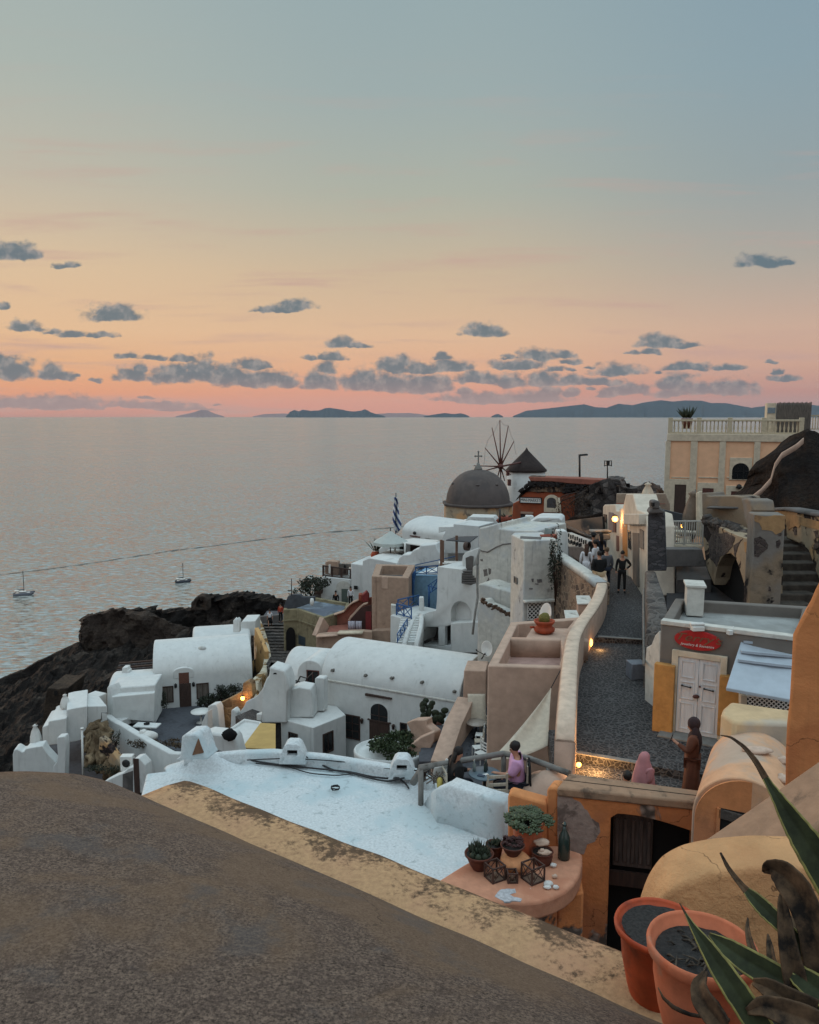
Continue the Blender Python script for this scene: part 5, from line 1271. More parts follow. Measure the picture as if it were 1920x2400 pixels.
mb = MB(); p0,p1 = wl.uz(B(742,790)),wl.uz(B(918,826)); wl.ext(mb,[(p0[0],p0[1] - .1),(p1[0],p1[1] - .02),(p1[0],p1[1] + .05),(p0[0],p0[1] + .02)],.12,0); mb.build('timber_strip',BROWN,vh)
for x,y in ((720,975),(932,1015)):
 p = wl.P(B(x,y),.12); mb = MB(); mb.lathe([(.001,-.14),(.06,-.1),(.09,.08),(.1,.1),(.03,.17),(.001,.2)],p,10); mb.bar(p + Vector((0,0,.12)),p + Vector((0,0,.12)) + bk * .14,.03,.03); mb.build('wall_lantern',BROWN,vh)
for i,(x,y) in enumerate(((520,637),(742,672),(920,690),(1122,718),(1340,781))):
 r_ = ray(B(x,y)); best = None
 for k in range(2,60):
  t = 1 + k * .0;
 Yt = None
 for k in range(400):
  d = 34 + k * .035; p = r_ * (d / r_.y); off = -(p - eL).dot(wl.n) - hw
  if abs(off) < hw:
   zsurf = ZE + rise * sqrt(1 - (off / hw) ** 2)
   if p.z <= zsurf: Yt = p; break
 if Yt: mb = MB(); mb.ell(Yt + Vector((0,0,.03)),(.12,.1,.08),8,6,.5,i); mb.lathe([(.03,0),(.045,.0),(.045,.22),(.03,.22)],Yt + Vector((0,0,-.02)),8,axis=Vector((wl.n.x,wl.n.y,.3))); mb.build('rain_spout',simple('dull_spout',(110,106,100),.9),vh)
mb = MB(); mb.box(atY(B(1305,572),40.6),(.25,.2,.1),.4); mb.build('roof_clip',CONC,vh)
# gable end at right with rounded shoulder
# second dish
d0 = atY(B(1560,490),38.4); dt = thing('satellite_dish','white satellite dish with dark arm on the right end of the long vault','satellite dish',d0)
mb = MB(); mb.lathe([(.001,-.08),(.2,-.05),(.38,.03),(.4,.045),(.38,.045),(.2,-.03),(.001,-.06)],d0,22,axis=Vector((-.75,-.6,.15))); mb.build('reflector',WHITEP,dt)
mb = MB(); a_ = atY(B(1490,505),38); mb.tube([d0 + Vector((0,0,-.35)),atY(B(1540,530),38.2),a_],.02,6); mb.tube([a_,a_ + Vector((-.05,0,.08))],.035,6); mb.tube([atY(B(1545,520),38.4),atY(B(1520,560),38.6)],.03,6); mb.build('arm',IRON,dt)
# annex with two windows
an = thing('flat_annex','low white flat roofed annex with two brown windows in front of the long vault','house',(-4.5,39,-16))
za = atY(B(385,1022),38.4).z
rfa = [atZ(B(172,962),za),atZ(B(385,1022),za),atZ(B(606,934),za),eL.lerp(eR,.12) ,eL + Vector((-.6,.2,0)),atZ(B(205,925),za)]
rfa = [Vector((p.x,p.y,za)) for p in rfa]
mb = MB(); mb.prism(rfa,-22); mb.build('wall',WHITE,an,.07,3)
w1 = Wall(rfa[0],rfa[1]); w2 = Wall(rfa[1],rfa[2])
frame_win(w1,an,w1.rect(B(226,1055),B(278,1112)),GLASS,BROWN,fw=.05,bars=(0,1)); frame_win(w2,an,w2.rect(B(455,1072),B(515,1168)),GLASS,BROWN,fw=.06,bars=(1,0))
# second vault behind left, with dormer
v2 = thing('rounded_vault_house','smaller white vaulted roof with a rounded dormer left of the long vault','house',(-6,45,-15))
z2 = -16.3; pL,pR = atY(B(150,690),44.5),atY(B(560,700),43.5); w_ = Wall(pL,pR); hv = 2.0; rz2 = atY(B(300,480),46.3).z - z2
mb = MB(); mb.vault(pL - w_.n * hv,pR - w_.n * hv,hv,z2,rz2,-23,26); mb.build('vault_body',WHITE,v2,.5,6)
dm = atY(B(375,640),43.0); ax = Vector((w_.n.x,w_.n.y))
mb = MB(); c0 = dm.xy; mb.vault(c0 + ax * .1,c0 - ax * 2.4,.82,atY(B(375,660),43).z,.82,z2 - 2,16); mb.build('dormer',WHITE,v2,.05)
wd = Wall(c0 + ax * .1 - w_.d.xy * 2,c0 + ax * .1 + w_.d.xy * 2); frame_win(wd,v2,wd.rect(B(348,637),B(422,735)),GLASS,REDWOOD,fw=.05,bars=(1,0))
# broken chair frame on the roof
bc = atY(B(330,715),41.6); ct = thing('broken_chair','overturned black metal chair frame lying beside the dormer','chair',bc)
for a,b_ in (((255,712),(320,740)),((258,700),(300,716)),((300,676),(270,735)),((300,676),(345,690)),((345,690),(318,742)),((320,740),(385,765)),((345,690),(388,650)),((385,765),(392,735)),((392,735),(330,712)),((345,725),(372,762)),((275,705),(262,722))):
 mb = MB(); mb.bar(atY(B(*a),41.5),atY(B(*b_),41.7),.05,.05); mb.build('bar',IRON,ct)
# chimneys
def slabsolid(name,label,c,ol,Ys,depth,m,bevel,cat='chimney',part='stack',group=None):
 t = thing(name,label,cat,atY(ol[0],Ys[0]),group); o,w__ = fblock(t,part,ol,Ys,depth,m,bevel); return t,o,w__
t,o,w_ = slabsolid('bell_chimney','tall tapering white chimney with a dark slot left of the annex',B,poly(Nn,480,1105,505,1100,640,1140,720,1160,770,1300,800,1450,770,1500,760,1990,350,1990,365,1500,385,1400,430,1290,480,1230),(39.5,39.2),1.1,WHITE,.12)
mb = MB(); w_.ext(mb,[w_.uz(p) for p in poly(Nn,540,1215,555,1192,590,1190,602,1215)],.01,-.1); mb.build('smoke_slot',DARK,t)
slabsolid('boxy_chimney','squat boxy white chimney rising from the annex roof',B,poly(Nn,760,1490,870,1440,960,1420,1130,1450,1150,1520,1180,1760,1180,1900,735,1900),(39.8,39.6),1.0,WHITE,.08)
slabsolid('small_pinnacle','small white pinnacle at the left end of the long vault eave',B,poly(Nn,1200,1290,1220,1268,1330,1275,1348,1300,1348,1800,1185,1800),(40.6,40.4),.5,WHITE,.06,part='pinnacle',cat='pinnacle')
slabsolid('curved_buttress','curved white buttress wall descending left of the tapering chimney',B,poly(Nn,490,1120,470,1250,400,1400,300,1540,230,1590,160,1620,110,1650,80,1720,0,1830,-60,1880,-60,1960,350,1900,480,1500),(42.5,40.6),.5,WHITE,.1,part='wall',cat='wall')
slabsolid('low_pillar','stubby white pillar between the buttress and the paved landing',B,poly(Nn,275,1835,350,1850,350,1960,275,1945),(39.8,39.6),.4,WHITE,.05,part='pillar',cat='pillar')
tl = thing('paved_landing','small grey paved landing behind the white sloping roof','terrace',atY(A(1430,790),41))
rblock(tl,'floor',[(p,-15.9) for p in poly(A,1360,810,1510,745,1520,830,1390,835)],-20,COBBLE,None,0)
# low white roofs and yellow awning between
lr = thing('sloping_white_roof','low white roof slab beside the yellow awning','house',atY(A(1300,900),36))
rblock(lr,'roof',[(A(1200,915),-15.6),(A(1290,900),-15.6),(A(1345,865),-15.55),(A(1410,822),-15.5),(A(1510,838),-15.5),(A(1560,990),-15.5),(A(1400,1020),-15.6),(A(1240,1010),-15.7)],-22,WHITE,(.15,.12),.05)
slabsolid('rounded_low_wall','rounded low white wall in front of the sloping slab',A,poly(A,1150,925,1200,905,1340,920,1360,950,1370,990,1390,1060,1160,1060,1145,960),(33,32.6),.8,WHITE,.15,cat='wall',part='wall')
mb = MB(); p = atY(A(1325,915),32.4); mb.ell(p,(.3,.15,.28),10,8,.4,3); tag(mb.build('black_bag',BLACK,None),'black bag lying on the rounded low white wall','bag')
ya = thing('yellow_awning','flat mustard yellow awning left of the annex','awning',atY(A(1500,920),36))
y1,y2,y3,y4 = atY(A(1505,848),37.5),atY(A(1592,853),37.3),atY(A(1592,1000),33.6),atY(A(1398,992),33.8)
MUST = simple('mustard_canvas',(186,156,96),.9,var=.12,scale=1.5)
mb = MB(); mb.add([y1,y2,y3,y4] + [p - Vector((0,0,.05)) for p in (y1,y2,y3,y4)],[(0,1,2,3),(7,6,5,4),(0,4,5,1),(1,5,6,2),(2,6,7,3),(3,7,4,0)]); mb.build('canvas',MUST,ya)
for p in (y3,y4): tube_obj('pole',STEEL,ya,[p - Vector((0,0,.05)),p - Vector((0,0,2.6))],.03)
# planter, curved wall and steps
pn = thing('planter','rounded white planter full of green shrubs before the arched door','planter',atY(B(905,1190),34.5))
pc = atY(B(905,1165),34.5); mb = MB(); rows = []
for z,r in ((-1.6,1.45),(-.1,1.6),(0,1.58),(.02,1.5),(-.12,1.42)): rows.append([Vector((pc.x + r * cos(a * .3142) * 1.05,pc.y + r * .85 * sin(a * .3142),pc.z + z)) for a in range(20)])
mb.loft(rows,True,True,True); mb.build('tub',WHITE,pn)
def bush(name,label,c,R,n,m,leaf_=.07,seed=1,cat='shrub',group=None,stems=True,parent=None,part='foliage'):
 t = parent or thing(name,label,cat,c,group); r = random.Random(seed); mb = MB(); c = Vector(c)
 cl = [(Vector((r.uniform(-1,1) * R[0] * .8,r.uniform(-1,1) * R[1] * .8,r.uniform(-.2,1) * R[2] * .8)),r.uniform(.25,.5)) for _ in range(14)]
 for k in range(n):
  cc,cr = cl[r.randrange(len(cl))]; d = Vector((r.gauss(0,1),r.gauss(0,1),r.gauss(0,1))).normalized() * cr * r.random() ** .4
  p = c + cc + Vector((d.x * R[0],d.y * R[1],d.z * R[2])); a = Vector((r.gauss(0,1),r.gauss(0,1),r.gauss(0,1) + .4)).normalized(); b_ = a.cross(Vector((r.gauss(0,1),r.gauss(0,1),r.gauss(0,1)))).normalized(); s = leaf_ * r.uniform(.6,1.3)
  mb.add([p - a * s,p + b_ * s * .45,p + a * s,p - b_ * s * .45],[(0,1,2,3)],False)
 mb.build(part,m,t)
 if stems:
  mb = MB()
  for k in range(9): cc,_ = cl[k]; mb.tube([c + Vector((0,0,-R[2] * .6)),c + cc * .5,c + cc],[.03,.02,.008],5)
  mb.build('stems',BROWN,t)
 return t
LEAF = simple('shrub_leaf',(62,78,46),.7,var=.5,scale=6); LEAFD = simple('dull_shrub_leaf',(56,62,48),.8,var=.5,scale=6)
bush('foliage','',(pc.x,pc.y,pc.z + .1),(1.35,1.1,.45),2600,LEAF,.09,3,parent=pn)
cw = thing('curved_stair_wall','beige curved parapet wrapping the grey steps beside the planter','wall',atY(B(1100,1080),34.5))
fblock(cw,'wall',[B(1012,988),B(1060,970),B(1145,968),B(1150,1010),B(1205,1055),B(1200,1110),B(1150,1180),B(1110,1262),B(985,1262),B(1050,1140),B(1040,1040)],(35.6,34.4),.5,BEIGE,.08)
fblock(cw,'front_wall',[B(985,1215),B(1045,1140),B(1110,1090),B(1205,1050),B(1200,1120),B(1115,1270),B(970,1270)],(34.2,34.0),.3,BEIGE,.06)
st_ = thing('grey_steps','flight of grey steps climbing to the shaded cafe courtyard','steps',atY(B(1200,1170),34))
mb = MB()
for k in range(8):
 p = atY(B(1115 + k * 12,1250 - k * 27),32.6 + k * .42); mb.prism([Vector((p.x - .1,p.y,p.z)),Vector((p.x + 1.9,p.y,p.z)),Vector((p.x + 1.9,p.y + 1,p.z)),Vector((p.x - .1,p.y + 1,p.z))],p.z - 2)
mb.build('steps',PAVE,st_)
rblock(thing('cafe_terrace','upper paved terrace carrying the round white table','terrace',atY(B(1260,990),37.5)),'floor',[(p,atY(B(1272,973),37.5).z - .78) for p in poly(B,1130,1000,1320,940,1360,1000,1250,1100,1140,1080)],-22,PAVE,None,0)
cc = atY(B(1195,985),36.8); t = thing('potted_cactus','dark clump of prickly cactus in a pot beside the white table','plant',cc)
mb = MB(); rn = random.Random(9)
for k in range(26): mb.ell((cc.x + rn.uniform(-.55,.55),cc.y + rn.uniform(-.3,.3),cc.z + rn.uniform(-.1,1.0)),(rn.uniform(.1,.2),.07,rn.uniform(.14,.24)),8,6)
mb.build('cactus_pads',GREEND,t); mb = MB(); mb.lathe([(.001,-.75),(.3,-.75),(.42,-.1),(.001,-.1)],cc,14); mb.build('pot',TERRA_D,t)
# lower left vaulted house and court
lh = thing('courtyard_house','white vaulted house with tall brown door facing a grey courtyard','house',(-13,52,-18))
ZL = -17.1; a0 = atZ(A(884,592),ZL); a1 = atZ(A(1458,545),ZL); wl = Wall(a0,a1); hv = 2.6
rs = atY(A(1100,365),(a0.y + a1.y) / 2 + hv * .9).z - ZL
mb = MB(); mb.vault(a0 - wl.n * hv,a1 - wl.n * hv,hv,ZL,rs,-24,28); mb.build('vault_body',WHITE,lh,.12,4)
zg = -19.2
(u0,z0),(u1,_),(_,z1),_ = wl.rect(A(1032,560),A(1108,772)); door(lh,wl,wl.R(u0,u1,z0,z1 - .75),BROWN,None,2); mb = MB(); wl.ext(mb,wl.R(u0,u1 - .1,z1 - .74,z1),.025,-.02); mb.build('transom_panel',simple('reddish_board',(106,70,58),.8),lh)
mb = MB(); wl.ext(mb,wl.arch(u0 - .35,u1 + .2,z1 - .4,z1 + .05,z1 + .35),.02,-2); mb.build('door_hood',WHITE,lh,.05)
frame_win(wl,lh,wl.rect(A(935,645),A(998,722)),GREYW,BROWN,'shuttered_window',bars=(1,0)); frame_win(wl,lh,wl.rect(A(1140,626),A(1202,700)),GREYW,BROWN,'shuttered_window',bars=(1,0)); frame_win(wl,lh,wl.rect(A(903,658),A(932,692)),GLASS,BROWN,fw=.03,bars=(0,0))
for x,y in ((1015,632),(1118,624)): p = wl.P(A(x,y),.12); mb = MB(); mb.lathe([(.001,-.16),(.09,-.1),(.1,.1),(.001,.2)],p,8); mb.build('wall_lantern',IRON,lh)
mb = MB(); p = wl.P(A(1170,488),-1.2); mb.ell(Vector((p.x,p.y,ZL + rs * .82)),(.3,.2,.18),10,7); mb.build('roof_knob',WHITE_OLD,lh)
b2_ = thing('upper_vault','second smaller white vault behind the courtyard house','house',(-11,57,-15))
q0,q1 = atY(A(1110,352),56.5),atY(A(1450,360),57.5); w_ = Wall(q0,q1); rt = atY(A(1300,305),58.2).z
mb = MB(); mb.vault(q0 - w_.n * 1.8,q1 - w_.n * 1.8,1.8,q0.z - .5,rt - q0.z + .5,-22,22); mb.build('vault_body',WHITE,b2_,.3,4)
fblock(b2_,'corner_box',poly(A,1393,345,1393,268,1400,262,1475,260,1478,345),(58.5,58.5),2,WHITE,.06)
tchim,o,w_ = slabsolid('roof_chimney','small white chimney with peaked cap beside the upper vault',A,poly(A,1347,325,1347,258,1358,248,1366,256,1372,246,1384,260,1384,325),(56.6,56.6),.6,WHITE,.03)
lb = thing('small_white_house','small white flat fronted house at the left of the courtyard','house',(-19,46,-17))
o,w_ = fblock(lb,'wall',poly(O,1075,300,1488,262,1488,545,1080,512),(46.3,46.8),1.2,WHITE,.05)
o,w_ = fblock(lb,'parapet_block',poly(O,1040,250,1060,228,1100,215,1495,185,1497,275,1497,560,1200,560,1060,500,1040,470),(46.9,47.2),2.2,WHITE,.12)
q0,q1 = atY(O(1035,210),48.0),atY(O(1470,195),48.6); w_ = Wall(q0,q1); rt = atY(O(1200,80),49.8).z
mb = MB(); mb.vault(q0 - w_.n * 1.7,q1 - w_.n * 1.7,1.7,q0.z - .3,rt - q0.z + .3,-24,24); mb.build('vault_roof',WHITE,lb,.4,5)
slabsolid('roof_chimney','squat white chimney on the small house at the left',O,poly(O,1172,90,1176,22,1225,18,1228,50,1240,52,1240,90),(50,50),.6,WHITE,.04)
pg = thing('slatted_pergola','dark slatted pergola roof behind the small white house','pergola',atY(O(1300,40),55))
for k in range(6):
 mb = MB(); y0 = -50 + k * 22; mb.bar(atY(O(1150 - k * 8,y0 + 28),55 - k * .6),atY(O(1480,y0),55 - k * .6),.12,.08); mb.build('slat',DARKSTONE if k % 2 else BROWN,pg)
for x in (1180,1440): p = atY(O(x,60),52.4); tube_obj('post',BROWN,pg,[p,p - Vector((0,0,2.5))],.06)
slabsolid('side_wall','white end wall of the small house stepping down to the retaining wall',O,poly(O,1030,215,1045,190,1072,250,1080,500,1170,530,1165,600,1045,600,1030,500),(46.6,46.0),.8,WHITE,.08,cat='wall',part='wall')
# courtyard floor and retaining wall
cy_ = thing('grey_courtyard','grey paved courtyard before the vaulted house','terrace',atZ(A(1050,850),zg))
rblock(cy_,'floor',[(p,zg) for p in poly(A,640,830,900,770,1190,745,1400,680,1400,720,1200,800,1165,900,1045,1020,900,960,700,860)],-26,PAVE,None,0)
rw = thing('retaining_wall','long curving white retaining wall below the grey courtyard','wall',atY(A(800,1000),42))
RP = [(O(1036,470),46.4),(O(1100,520),45.4),(O(1200,570),44.4),(O(1330,650),43.3),(O(1470,730),42.2),(O(1600,800),41.3),(O(1660,832),40.8),(O(1760,838),40.3)]
mb = MB(); rows = []
P_ = [atY(p,y) for p,y in RP]
fine = []
for i in range(len(P_) - 1):
 for k in range(4): fine.append(P_[i].lerp(P_[i + 1],k / 4))
fine.append(P_[-1]); mb.wall(fine,.42,6,True,-27); mb.build('wall',WHITE,rw,0,smooth=True)
w_ = Wall(P_[4],P_[6]); frame_win(w_,rw,w_.rect(O(1298,812),O(1326,872)),GREYW,CONC,'vent_grille',fw=.03,bars=(0,3))
# items in the court
tb = atZ(A(1160,780),zg + .75); ctable_ = thing('courtyard_table','round white pedestal table standing in the grey courtyard','table',(tb.x,tb.y,zg)); mb = MB(); mb.lathe([(.001,.7),(.62,.7),(.62,.75),(.001,.75)],(tb.x,tb.y,zg),24); mb.build('table_top',WHITEP,ctable_); mb = MB(); mb.lathe([(.001,0),(.3,0),(.06,.06),(.06,.7),(.001,.7)],(tb.x,tb.y,zg),12); mb.build('pedestal',WHITEP,ctable_)
tb = atZ(A(850,858),zg + .8); t = thing('stone_table','white masonry table slab at the courtyard edge','table',(tb.x,tb.y,zg)); mb = MB(); mb.box((tb.x,tb.y,zg + .75),(1.5,.7,.1),-.12); mb.build('table_top',WHITE,t,.03); mb = MB(); mb.box((tb.x - .1,tb.y,zg + .35),(.5,.5,.7),-.12); mb.build('pedestal',WHITE,t,.03)
mb = MB(); mb.ell((tb.x,tb.y,zg + .86),(.2,.12,.08),10,6,.4); tag(mb.build('dark_hat',BLACK,None),'dark cap lying on the masonry table','hat')
bush('shrub','bushy shrub growing against the courtyard house wall',atZ(A(1280,700),zg + .5),(1.1,.6,.8),1500,LEAFD,.08,11); bush('shrub','low shrub in front of the right hand courtyard window',atZ(A(1195,735),zg + .5),(.6,.4,.6),800,LEAFD,.08,12)
bush('shrub','dark potted shrub left of the courtyard door',atZ(A(920,750),zg + .6),(.45,.4,.8),900,LEAFD,.08,13); bush('vine','reddish trailing plants along the inner side of the retaining wall',atY(A(950,975),42.6),(2.2,.5,.3),1200,simple('rusty_leaf',(92,74,54),.8,var=.5),.07,14,'plant',stems=False)
mb = MB(); p = atY(A(865,925),43.3); mb.ell(p,(.45,.3,.3),12,8,.3,5); mb.ell(p + Vector((-.4,.1,.15)),(.25,.2,.22),10,7,.3,6); o = mb.build('white_sacks',WHITEP,None); tag(o,'white bundled sacks sitting on the retaining wall','sacks')
slabsolid('gate_pier','tall white gate pier at the right of the courtyard',A,poly(A,1200,755,1215,745,1245,742,1258,765,1272,905,1195,905),(44,43.7),.6,WHITE,.06,cat='pillar',part='pier')
slabsolid('gate_pier','shorter white gate pier beside the grey paved landing',A,poly(A,1335,775,1350,770,1366,790,1366,850,1400,860,1400,900,1330,900),(42,41.8),.5,WHITE,.05,cat='pillar',part='pier')
slabsolid('curled_wall','curled white wall end behind the tall gate pier',A,poly(A,1155,900,1165,850,1190,790,1198,780,1200,905),(43.2,43.0),.5,WHITE,.05,cat='wall',part='wall')
OCHS = stones('ochre_stone_wall',(112,84,56),(188,150,104),(150,120,88),1.6,.06,.8)
slabsolid('stone_wall','ochre stone wall lit by a lamp right of the courtyard',A,poly(A,1250,745,1330,705,1400,665,1402,620,1430,605,1455,615,1462,690,1430,745,1390,790,1370,800,1335,800,1335,900,1272,905),(44.6,44.0),.5,OCHS,.05,cat='wall',part='wall')
p = atY(A(1402,706),43.85); lamp_obj('wall_lamp','glowing lamp on the ochre stone wall',p,.12,14,(0,-.35,0),True)
# stair lane beyond
sl_ = thing('stair_lane','dark stone stair lane climbing between the vault and the olive house','steps',atY(Nn(500,700),58))
mb = MB()
ys = [520,590,660,730,790,860,935,1000,1060]
for k in range(26):
 t = k / 25; p = atY(Nn(360 + 110 * t,480 + 640 * t),66 - 15 * t); q_ = atY(Nn(700,480 + 640 * t),66 - 15 * t)
 if k % 2 == 0: pz = p.z
 mb.prism([Vector((p.x - .1,p.y,pz)),Vector((q_.x + .8,p.y,pz)),Vector((q_.x + .8,p.y + 1.5,pz)),Vector((p.x - .1,p.y + 1.5,pz))],pz - 1)
mb.build('steps',RUBBLE,sl_)
mb = MB(); p,q_ = atY(Nn(250,480),67),atY(Nn(720,470),67); mb.prism([Vector((p.x,66.4,p.z)),Vector((q_.x,66.4,p.z)),Vector((q_.x,73,p.z)),Vector((p.x,73,p.z))],p.z - 1); mb.build('landing',PAVE,sl_)
fblock(sl_,'end_wall',poly(Nn,255,320,300,308,650,275,690,275,690,430,330,430),(68.5,68.5),.3,GREYP,.03)
pw = thing('peeling_parapet','weathered ochre and white curving parapet beside the stair lane','wall',atY(Nn(380,800),56))
mb = MB(); mb.wall([atY(Nn(280,318),66),atY(Nn(330,440),63.5),atY(Nn(370,560),61),atY(Nn(415,720),58),atY(Nn(445,880),55.5),atY(Nn(455,980),54),atY(Nn(440,1080),52.6),atY(Nn(390,1180),51),atY(Nn(300,1260),49.5),atY(Nn(240,1350),48)],.55,5,True,-25)
mb.build('wall',plaster('peeling_ochre_parapet',(196,186,166),(120,96,64),.6,.5,.62,.8,peel=((190,146,92),.7,.52)),pw,0,smooth=True)
fblock(pw,'facing',poly(Nn,250,480,290,560,350,700,410,860,410,980,370,1120,330,1180,230,1200,210,1010,275,960,280,800,245,700),(57,54),.3,plaster('exposed_ochre_render',(206,164,112),(120,96,70),.5,.5,.66,.9,peel=((100,80,62),.8,.6)),.03)
# far left terraces
def wb(name,label,ol,Ys,depth,m=WHITE,bevel=.06,cat='wall',part='wall',group=None): return slabsolid(name,label,None,ol,Ys,depth,m,bevel,cat,part,group)
wb('tall_white_house','tall white house wall under the sloping white roof at far left',poly(O,640,428,700,412,840,390,840,700,720,735,640,745),(43.2,43.6),3,cat='house')
t,o,w_ = wb('setback_white_wall','white setback wall with a faint railing beside the rock outcrop',poly(O,842,392,1032,388,1034,520,1034,560,842,580),(44.0,44.6),2.5)
sr = thing('sloping_roof','smooth white sloping roof rising toward the small white house','roof',atY(O(850,340),45)); fblock(sr,'roof',poly(O,640,426,730,385,850,335,1030,262,1034,385,850,388),(45.6,48.4),1.0,WHITE,.05)
wb('stepped_wall','white wall with stepped top left of the tall white house',poly(O,410,775,408,595,418,588,465,572,466,542,480,534,640,505,640,745,550,760),(42.6,42.9),2.5)
wb('boundary_wall','lowest white boundary wall with wavy top at the far left',poly(O,128,1100,122,860,135,812,160,802,185,815,210,832,235,825,250,800,330,785,410,772,450,840,545,940,550,1100),(40.4,40.8),.8)
t,o,w_ = wb('slender_pillar','slender tapering white pillar rising beside the grey terrace',poly(O,548,700,555,688,620,682,628,700,636,780,630,1080,510,1080,512,970,545,930,556,870,550,780),(40.2,40.2),.5,cat='pillar',part='pillar')
tt_ = thing('lower_terrace','dark grey terrace floor below the retaining wall','terrace',atZ(O(800,900),-19.8))
rblock(tt_,'floor',[(p,-19.9) for p in poly(O,420,775,860,690,900,720,1230,980,1240,1130,1000,1240,300,1240)],-26,PAVE,None,0)
RO = thing('rock_outcrop','brown rock outcrop and rough stone wall between the terraces','rock',atY(O(950,800),41))
mb = MB()
for (x,y,rx,rz_,Y) in ((930,660,.62,.55,43.0),(900,620,.35,.5,43.2),(915,850,.42,.45,41.4),(960,760,.4,.7,42),(1010,870,.4,.6,41),(1060,950,.4,.5,40.6),(1120,1010,.35,.4,40.3),(890,740,.3,.6,42.1),(1000,640,.4,.5,43.4)):
 mb.ell(atY(O(x,y),Y) - Vector((0,0,.1)),(rx,.8,rz_),26,18,.7,x * .1)
RKB = rockm('brown_tuff',(96,80,62),(150,130,104),(128,108,84),.5,1.0,.15); mb.build('rock',RKB,RO,disp=(.14,2.2))
fblock(RO,'rough_wall',poly(O,955,690,1010,730,1080,830,1150,930,1200,1010,1170,1060,1060,1010,980,900,950,800),(40.6,39.8),.4,RUINP,.05)
bush('scrub','dry scrub along the foot of the rock outcrop',atY(O(1060,1010),39.6),(1.6,.4,.3),700,LEAFD,.06,21,'plant',stems=False); bush('scrub','sprig of leaves on the curving white retaining wall',atY(O(1105,790),41.5),(.35,.25,.9),160,LEAFD,.07,22,'plant')
t = thing('white_mast','thin white vertical pole standing on the dark grey terrace','pole',atY(O(798,1000),40)); tube_obj('pole',WHITEP,t,[atY(O(790,612),39.6),atY(O(803,1130),39.6)],.055); tube_obj('pole_cap',WHITEP,t,[atY(O(790,612),39.6),atY(O(790,600),39.6)],.09)
t = thing('wire_railing','faint thin metal handrail by the setback white wall','railing',atY(O(1000,490),43.8)); tube_obj('rail',STEEL,t,[atY(O(978,525),43.8),atY(O(978,452),43.8),atY(O(1030,456),44)],.03)
t,o,w_ = wb('dark_gate_wall','bluish white wall with dark wooden gate near the roof corner',poly(O,985,1130,1080,1080,1190,1030,1230,990,1285,975,1285,900,1340,890,1400,960,1420,1230,985,1230),(37,36.5),.6)
u0,z1 = w_.uz(O(1284,892)); u1,_ = w_.uz(O(1336,900)); door(t,w_,w_.R(u0,u1,z1 - 2.3,z1),BROWN)
mb = MB(); w_.ext(mb,[w_.uz(p) for p in poly(O,1186,1045,1280,1010,1280,1230,1186,1230)],.04,0); mb.build('fence_panel',GREYP,t)
t = thing('meter_box','small white air conditioning box on the rough wall','box',atY(O(1225,930),37.6)); mb = MB(); mb.box(atY(O(1228,930),37.6),(.6,.4,.75)); mb.build('box_body',WHITEP,t,.03); mb = MB(); p = atY(O(1228,925),37.6) + Vector((-.0,-.205,0)); mb.lathe([(.001,0),(.2,0),(.2,.01),(.001,.01)],p,14,axis=Vector((0,-1,0))); mb.build('fan_grille',IRON,t)
def folded_umbrella(label,base_px,top_px,Y,m=CANVAS,w_=1.0):
 a,b_ = atY(base_px,Y),atY(top_px,Y); h = b_.z - a.z; t = thing('folded_umbrella',label,'umbrella',a,'folded parasols')
 mb = MB(); n = 16; rows = []
 for zz,r in ((.12,.15),(.2,.19),(.45,.17),(.7,.12),(.88,.055),(.93,.09),(1.0,.01)):
  rows.append([Vector((a.x + w_ * r * (1 + .22 * (k % 2)) * cos(2 * pi * k / n),a.y + w_ * r * (1 + .22 * (k % 2)) * sin(2 * pi * k / n),a.z + h * zz)) for k in range(n)])
 mb.loft(rows,True,True,True); mb.build('canopy',m,t); tube_obj('pole',GREYW,t,[a - Vector((0,0,.3)),b_ + Vector((0,0,.05))],.03)
folded_umbrella('white folded parasol at the lower left boundary wall',O(350,775),O(350,562),41.5,WHITEP,1.35); folded_umbrella('white folded parasol on the stepped wall, higher of the two',O(632,425),O(628,272),44.5,WHITEP,1.3)
CST0 = rockm('dark_tower_tuff',(54,47,42),(78,67,58),(62,54,48),.6,1.0,.12)
rt_ = thing('ruined_tower','small brown ruined stone tower on the dark slope','ruin',atY(O(540,350),62)); o,w_ = fblock(rt_,'wall',poly(O,455,215,560,225,655,215,640,300,600,480,560,560,405,560,430,330),(62,62),3.5,CST0,.1); mb = MB(); w_.ext(mb,w_.rect(O(524,242),O(556,286)),.05,-.1); mb.build('window',DARK,rt_)
mb = MB(); mb.prism([atZ(p,-24.0) + Vector((0,0,0)) for p in poly(O,455,212,660,214,640,190,500,190)],-24.4)
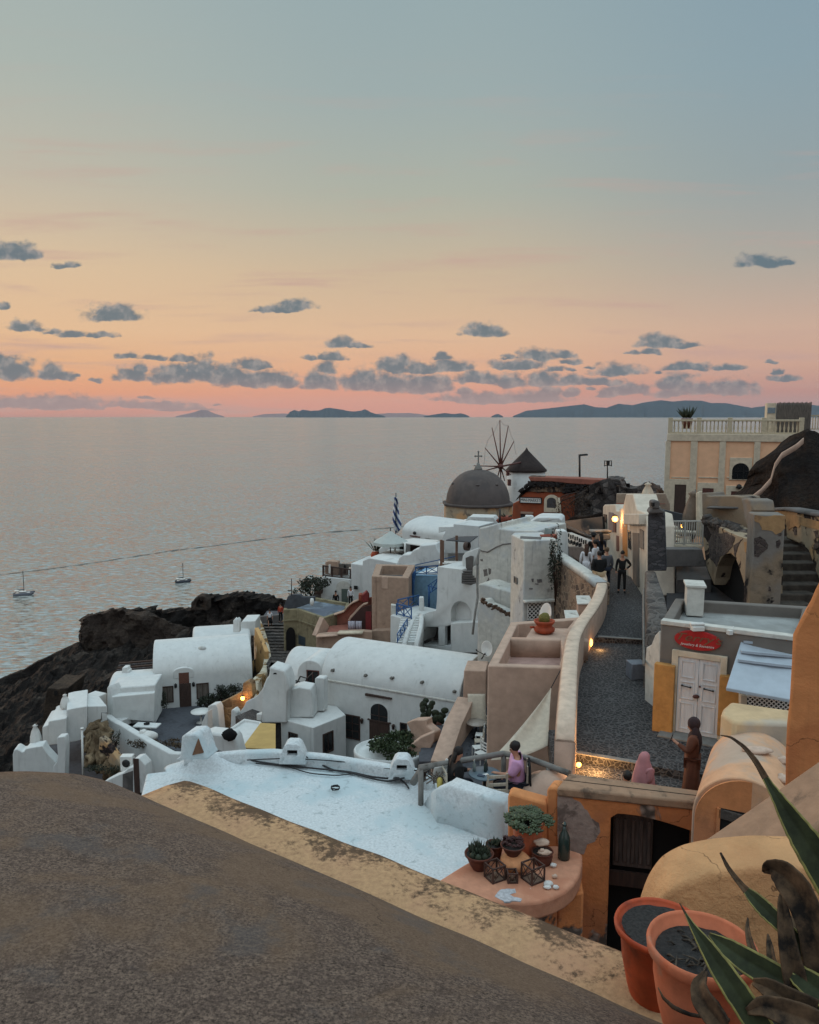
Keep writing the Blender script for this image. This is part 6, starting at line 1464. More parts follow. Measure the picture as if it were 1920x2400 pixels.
# castle rock
ck = thing('castle_ruin','massive dark ruined castle rock on the headland','ruin',atY((300,1450),108))
def crag(name,prof,Y0,Y1,zb,amp=1.0,m=ROCK):
 mb = MB(); fine = []
 for i in range(len(prof) - 1):
  for k in range(9): t = k / 9; fine.append((prof[i][0] * (1 - t) + prof[i + 1][0] * t,prof[i][1] * (1 - t) + prof[i + 1][1] * t))
 fine.append(prof[-1]); rows = []
 for s_ in range(36):
  v = s_ / 35; row = []
  for (x,y) in fine:
   tp = atY((x,y),Y0 + 3);
   if v < .6: k = v / .6; p = Vector((tp.x,Y0 + 2.0 * k + .8 * noise.noise(Vector((x * .05,k * 4,0))) * amp,zb + (tp.z - zb) * k))
   else: k = (v - .6) / .4; p = Vector((tp.x * (1 + k * (Y1 - Y0) / Y0 * .9),Y0 + 2 + (Y1 - Y0 - 2) * k,tp.z * (1 + k * (Y1 - Y0 - 2) / (Y0 + 3) * .96)))
   n_ = (noise.fractal(p * .35,1,2.1,6) * .5 + (.2 - abs(noise.noise(Vector((p.x * .8,p.y * .8,p.z * 1.9))))) * .8) * amp; row.append(p + Vector((n_,n_ * .6,n_ * (.4 if v < .65 else .7))))
  rows.append(row)
 mb.loft(rows,False,False,False)
 e = [r[0] for r in rows]; f_ = [r[-1] for r in rows]
 mb.add([Vector((p.x + .5,p.y,zb)) for p in e] + e,[(i,i + 1,len(e) + i + 1,len(e) + i) for i in range(len(e) - 1)]); mb.add([Vector((p.x - .5,p.y,zb)) for p in f_] + f_,[(i,i + 1,len(e) + i + 1,len(e) + i) for i in range(len(e) - 1)])
 return mb.build(name,m,ck)
CST = rockm('castle_tuff',(66,57,52),(86,75,67),(52,46,45),.3,1.0,.5)
crag('rock_wall',poly(A,492,330,500,240,520,222,560,216,640,198,655,186,680,196,725,184,760,196,840,206,900,225,1000,262,1100,300,1200,370),104,122,-38,1.1,CST)
crag('ridge',poly(A,640,205,800,192,900,196,1020,196,1090,190,1180,180,1190,120,1215,106,1300,112,1360,104,1430,98,1470,118,1560,124,1640,148,1700,175),110,126,-40,1.8,ROCK)
o,w_ = fblock(ck,'arch_remnant',poly(A,1102,200,1103,152,1114,146,1124,130,1145,118,1180,118,1200,142,1200,200),(103,103),2.0,CST,.2)
cm = MB(); w_.ext(cm,[w_.uz(p) for p in poly(A,1134,186,1136,156,1150,134,1172,142,1182,186)],3,-5); cut(o,cm.build('cutter',DARK))
# white buildings below the street (centre)
def W2(name,label,ol,Ys,depth,m=WHITE,bevel=.06,cat='house',part='wall'): return slabsolid(name,label,None,ol,Ys,depth,m,bevel,cat,part)
# masonry retaining wall of the street
mw = thing('masonry_wall','rough brown lava stone retaining wall topped with white coping along the street','wall',(6.6,31,-8))
A0,A1 = Vector((6.85,28.3,0)),Vector((6.2,34.0,0))
tw = Wall(A0,A1); zt0 = tw.uz(H(1725,760))[1]
ztA = [tw.uz(p) for p in (J(360,1480),J(100,1230),H(1500,620),H(1440,600))]
mb = MB(); ol = [(0,-13),(tw.L,-13),(tw.L,-5.9),(tw.L * .5,-6.0),(0,-6.05)]
tw.ext(mb,ol,0,-.5); mb.build('stonework',MASON,mw,.05)
mb = MB(); mb.wall([tw.pt(.1,-6.02,-.2),tw.pt(tw.L * .3,-5.96,-.22),tw.pt(tw.L * .6,-5.9,-.22),tw.pt(tw.L,-5.84,-.22)],.5,.22,True); mb.build('coping',WHITE_OLD,mw,0,smooth=True)
mb = MB()
for k in range(9):
 p = tw.pt(tw.L * .72 + noise.noise(Vector((k,0,0))) * .5,-7.2 - k * .25,.02); pp = tw.pt(tw.L * .8,-6.2,.1)
bush('wall_creeper','dry climbing plant sprawling between the white tower and stone wall',atY(H(1400,850),32.6),(.35,.3,1.9),900,LEAFD,.06,31,'plant')
# tower
tf = 33.2; T = thing('white_tower','tall plain white block with one tiny window beside the stone wall','house',atY(H(970,900),tf))
zt_ = atY(H(975,385),tf).z; c_f = atY(H(972,385),tf); c_l = atY(H(800,325),tf + 1.75); c_r = atY(H(1425,372),tf + .3)
c_l = Vector((c_l.x,c_l.y,zt_)); c_r = Vector((c_r.x,c_r.y,zt_)); bkv = (c_l - c_f)
mb = MB(); mb.prism([c_f,c_r,c_r + Vector((-.3,2.2,0)),c_l + Vector((.2,.6,0)),c_l],-14); mb.build('wall',WHITE_OLD,T,.05)
wf = Wall(c_l,c_f); frame_win(wf,T,wf.rect(H(845,872),H(880,965)),GREYW,CONC,fw=.03,bars=(0,0))
for j,pp in enumerate(((1070,900,1100,895,1095,950,1075,945),(1140,905,1205,905,1210,950,1150,955),(1120,960,1165,965,1160,980,1120,975),(1040,1025,1085,1028,1080,1040,1040,1040))): wz = Wall(c_f,c_r); mb = MB(); wz.ext(mb,[wz.uz(p) for p in jag(poly(H,*pp),1.0,j + 61)],.012,-.02); mb.build('stain',simple('grey_flake',(120,116,116),.9,var=.3),T)
mb = MB(); mb.prism([Vector((p.x,p.y,zt_ + .012)) for p in (c_f + Vector((-.1,.55,0)),c_f + Vector((.75,.25,0)),c_f + Vector((.9,.9,0)),c_f + Vector((0,1.2,0)))],zt_ + .004); mb.build('roof_patch',GREYP,T)
wff = Wall(c_f,c_r); lx = thing('lattice_screen','white lattice screen beneath the tall white block','lattice',wff.P(H(1150,1330))); r = wff.rect(H(1010,1222),H(1308,1425)); (u0,z0),(u1,_),(_,z1),_ = r
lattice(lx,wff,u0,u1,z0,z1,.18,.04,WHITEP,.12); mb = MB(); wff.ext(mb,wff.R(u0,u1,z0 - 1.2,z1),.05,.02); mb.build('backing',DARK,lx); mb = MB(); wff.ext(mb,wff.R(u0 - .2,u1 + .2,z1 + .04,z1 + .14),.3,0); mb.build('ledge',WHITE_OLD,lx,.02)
pil,o,w_ = W2('gate_pillar','round topped white pillar at the corner of the stone wall',poly(H,1430,600,1425,270,1445,255,1545,255,1562,290,1568,610),(34.0,34.0),.7,WHITE,.1,'pillar','pillar')
tr = thing('planter_trough','long terracotta trough on the tall white block','planter',atY(H(1310,370),34.2)); o,w_ = fblock(tr,'trough',poly(H,1195,318,1415,308,1405,372,1215,375),(34.2,34.2),.35,REDPOT,.02)
# big old white mass left of the tower (three steps)
_t,_o,ow = W2('old_white_house','large old white house wall with stains left of the tall block',poly(H,360,215,440,205,620,150,632,225,820,245,1130,255,1142,380,1142,1200,360,1200),(43.5,41.5),4,WHITE_OLD,.1)
GST = plaster('flaked_grey_stain',(118,112,108),(80,74,72),.7,.5,.62,4,bmp=.5)
mb = MB(); mb.tube([ow.P(H(x,y),.015) for x,y in ((366,512),(420,530),(480,540),(540,505),(600,470),(690,435),(790,425))],.035,5); mb.build('crack',GST,_t)
for j,pp in enumerate(((420,780,470,770,480,860,430,870),(490,760,525,770,520,830,495,850),(450,960,500,880,505,940,460,985),(370,640,410,630,415,665,385,660),(655,930,690,935,680,950,655,945))): mb = MB(); ow.ext(mb,[ow.uz(p) for p in jag(poly(H,*pp),1.2,j + 51)],.012,-.02); mb.build('stain',GST,_t)
W2('lower_white_wall','white sloping lower storey beneath the old stained house',poly(H,350,970,450,975,620,1030,805,1078,830,1500,830,1900,345,1900),(41.0,39.8),1.6,WHITE_OLD,.1,'wall')
W2('crumbling_wall','white wall with crumbling brown top edge above the long vault',poly(H,345,1200,420,1190,470,1260,600,1310,700,1360,820,1430,960,1480,900,1560,760,1800,740,2200,330,2200),(39.8,38.2),.9,WHITE_OLD,.12,'wall')
mb = MB(); rn = random.Random(12); pr = [(400,1190),(450,1235),(520,1270),(600,1300),(680,1330),(740,1370),(800,1395),(860,1440),(930,1470)]
crumb = thing('crumbled_stones','band of loose brown stones along the crumbling wall top','stones',atY(H(600,1300),39))
for k in range(70):
 t = rn.random() * 7.99; i = int(t); x = pr[i][0] + (pr[i + 1][0] - pr[i][0]) * (t - i); y = pr[i][1] + (pr[i + 1][1] - pr[i][1]) * (t - i)
 mb.ell(atY(H(x,y + rn.gauss(0,14)),39.7 - (x - 400) / 400),(rn.uniform(.05,.14),.12,rn.uniform(.04,.08)),7,5,.4,k)
o = mb.build('stones',simple('brown_rubble',(110,86,70),.9,var=.6,scale=3),crumb); o['kind'] = 'stuff'
# pipe between
t = thing('drain_pipe','long grey drain pipe running down the white wall corner','pipe',atY(H(345,900),40)); tube_obj('pipe',CONC,t,[atY(H(370,500),41.2),atY(H(345,600),41),atY(H(335,900),40.8),atY(H(345,1150),40.3),atY(H(310,1350),39.9),atY(H(275,1650),39.4)],.06)
# niche house
nh = thing('niche_house','white sculpted house with big arched niche and porch','house',atY(I(1100,1300),48))
o,w_ = fblock(nh,'wall',poly(I,955,738,1282,776,1290,965,1400,985,1480,960,1500,1060,1490,1725,1490,1900,690,1900,720,1725,760,1540,720,1400,830,1352,930,1330,945,1180,950,1000),(50.5,47.5),3.5,WHITE,.12)
rN = [w_.uz(p) for p in (I(1132,1478),I(1415,1485),I(1270,1203))]
cm = MB(); w_.ext(cm,w_.arch(rN[0][0],rN[1][0],rN[0][1],rN[0][1] + (rN[2][1] - rN[0][1]) * .42,rN[2][1]),.5,-.55); cut(o,cm.build('cutter',DARK))
cm = MB(); w_.ext(cm,[w_.uz(p) for p in poly(I,700,1800,760,1610,800,1545,900,1548,1050,1545,1130,1520,1130,1800)],.5,-1.8); cut(o,cm.build('cutter',DARK))
mb = MB(); w_.ext(mb,[w_.uz(p) for p in poly(I,962,1540,1050,1540,1050,1800,962,1800)],.0,-.3); mb.build('porch_pier',WHITE,nh,.03)
mb = MB(); w_.ext(mb,[w_.uz(p) for p in poly(I,700,1640,1130,1560,1130,1800,700,1800)],-1.6,-1.75); mb.build('porch_back',GREYP,nh)
fblock(nh,'lower_band',poly(I,1130,1500,1420,1482,1500,1484,1500,1900,1135,1900),(48.2,47.1),1.2,WHITE,.06)
# stair with curved parapets
sn = thing('white_stair','narrow white stair curling down between curved parapets','steps',atY(I(650,1600),48)); mb = MB()
for k in range(11):
 t = k / 10; p = atY(I(650 - 60 * t,1420 + 330 * t),50 - 2.6 * t); mb.prism([Vector((p.x - .9,p.y,p.z)),Vector((p.x + .55,p.y,p.z)),Vector((p.x + .55,p.y + .7,p.z)),Vector((p.x - .9,p.y + .7,p.z))],p.z - 1.2)
mb.build('steps',WHITE,sn)
mb = MB(); mb.wall([atY(I(740,1370),49.6),atY(I(735,1440),49.0),atY(I(725,1540),48.2),atY(I(700,1640),47.4),atY(I(670,1760),46.6)],.3,2,True); mb.build('parapet',WHITE,sn,0,smooth=True)
mb = MB(); mb.wall([atY(I(700,1360),50.6),atY(I(640,1400),50.2),atY(I(600,1480),49.4),atY(I(550,1590),48.4),atY(I(505,1760),47)],.28,2.4,True); mb.build('parapet',WHITE,sn,0,smooth=True)
br = thing('blue_railing','small blue handrail on the left of the curling white stair','railing',atY(I(500,1650),48)); railing(br,[atY(I(600,1480),49.2) - Vector((.25,0,.35)),atY(I(455,1740),47.2) - Vector((.2,0,.1))],.55,BLUE,.8)
# blue balcony
bb = thing('white_balcony','white balcony block with blue railings below the tan tower','terrace',atY(I(450,1500),50.5)); fblock(bb,'wall',poly(I,318,1390,600,1455,640,1460,560,1640,470,1900,312,1900),(50.5,49.6),3.4,WHITE,.06)
b1 = thing('blue_railing','blue cross braced railing around the small white balcony','railing',atY(I(500,1400),50.5)); q0,q1,q2 = atY(I(400,1385),50.6),atY(I(600,1440),49.8),atY(I(400,1385),50.6)
railing(b1,[q1,q0],1.0 * (115 / 5.75) / (1850 / 51) * 1.35,BLUE,.8,'x',.035); railing(b1,[atY(I(420,1330),51.8),atY(I(700,1265),53.2)],.75,BLUE,.9,'x',.035)
W2('small_white_pillar','stubby white pillar at the end of the blue balcony railing',poly(I,705,1165,720,1155,760,1155,770,1165,775,1370,705,1370),(52.0,52.0),.5,WHITE,.08,'pillar','pillar')
W2('striped_post','short white post with peeling spots at the balcony corner',poly(I,322,1390,325,1250,395,1262,395,1395),(50.8,50.8),.4,WHITE_OLD,.04,'pillar','post')
# blue wall and tan tower
bw = thing('blue_wall_house','pale blue house wall behind the blue railings','house',atY(I(800,1000),56)); fblock(bw,'wall',poly(I,560,850,960,855,965,1400,560,1400),(57,56),3,BLUEWALL,.05)
fblock(bw,'parapet',poly(I,640,838,960,822,960,850,640,858),(57.2,56.2),3.2,WHITE,.03)
fblock(bw,'blue_shutter',poly(I,560,1110,575,950,610,830,640,790,660,800,640,930,625,1110),(55.8,55.6),.12,BLUE,.02)
fblock(bw,'blue_post',poly(I,620,900,645,900,635,1200,612,1200),(55.6,55.6),.1,BLUE,.01)
b3 = thing('blue_railing','upper blue railing sloping up over the pale blue house','railing',atY(I(800,760),56.4)); railing(b3,[atY(I(655,845),56.6),atY(I(955,825),55.8)],.72 * 110 / 5.75 / (1850 / 57) * 1.3,BLUE,.95,'x',.035); mb = MB(); mb.bar(atY(I(650,715),56.6),atY(I(1190,598),55.0),.06,.06); mb.build('handrail',BLUE,b3)
b4 = thing('blue_railing','tall narrow blue railing beside the white sculpted house','railing',atY(I(880,1050),54)); p = atY(I(838,1280),54.0); q_ = atY(I(838,990),54.0); tube_obj('post',BLUE,b4,[p,q_],.07)
mb = MB();
for a,b_ in (((820,995),(955,900)),((838,1100),(955,1020)),((855,1000),(950,1030)),((855,1090),(950,920)),((870,975),(870,1080))): mb.bar(atY(I(*a),54),atY(I(*b_),53.6),.06,.06)
mb.build('rail_panel',BLUE,b4)
tt = thing('tan_tower','tall tan house block with open parapet roof next to the blue railings','house',atY(I(300,1200),54)); zt_ = atY(I(65,865),54.0).z
pf = [atY(I(65,865),54),atY(I(562,868),53.4)]; ff = [Vector((pf[0].x,pf[0].y,zt_)),Vector((pf[1].x,pf[1].y,zt_)),atZ(I(650,712),zt_),atZ(I(125,700),zt_)]
mb = MB(); blockmb(mb,ff,-24,(.5,.7),1); mb.build('wall',[TAN,GREYP],tt,.04); wt_ = Wall(ff[0],ff[1])
mb = MB(); wt_.ext(mb,wt_.rect(I(200,872),I(285,1035)),.04,-.05); mb.build('blocked_window',BEIGE,tt,.02); mb = MB(); wt_.ext(mb,wt_.rect(I(120,880),I(128,1700)),.05,0); mb.build('downpipe',TAN,tt)
fblock(tt,'base',poly(I,65,1600,315,1590,318,1900,65,1900),(53.4,53.0),2,TAN,.06)
# upper white houses around the umbrella
W2('sloping_white_house','plain white house with sloping top left of the tan tower',poly(L,1210,268,1395,292,1410,250,1480,190,1725,205,1725,1100,1215,1100),(64,63),5,WHITE,.1)
av = thing('arched_door_house','small white house with arched green door below a cluttered terrace','house',atY(L(960,650),64)); o,w_ = fblock(av,'wall',poly(L,745,500,775,475,1210,520,1215,1000,745,1000),(64.5,64.2),4,WHITE,.06)
u0,z0 = w_.uz(L(990,900)); u1,z1 = w_.uz(L(1210,545)); mb = MB(); w_.ext(mb,w_.arch(u0,u1,z0 - 1,z1 - (u1 - u0) * .42,z1),.06,-.05); mb.build('arch_panel',WHITE_OLD,av); mb = MB(); w_.ext(mb,w_.rect(L(1068,660),L(1170,900)),.09,.0); mb.build('door',simple('sage_door',(92,104,98),.7),av)
o,w_ = fblock(thing('dark_vent','small dark square window on the sloping white house','window',atY(L(1288,648),63.5)),'pane',poly(L,1258,618,1318,622,1318,675,1258,672),(63.6,63.6),.1,IRON,.01)
cl = thing('cluttered_terrace','rooftop terrace with folded screens and dark balustrade over the arched door','terrace',atY(L(1000,400),65)); fblock(cl,'screen',poly(L,815,450,812,250,870,235,1000,245,1010,320,1010,450),(65.5,65.3),.8,TAN,.03); fblock(cl,'pale_panel',poly(L,865,420,865,290,895,285,895,430),(64.4,64.4),.06,WHITEP,.01)
railing(cl,[atY(L(780,470),64.7),atY(L(1210,530),64.5)],.9,BROWN,.8,'v',.05); fblock(cl,'umbrella_bundle',poly(L,1090,430,1100,300,1115,285,1130,310,1140,430),(65,65),.3,DARK,.05); fblock(cl,'back_rail',poly(L,1010,450,1010,270,1210,280,1210,330,1180,320,1170,450),(65.6,65.6),.2,GREYW,.03)
# open umbrella, canopy, flag
um = thing('open_umbrella','large open pale grey umbrella at the roof terrace edge','umbrella',atY(I(315,560),66)); top = atY(I(318,252),66); rp = []
r_ = abs(atY(I(560,380),66).x - atY(I(75,380),66).x) / 2; ez = atY(I(315,400),66).z
mb = MB(); rows = [[top] * 8,[top + Vector((r_ * .5 * cos(k * pi / 4 + .3),r_ * .5 * sin(k * pi / 4 + .3),(ez - top.z) * .55)) for k in range(8)],[Vector((top.x + r_ * cos(k * pi / 4 + .3),top.y + r_ * sin(k * pi / 4 + .3),ez)) for k in range(8)],[Vector((top.x + r_ * cos(k * pi / 4 + .3),top.y + r_ * sin(k * pi / 4 + .3),ez - .25)) for k in range(8)]]
mb.loft(rows,True,False,False); o = mb.build('canopy',simple('pale_canvas',(176,182,178),.9,var=.08),um); o.modifiers.new('s','SOLIDIFY').thickness = .03
tube_obj('pole',BROWN,um,[top + Vector((0,0,.25)),atY(I(318,590),66)],.05)
cn_ = thing('flat_canopy','flat white canvas canopy over the roof terrace','canopy',atY(I(700,400),64)); q1,q2,q3,q4 = atY(I(370,395),66),atY(I(620,352),70),atY(I(990,380),69),atY(I(765,450),62.5)
mb = MB(); mb.add([q1,q2,q3,q4] + [p - Vector((0,0,.08)) for p in (q1,q2,q3,q4)],[(0,1,2,3),(7,6,5,4),(0,4,5,1),(1,5,6,2),(2,6,7,3),(3,7,4,0)]); mb.build('canvas',WHITEP,cn_)
for x,y0,y1,Y in ((515,420,590,64.5),(380,400,600,66),(950,400,470,67)): tube_obj('post',WHITEP,cn_,[atY(I(x,y0),Y),atY(I(x,y1),Y)],.09)
rt = thing('roof_terrace','shaded roof terrace with dark parapet under the umbrella','terrace',atY(I(300,600),66)); fblock(rt,'parapet',poly(I,165,570,300,545,420,560,520,580,520,660,160,625),(66.6,66),.4,GREYP,.04); fblock(rt,'white_counter',poly(I,285,590,420,598,410,665,280,640),(65,65),.8,WHITEP,.03)
fblock(rt,'back_wall',poly(I,165,500,300,420,370,415,590,430,720,440,720,600,165,600),(69,69),.4,WHITE,.03); fblock(rt,'dark_doorway',poly(I,440,425,500,430,500,560,440,560),(68.4,68.4),.1,DARK,0); fblock(rt,'dark_recess',poly(I,585,450,720,450,660,560,585,575),(66.8,66.8),.3,BROWN,0)
ap = atY(I(115,600),66.4); t = thing('agave_pot','rusty round pot with spiky agave at the terrace corner','plant pot',ap); mb = MB(); mb.lathe([(.001,-.3),(.3,-.3),(.42,.15),(.3,.4),(.001,.4)],ap,14); mb.build('pot',TERRA_R,t); spikes(ap + Vector((0,0,.5)),.2,16,1.2,.05,GREEND,t,'leaves',4,1.0,1.2)
W2('wavy_white_wall','white wall with wavy stepped top beneath the flat canopy',poly(I,400,700,430,630,480,575,580,570,620,520,700,490,720,445,760,450,930,430,960,520,1000,560,1000,720,400,760),(62,61),1.5,WHITE,.12,'wall')
W2('left_white_wall','large white wall below the roof terrace at the sea side',poly(I,-60,660,30,618,400,685,420,760,640,720,640,900,200,1300,-60,1300),(63,61),3,WHITE,.08,'wall')
# flag
fg = thing('flag','drooping blue and white striped flag on a pole above the umbrella','flag',atY(Cc(225,760),68)); tube_obj('pole',IRON,fg,[atY(Cc(225,590),68),atY(Cc(222,870),68)],.04)
fpt = [(208,232,620),(213,238,650),(210,242,690),(206,244,730),(203,250,760),(205,262,790),(215,258,830),(222,238,860)]
FM,qf,bf,cf_ = mat_new('striped_flag_cloth'); s_ = qf.n('ShaderNodeSeparateXYZ'); qf.put(s_.inputs[0],cf_)
ff_ = qf.math('ADD',qf.math('MULTIPLY',s_.outputs[0],1.6),qf.math('MULTIPLY',s_.outputs[2],.9)); st__ = qf.math('GREATER_THAN',qf.math('FRACT',qf.math('MULTIPLY',ff_,1.5)),.5)
qf.put(bf.inputs['Base Color'],qf.mix(st__,rgb(36,60,110),rgb(205,208,210))); bf.inputs['Roughness'].default_value = .9
mb = MB(); rows = []
for i,(xa,xb,y) in enumerate(fpt):
 rows.append([atY(Cc(xa + (xb - xa) * k / 6,y),68 + .25 * sin(k * 1.9 + i * .6)) for k in range(7)])
mb.loft(rows); o = mb.build('cloth',FM,fg); o.modifiers.new('s','SOLIDIFY').thickness = .03
# vaults at the back
bv_ = thing('long_back_vault','long low white vault behind the flag','house',atY(I(800,150),76)); pa,pb2 = atY(I(470,235),74),atY(I(1100,250),70); w_ = Wall(pa,pb2); zt_ = atY(I(700,40),77).z; mb = MB(); mb.vault(pa - w_.n * 3,pb2 - w_.n * 3,3.0,pa.z - .2,zt_ - pa.z + .2,-22,26); mb.build('vault_body',WHITE,bv_,.1)
mb = MB(); w_.ext(mb,w_.rect(I(585,312),I(720,345)),.06,0); mb.build('window',REDWOOD,bv_); mb = MB(); mb.ell(w_.P(I(652,282),.1),(.16,.15,.16),10,8); mb.build('round_vent',IRON,bv_); mb = MB(); w_.ext(mb,w_.rect(I(790,350),I(860,362)),.06,0); mb.build('dark_slot',DARK,bv_)
W2('white_box_house','white box shaped house in front of the back vault',poly(I,965,200,1165,200,1165,160,1510,190,1510,560,1000,560,990,380,1060,260,965,280),(67,65),3,WHITE,.06)
W2('terrace_white_wall','white wall carrying the glass balustrade near the dome',poly(Cc,610,800,690,780,720,750,880,755,915,800,915,860,610,860),(70,69),2,WHITE,.06,'wall')
gb = thing('glass_balustrade','pale glass balustrade on the terrace before the dome','railing',atY(Cc(780,770),71)); mb = MB(); w_ = Wall(atY(Cc(690,780),71),atY(Cc(875,780),70)); w_.ext(mb,[w_.uz(p) for p in poly(Cc,690,782,712,748,868,752,875,800)],0,-.05); mb.build('glass_panel',simple('frosted_glass',(150,166,164),.3,var=.05),gb)
t = thing('terrace_parasol_pole','thin dark parasol pole standing on the terrace before the dome','pole',atY(Cc(925,760),69)); tube_obj('pole',IRON,t,[atY(Cc(925,700),69),atY(Cc(925,835),69)],.09)
for (x,y,w0,lb) in ((900,775,26,'brick red box planter on the terrace before the dome'),(965,755,20,'round bowl planter right of the parasol pole')):
 p = atY(Cc(x,y),70); t = thing('terrace_planter',lb,'planter',p); mb = MB(); mb.lathe([(.001,-.5),(.5,-.5),(w0 / 20 * .7,.1),(.001,.1)],p,10); mb.build('pot',REDPOT,t); spikes(p,.4,14,.5,.06,GREEND,t,'leaves',5)
# sloping white shape near the mini market
W2('humped_white_roof','humped white roof sloping up before the red market',poly(H,640,225,700,190,755,150,760,180,940,185,1020,150,1130,85,1180,72,1440,78,1480,110,1485,220,1500,250,1400,240,1250,210,1100,215,900,200,760,200,750,420,640,420),(47,46),2.2,WHITE,.1)
W2('roof_pier','small upright white pier before the red market',poly(H,1000,110,1000,50,1100,52,1100,100,1080,190,1005,185),(48,48),.5,WHITE,.04,'pillar','pier')
W2('grey_low_wall','grey shaded low wall behind the tall white block',poly(H,760,200,1000,196,1200,212,1260,208,1270,400,760,400),(45.5,44.5),.6,GREYP,.08,'wall')
fblock(tr,'glass_screen',poly(H,1235,310,1250,215,1310,225,1345,222,1345,310),(34.6,34.6),.03,simple('hazy_glass',(150,168,168),.3),.0)
# pergola with dark canvas
pgo = thing('brown_pergola','brown timber pergola with dark canvas roof on the white terrace','pergola',atY(I(1150,550),52))
q1,q2,q3,q4 = atY(I(1065,375),52.5),atY(I(1200,330),55),atY(I(1500,322),54),atY(I(1390,402),51)
mb = MB(); mb.add([q1,q2,q3,q4] + [p - Vector((0,0,.06)) for p in (q1,q2,q3,q4)],[(0,1,2,3),(7,6,5,4),(0,4,5,1),(1,5,6,2),(2,6,7,3),(3,7,4,0)]); mb.build('canvas',CANVASD,pgo)
for x,y0,y1,Y,w0 in ((1003,375,740,50.8,.15),(1028,385,740,51.4,.12),(1210,318,690,52.2,.15)): mb = MB(); mb.bar(atY(I(x,y0),Y),atY(I(x,y1),Y),w0 * 1.1,w0 * 1.1); mb.build('post',wood('pergola_post',(112,84,68),(80,60,50)),pgo)
dtf = thing('pergola_table','pale table and black bench under the brown pergola','table',atY(I(1180,700),51)); fblock(dtf,'bench',poly(I,1075,705,1280,715,1280,775,1050,745),(50.8,50.6),1,BLACK,.03); mb = MB(); p = atY(I(1195,682),51.5); mb.box(p,(2.2,.8,.08)); mb.build('table_top',WHITEP,dtf,.02); tube_obj('leg',IRON,dtf,[p,p - Vector((0,0,.7))],.06)
mb = MB(); mb.lathe([(.2,-.18),(.3,-.12),(.3,.12),(.2,.18),(.2,-.18)],atY(I(1350,460),51.2),14,axis=Vector((.8,-.6,0))); tag(mb.build('hanging_chair',BROWN,None),'dark wicker hanging chair under the pergola','chair')
W2('curved_stair_wall','white curved wall enclosing a dark narrow stair',poly(I,1282,640,1290,590,1320,550,1500,480,1500,560,1440,720,1410,980,1350,960,1320,860,1310,960,1280,990),(49.6,48.6),.9,WHITE,.08,'wall')
sd = thing('dark_stair','shadowed steps inside the curved white wall','steps',atY(I(1380,850),48));
for k in range(6): p = atY(I(1375,800 + k * 30),48.5 - k * .12); mb = MB(); mb.box(p,(.9,.3,.08)); mb.build('step',GREYP,sd)
fblock(sd,'shaft_wall',poly(I,1330,620,1400,590,1440,600,1420,980,1380,980,1340,860),(48.7,48.6),.05,GREYP,0)
W2('speckled_white_fin','narrow white fin wall with flaking spots beside the dark stair',poly(I,1420,1010,1425,750,1445,728,1480,725,1490,740,1490,1020),(48.2,48.0),.4,WHITE_OLD,.06,'wall')
# dome church
dc_ = thing('domed_church','domed church with brown grey dome and ochre octagonal drum','church',atY(Cc(775,700),98)); c0 = atY(Cc(777,655),98); Rr = 216 / 2.875 / F * 98; zb_ = c0.z; ht = atY(Cc(775,432),98).z - zb_
DOME = plaster('dome_render',(94,86,83),(76,72,72),.6,.48,.66,.5,patch=((96,88,86),.15,.8),bmp=.3)
mb = MB(); mb.lathe([(Rr * 1.0,-.05)] + [(Rr * cos(pi / 2 * k / 16) ** .92,ht * sin(pi / 2 * k / 16)) for k in range(16)] + [(.01,ht)],c0,48); mb.build('dome',DOME,dc_,smooth=True)
oct_ = [Vector((c0.x + Rr * 1.17 * cos(k * pi / 4 + .42),c0.y + Rr * 1.17 * sin(k * pi / 4 + .42),zb_ + .05)) for k in range(8)]
mb = MB(); mb.prism(oct_,zb_ - .22); mb.build('eaves',DOME,dc_,.05)
DR = plaster('ochre_drum',(166,150,128),(96,84,76),.8,.5,.64,.7,patch=((186,142,98),.3,.9),bmp=.4); o2 = [Vector((c0.x + (p.x - c0.x) * .95,c0.y + (p.y - c0.y) * .95,zb_ - .2)) for p in oct_]
mb = MB(); mb.prism(o2,-24); mb.build('drum',DR,dc_,.05)
for k in range(8):
 a,b_ = o2[k],o2[(k + 1) % 8]; w_ = Wall(a,b_)
 if w_.n.dot(Vector((a.x + b_.x,a.y + b_.y,0)) / 2 - Vector((c0.x,c0.y,0))) > 0:
  mb = MB(); w_.ext(mb,w_.arch(w_.L * .38,w_.L * .62,zb_ - 4.4,zb_ - 3.0,zb_ - 2.3),.08,-.2); mb.build('drum_window',simple('dull_window',(70,60,56),.8),dc_)
tp_ = Vector((c0.x,c0.y,zb_ + ht)); mb = MB(); mb.lathe([(.5,-.1),(.5,.15),(.25,.5),(.16,.8),(.001,.85)],tp_,12); mb.build('finial',CONC,dc_)
mb = MB(); mb.bar(tp_ + Vector((0,0,.7)),tp_ + Vector((0,0,2.2)),.16,.16); mb.bar(tp_ + Vector((-.38,0,1.65)),tp_ + Vector((.38,0,1.65)),.15,.15)
for a in ((-.38,1.65),(.38,1.65),(0,2.2)): mb.ell(tp_ + Vector((a[0],0,a[1])),(.13,.1,.13),8,6)
mb.build('cross',CONC,dc_)
for x,y in ((610,523),(762,523),(885,523)):
 d = atY(Cc(x,y),98); v = Vector((d.x - c0.x,0,d.z - zb_)); k = sqrt(max(.05,1 - (v.x / Rr) ** 2 - (v.z / ht) ** 2)); mb = MB(); mb.ell((d.x,c0.y - Rr * k,d.z),(.28,.2,.14),8,6); mb.build('dome_knob',DOME,dc_)
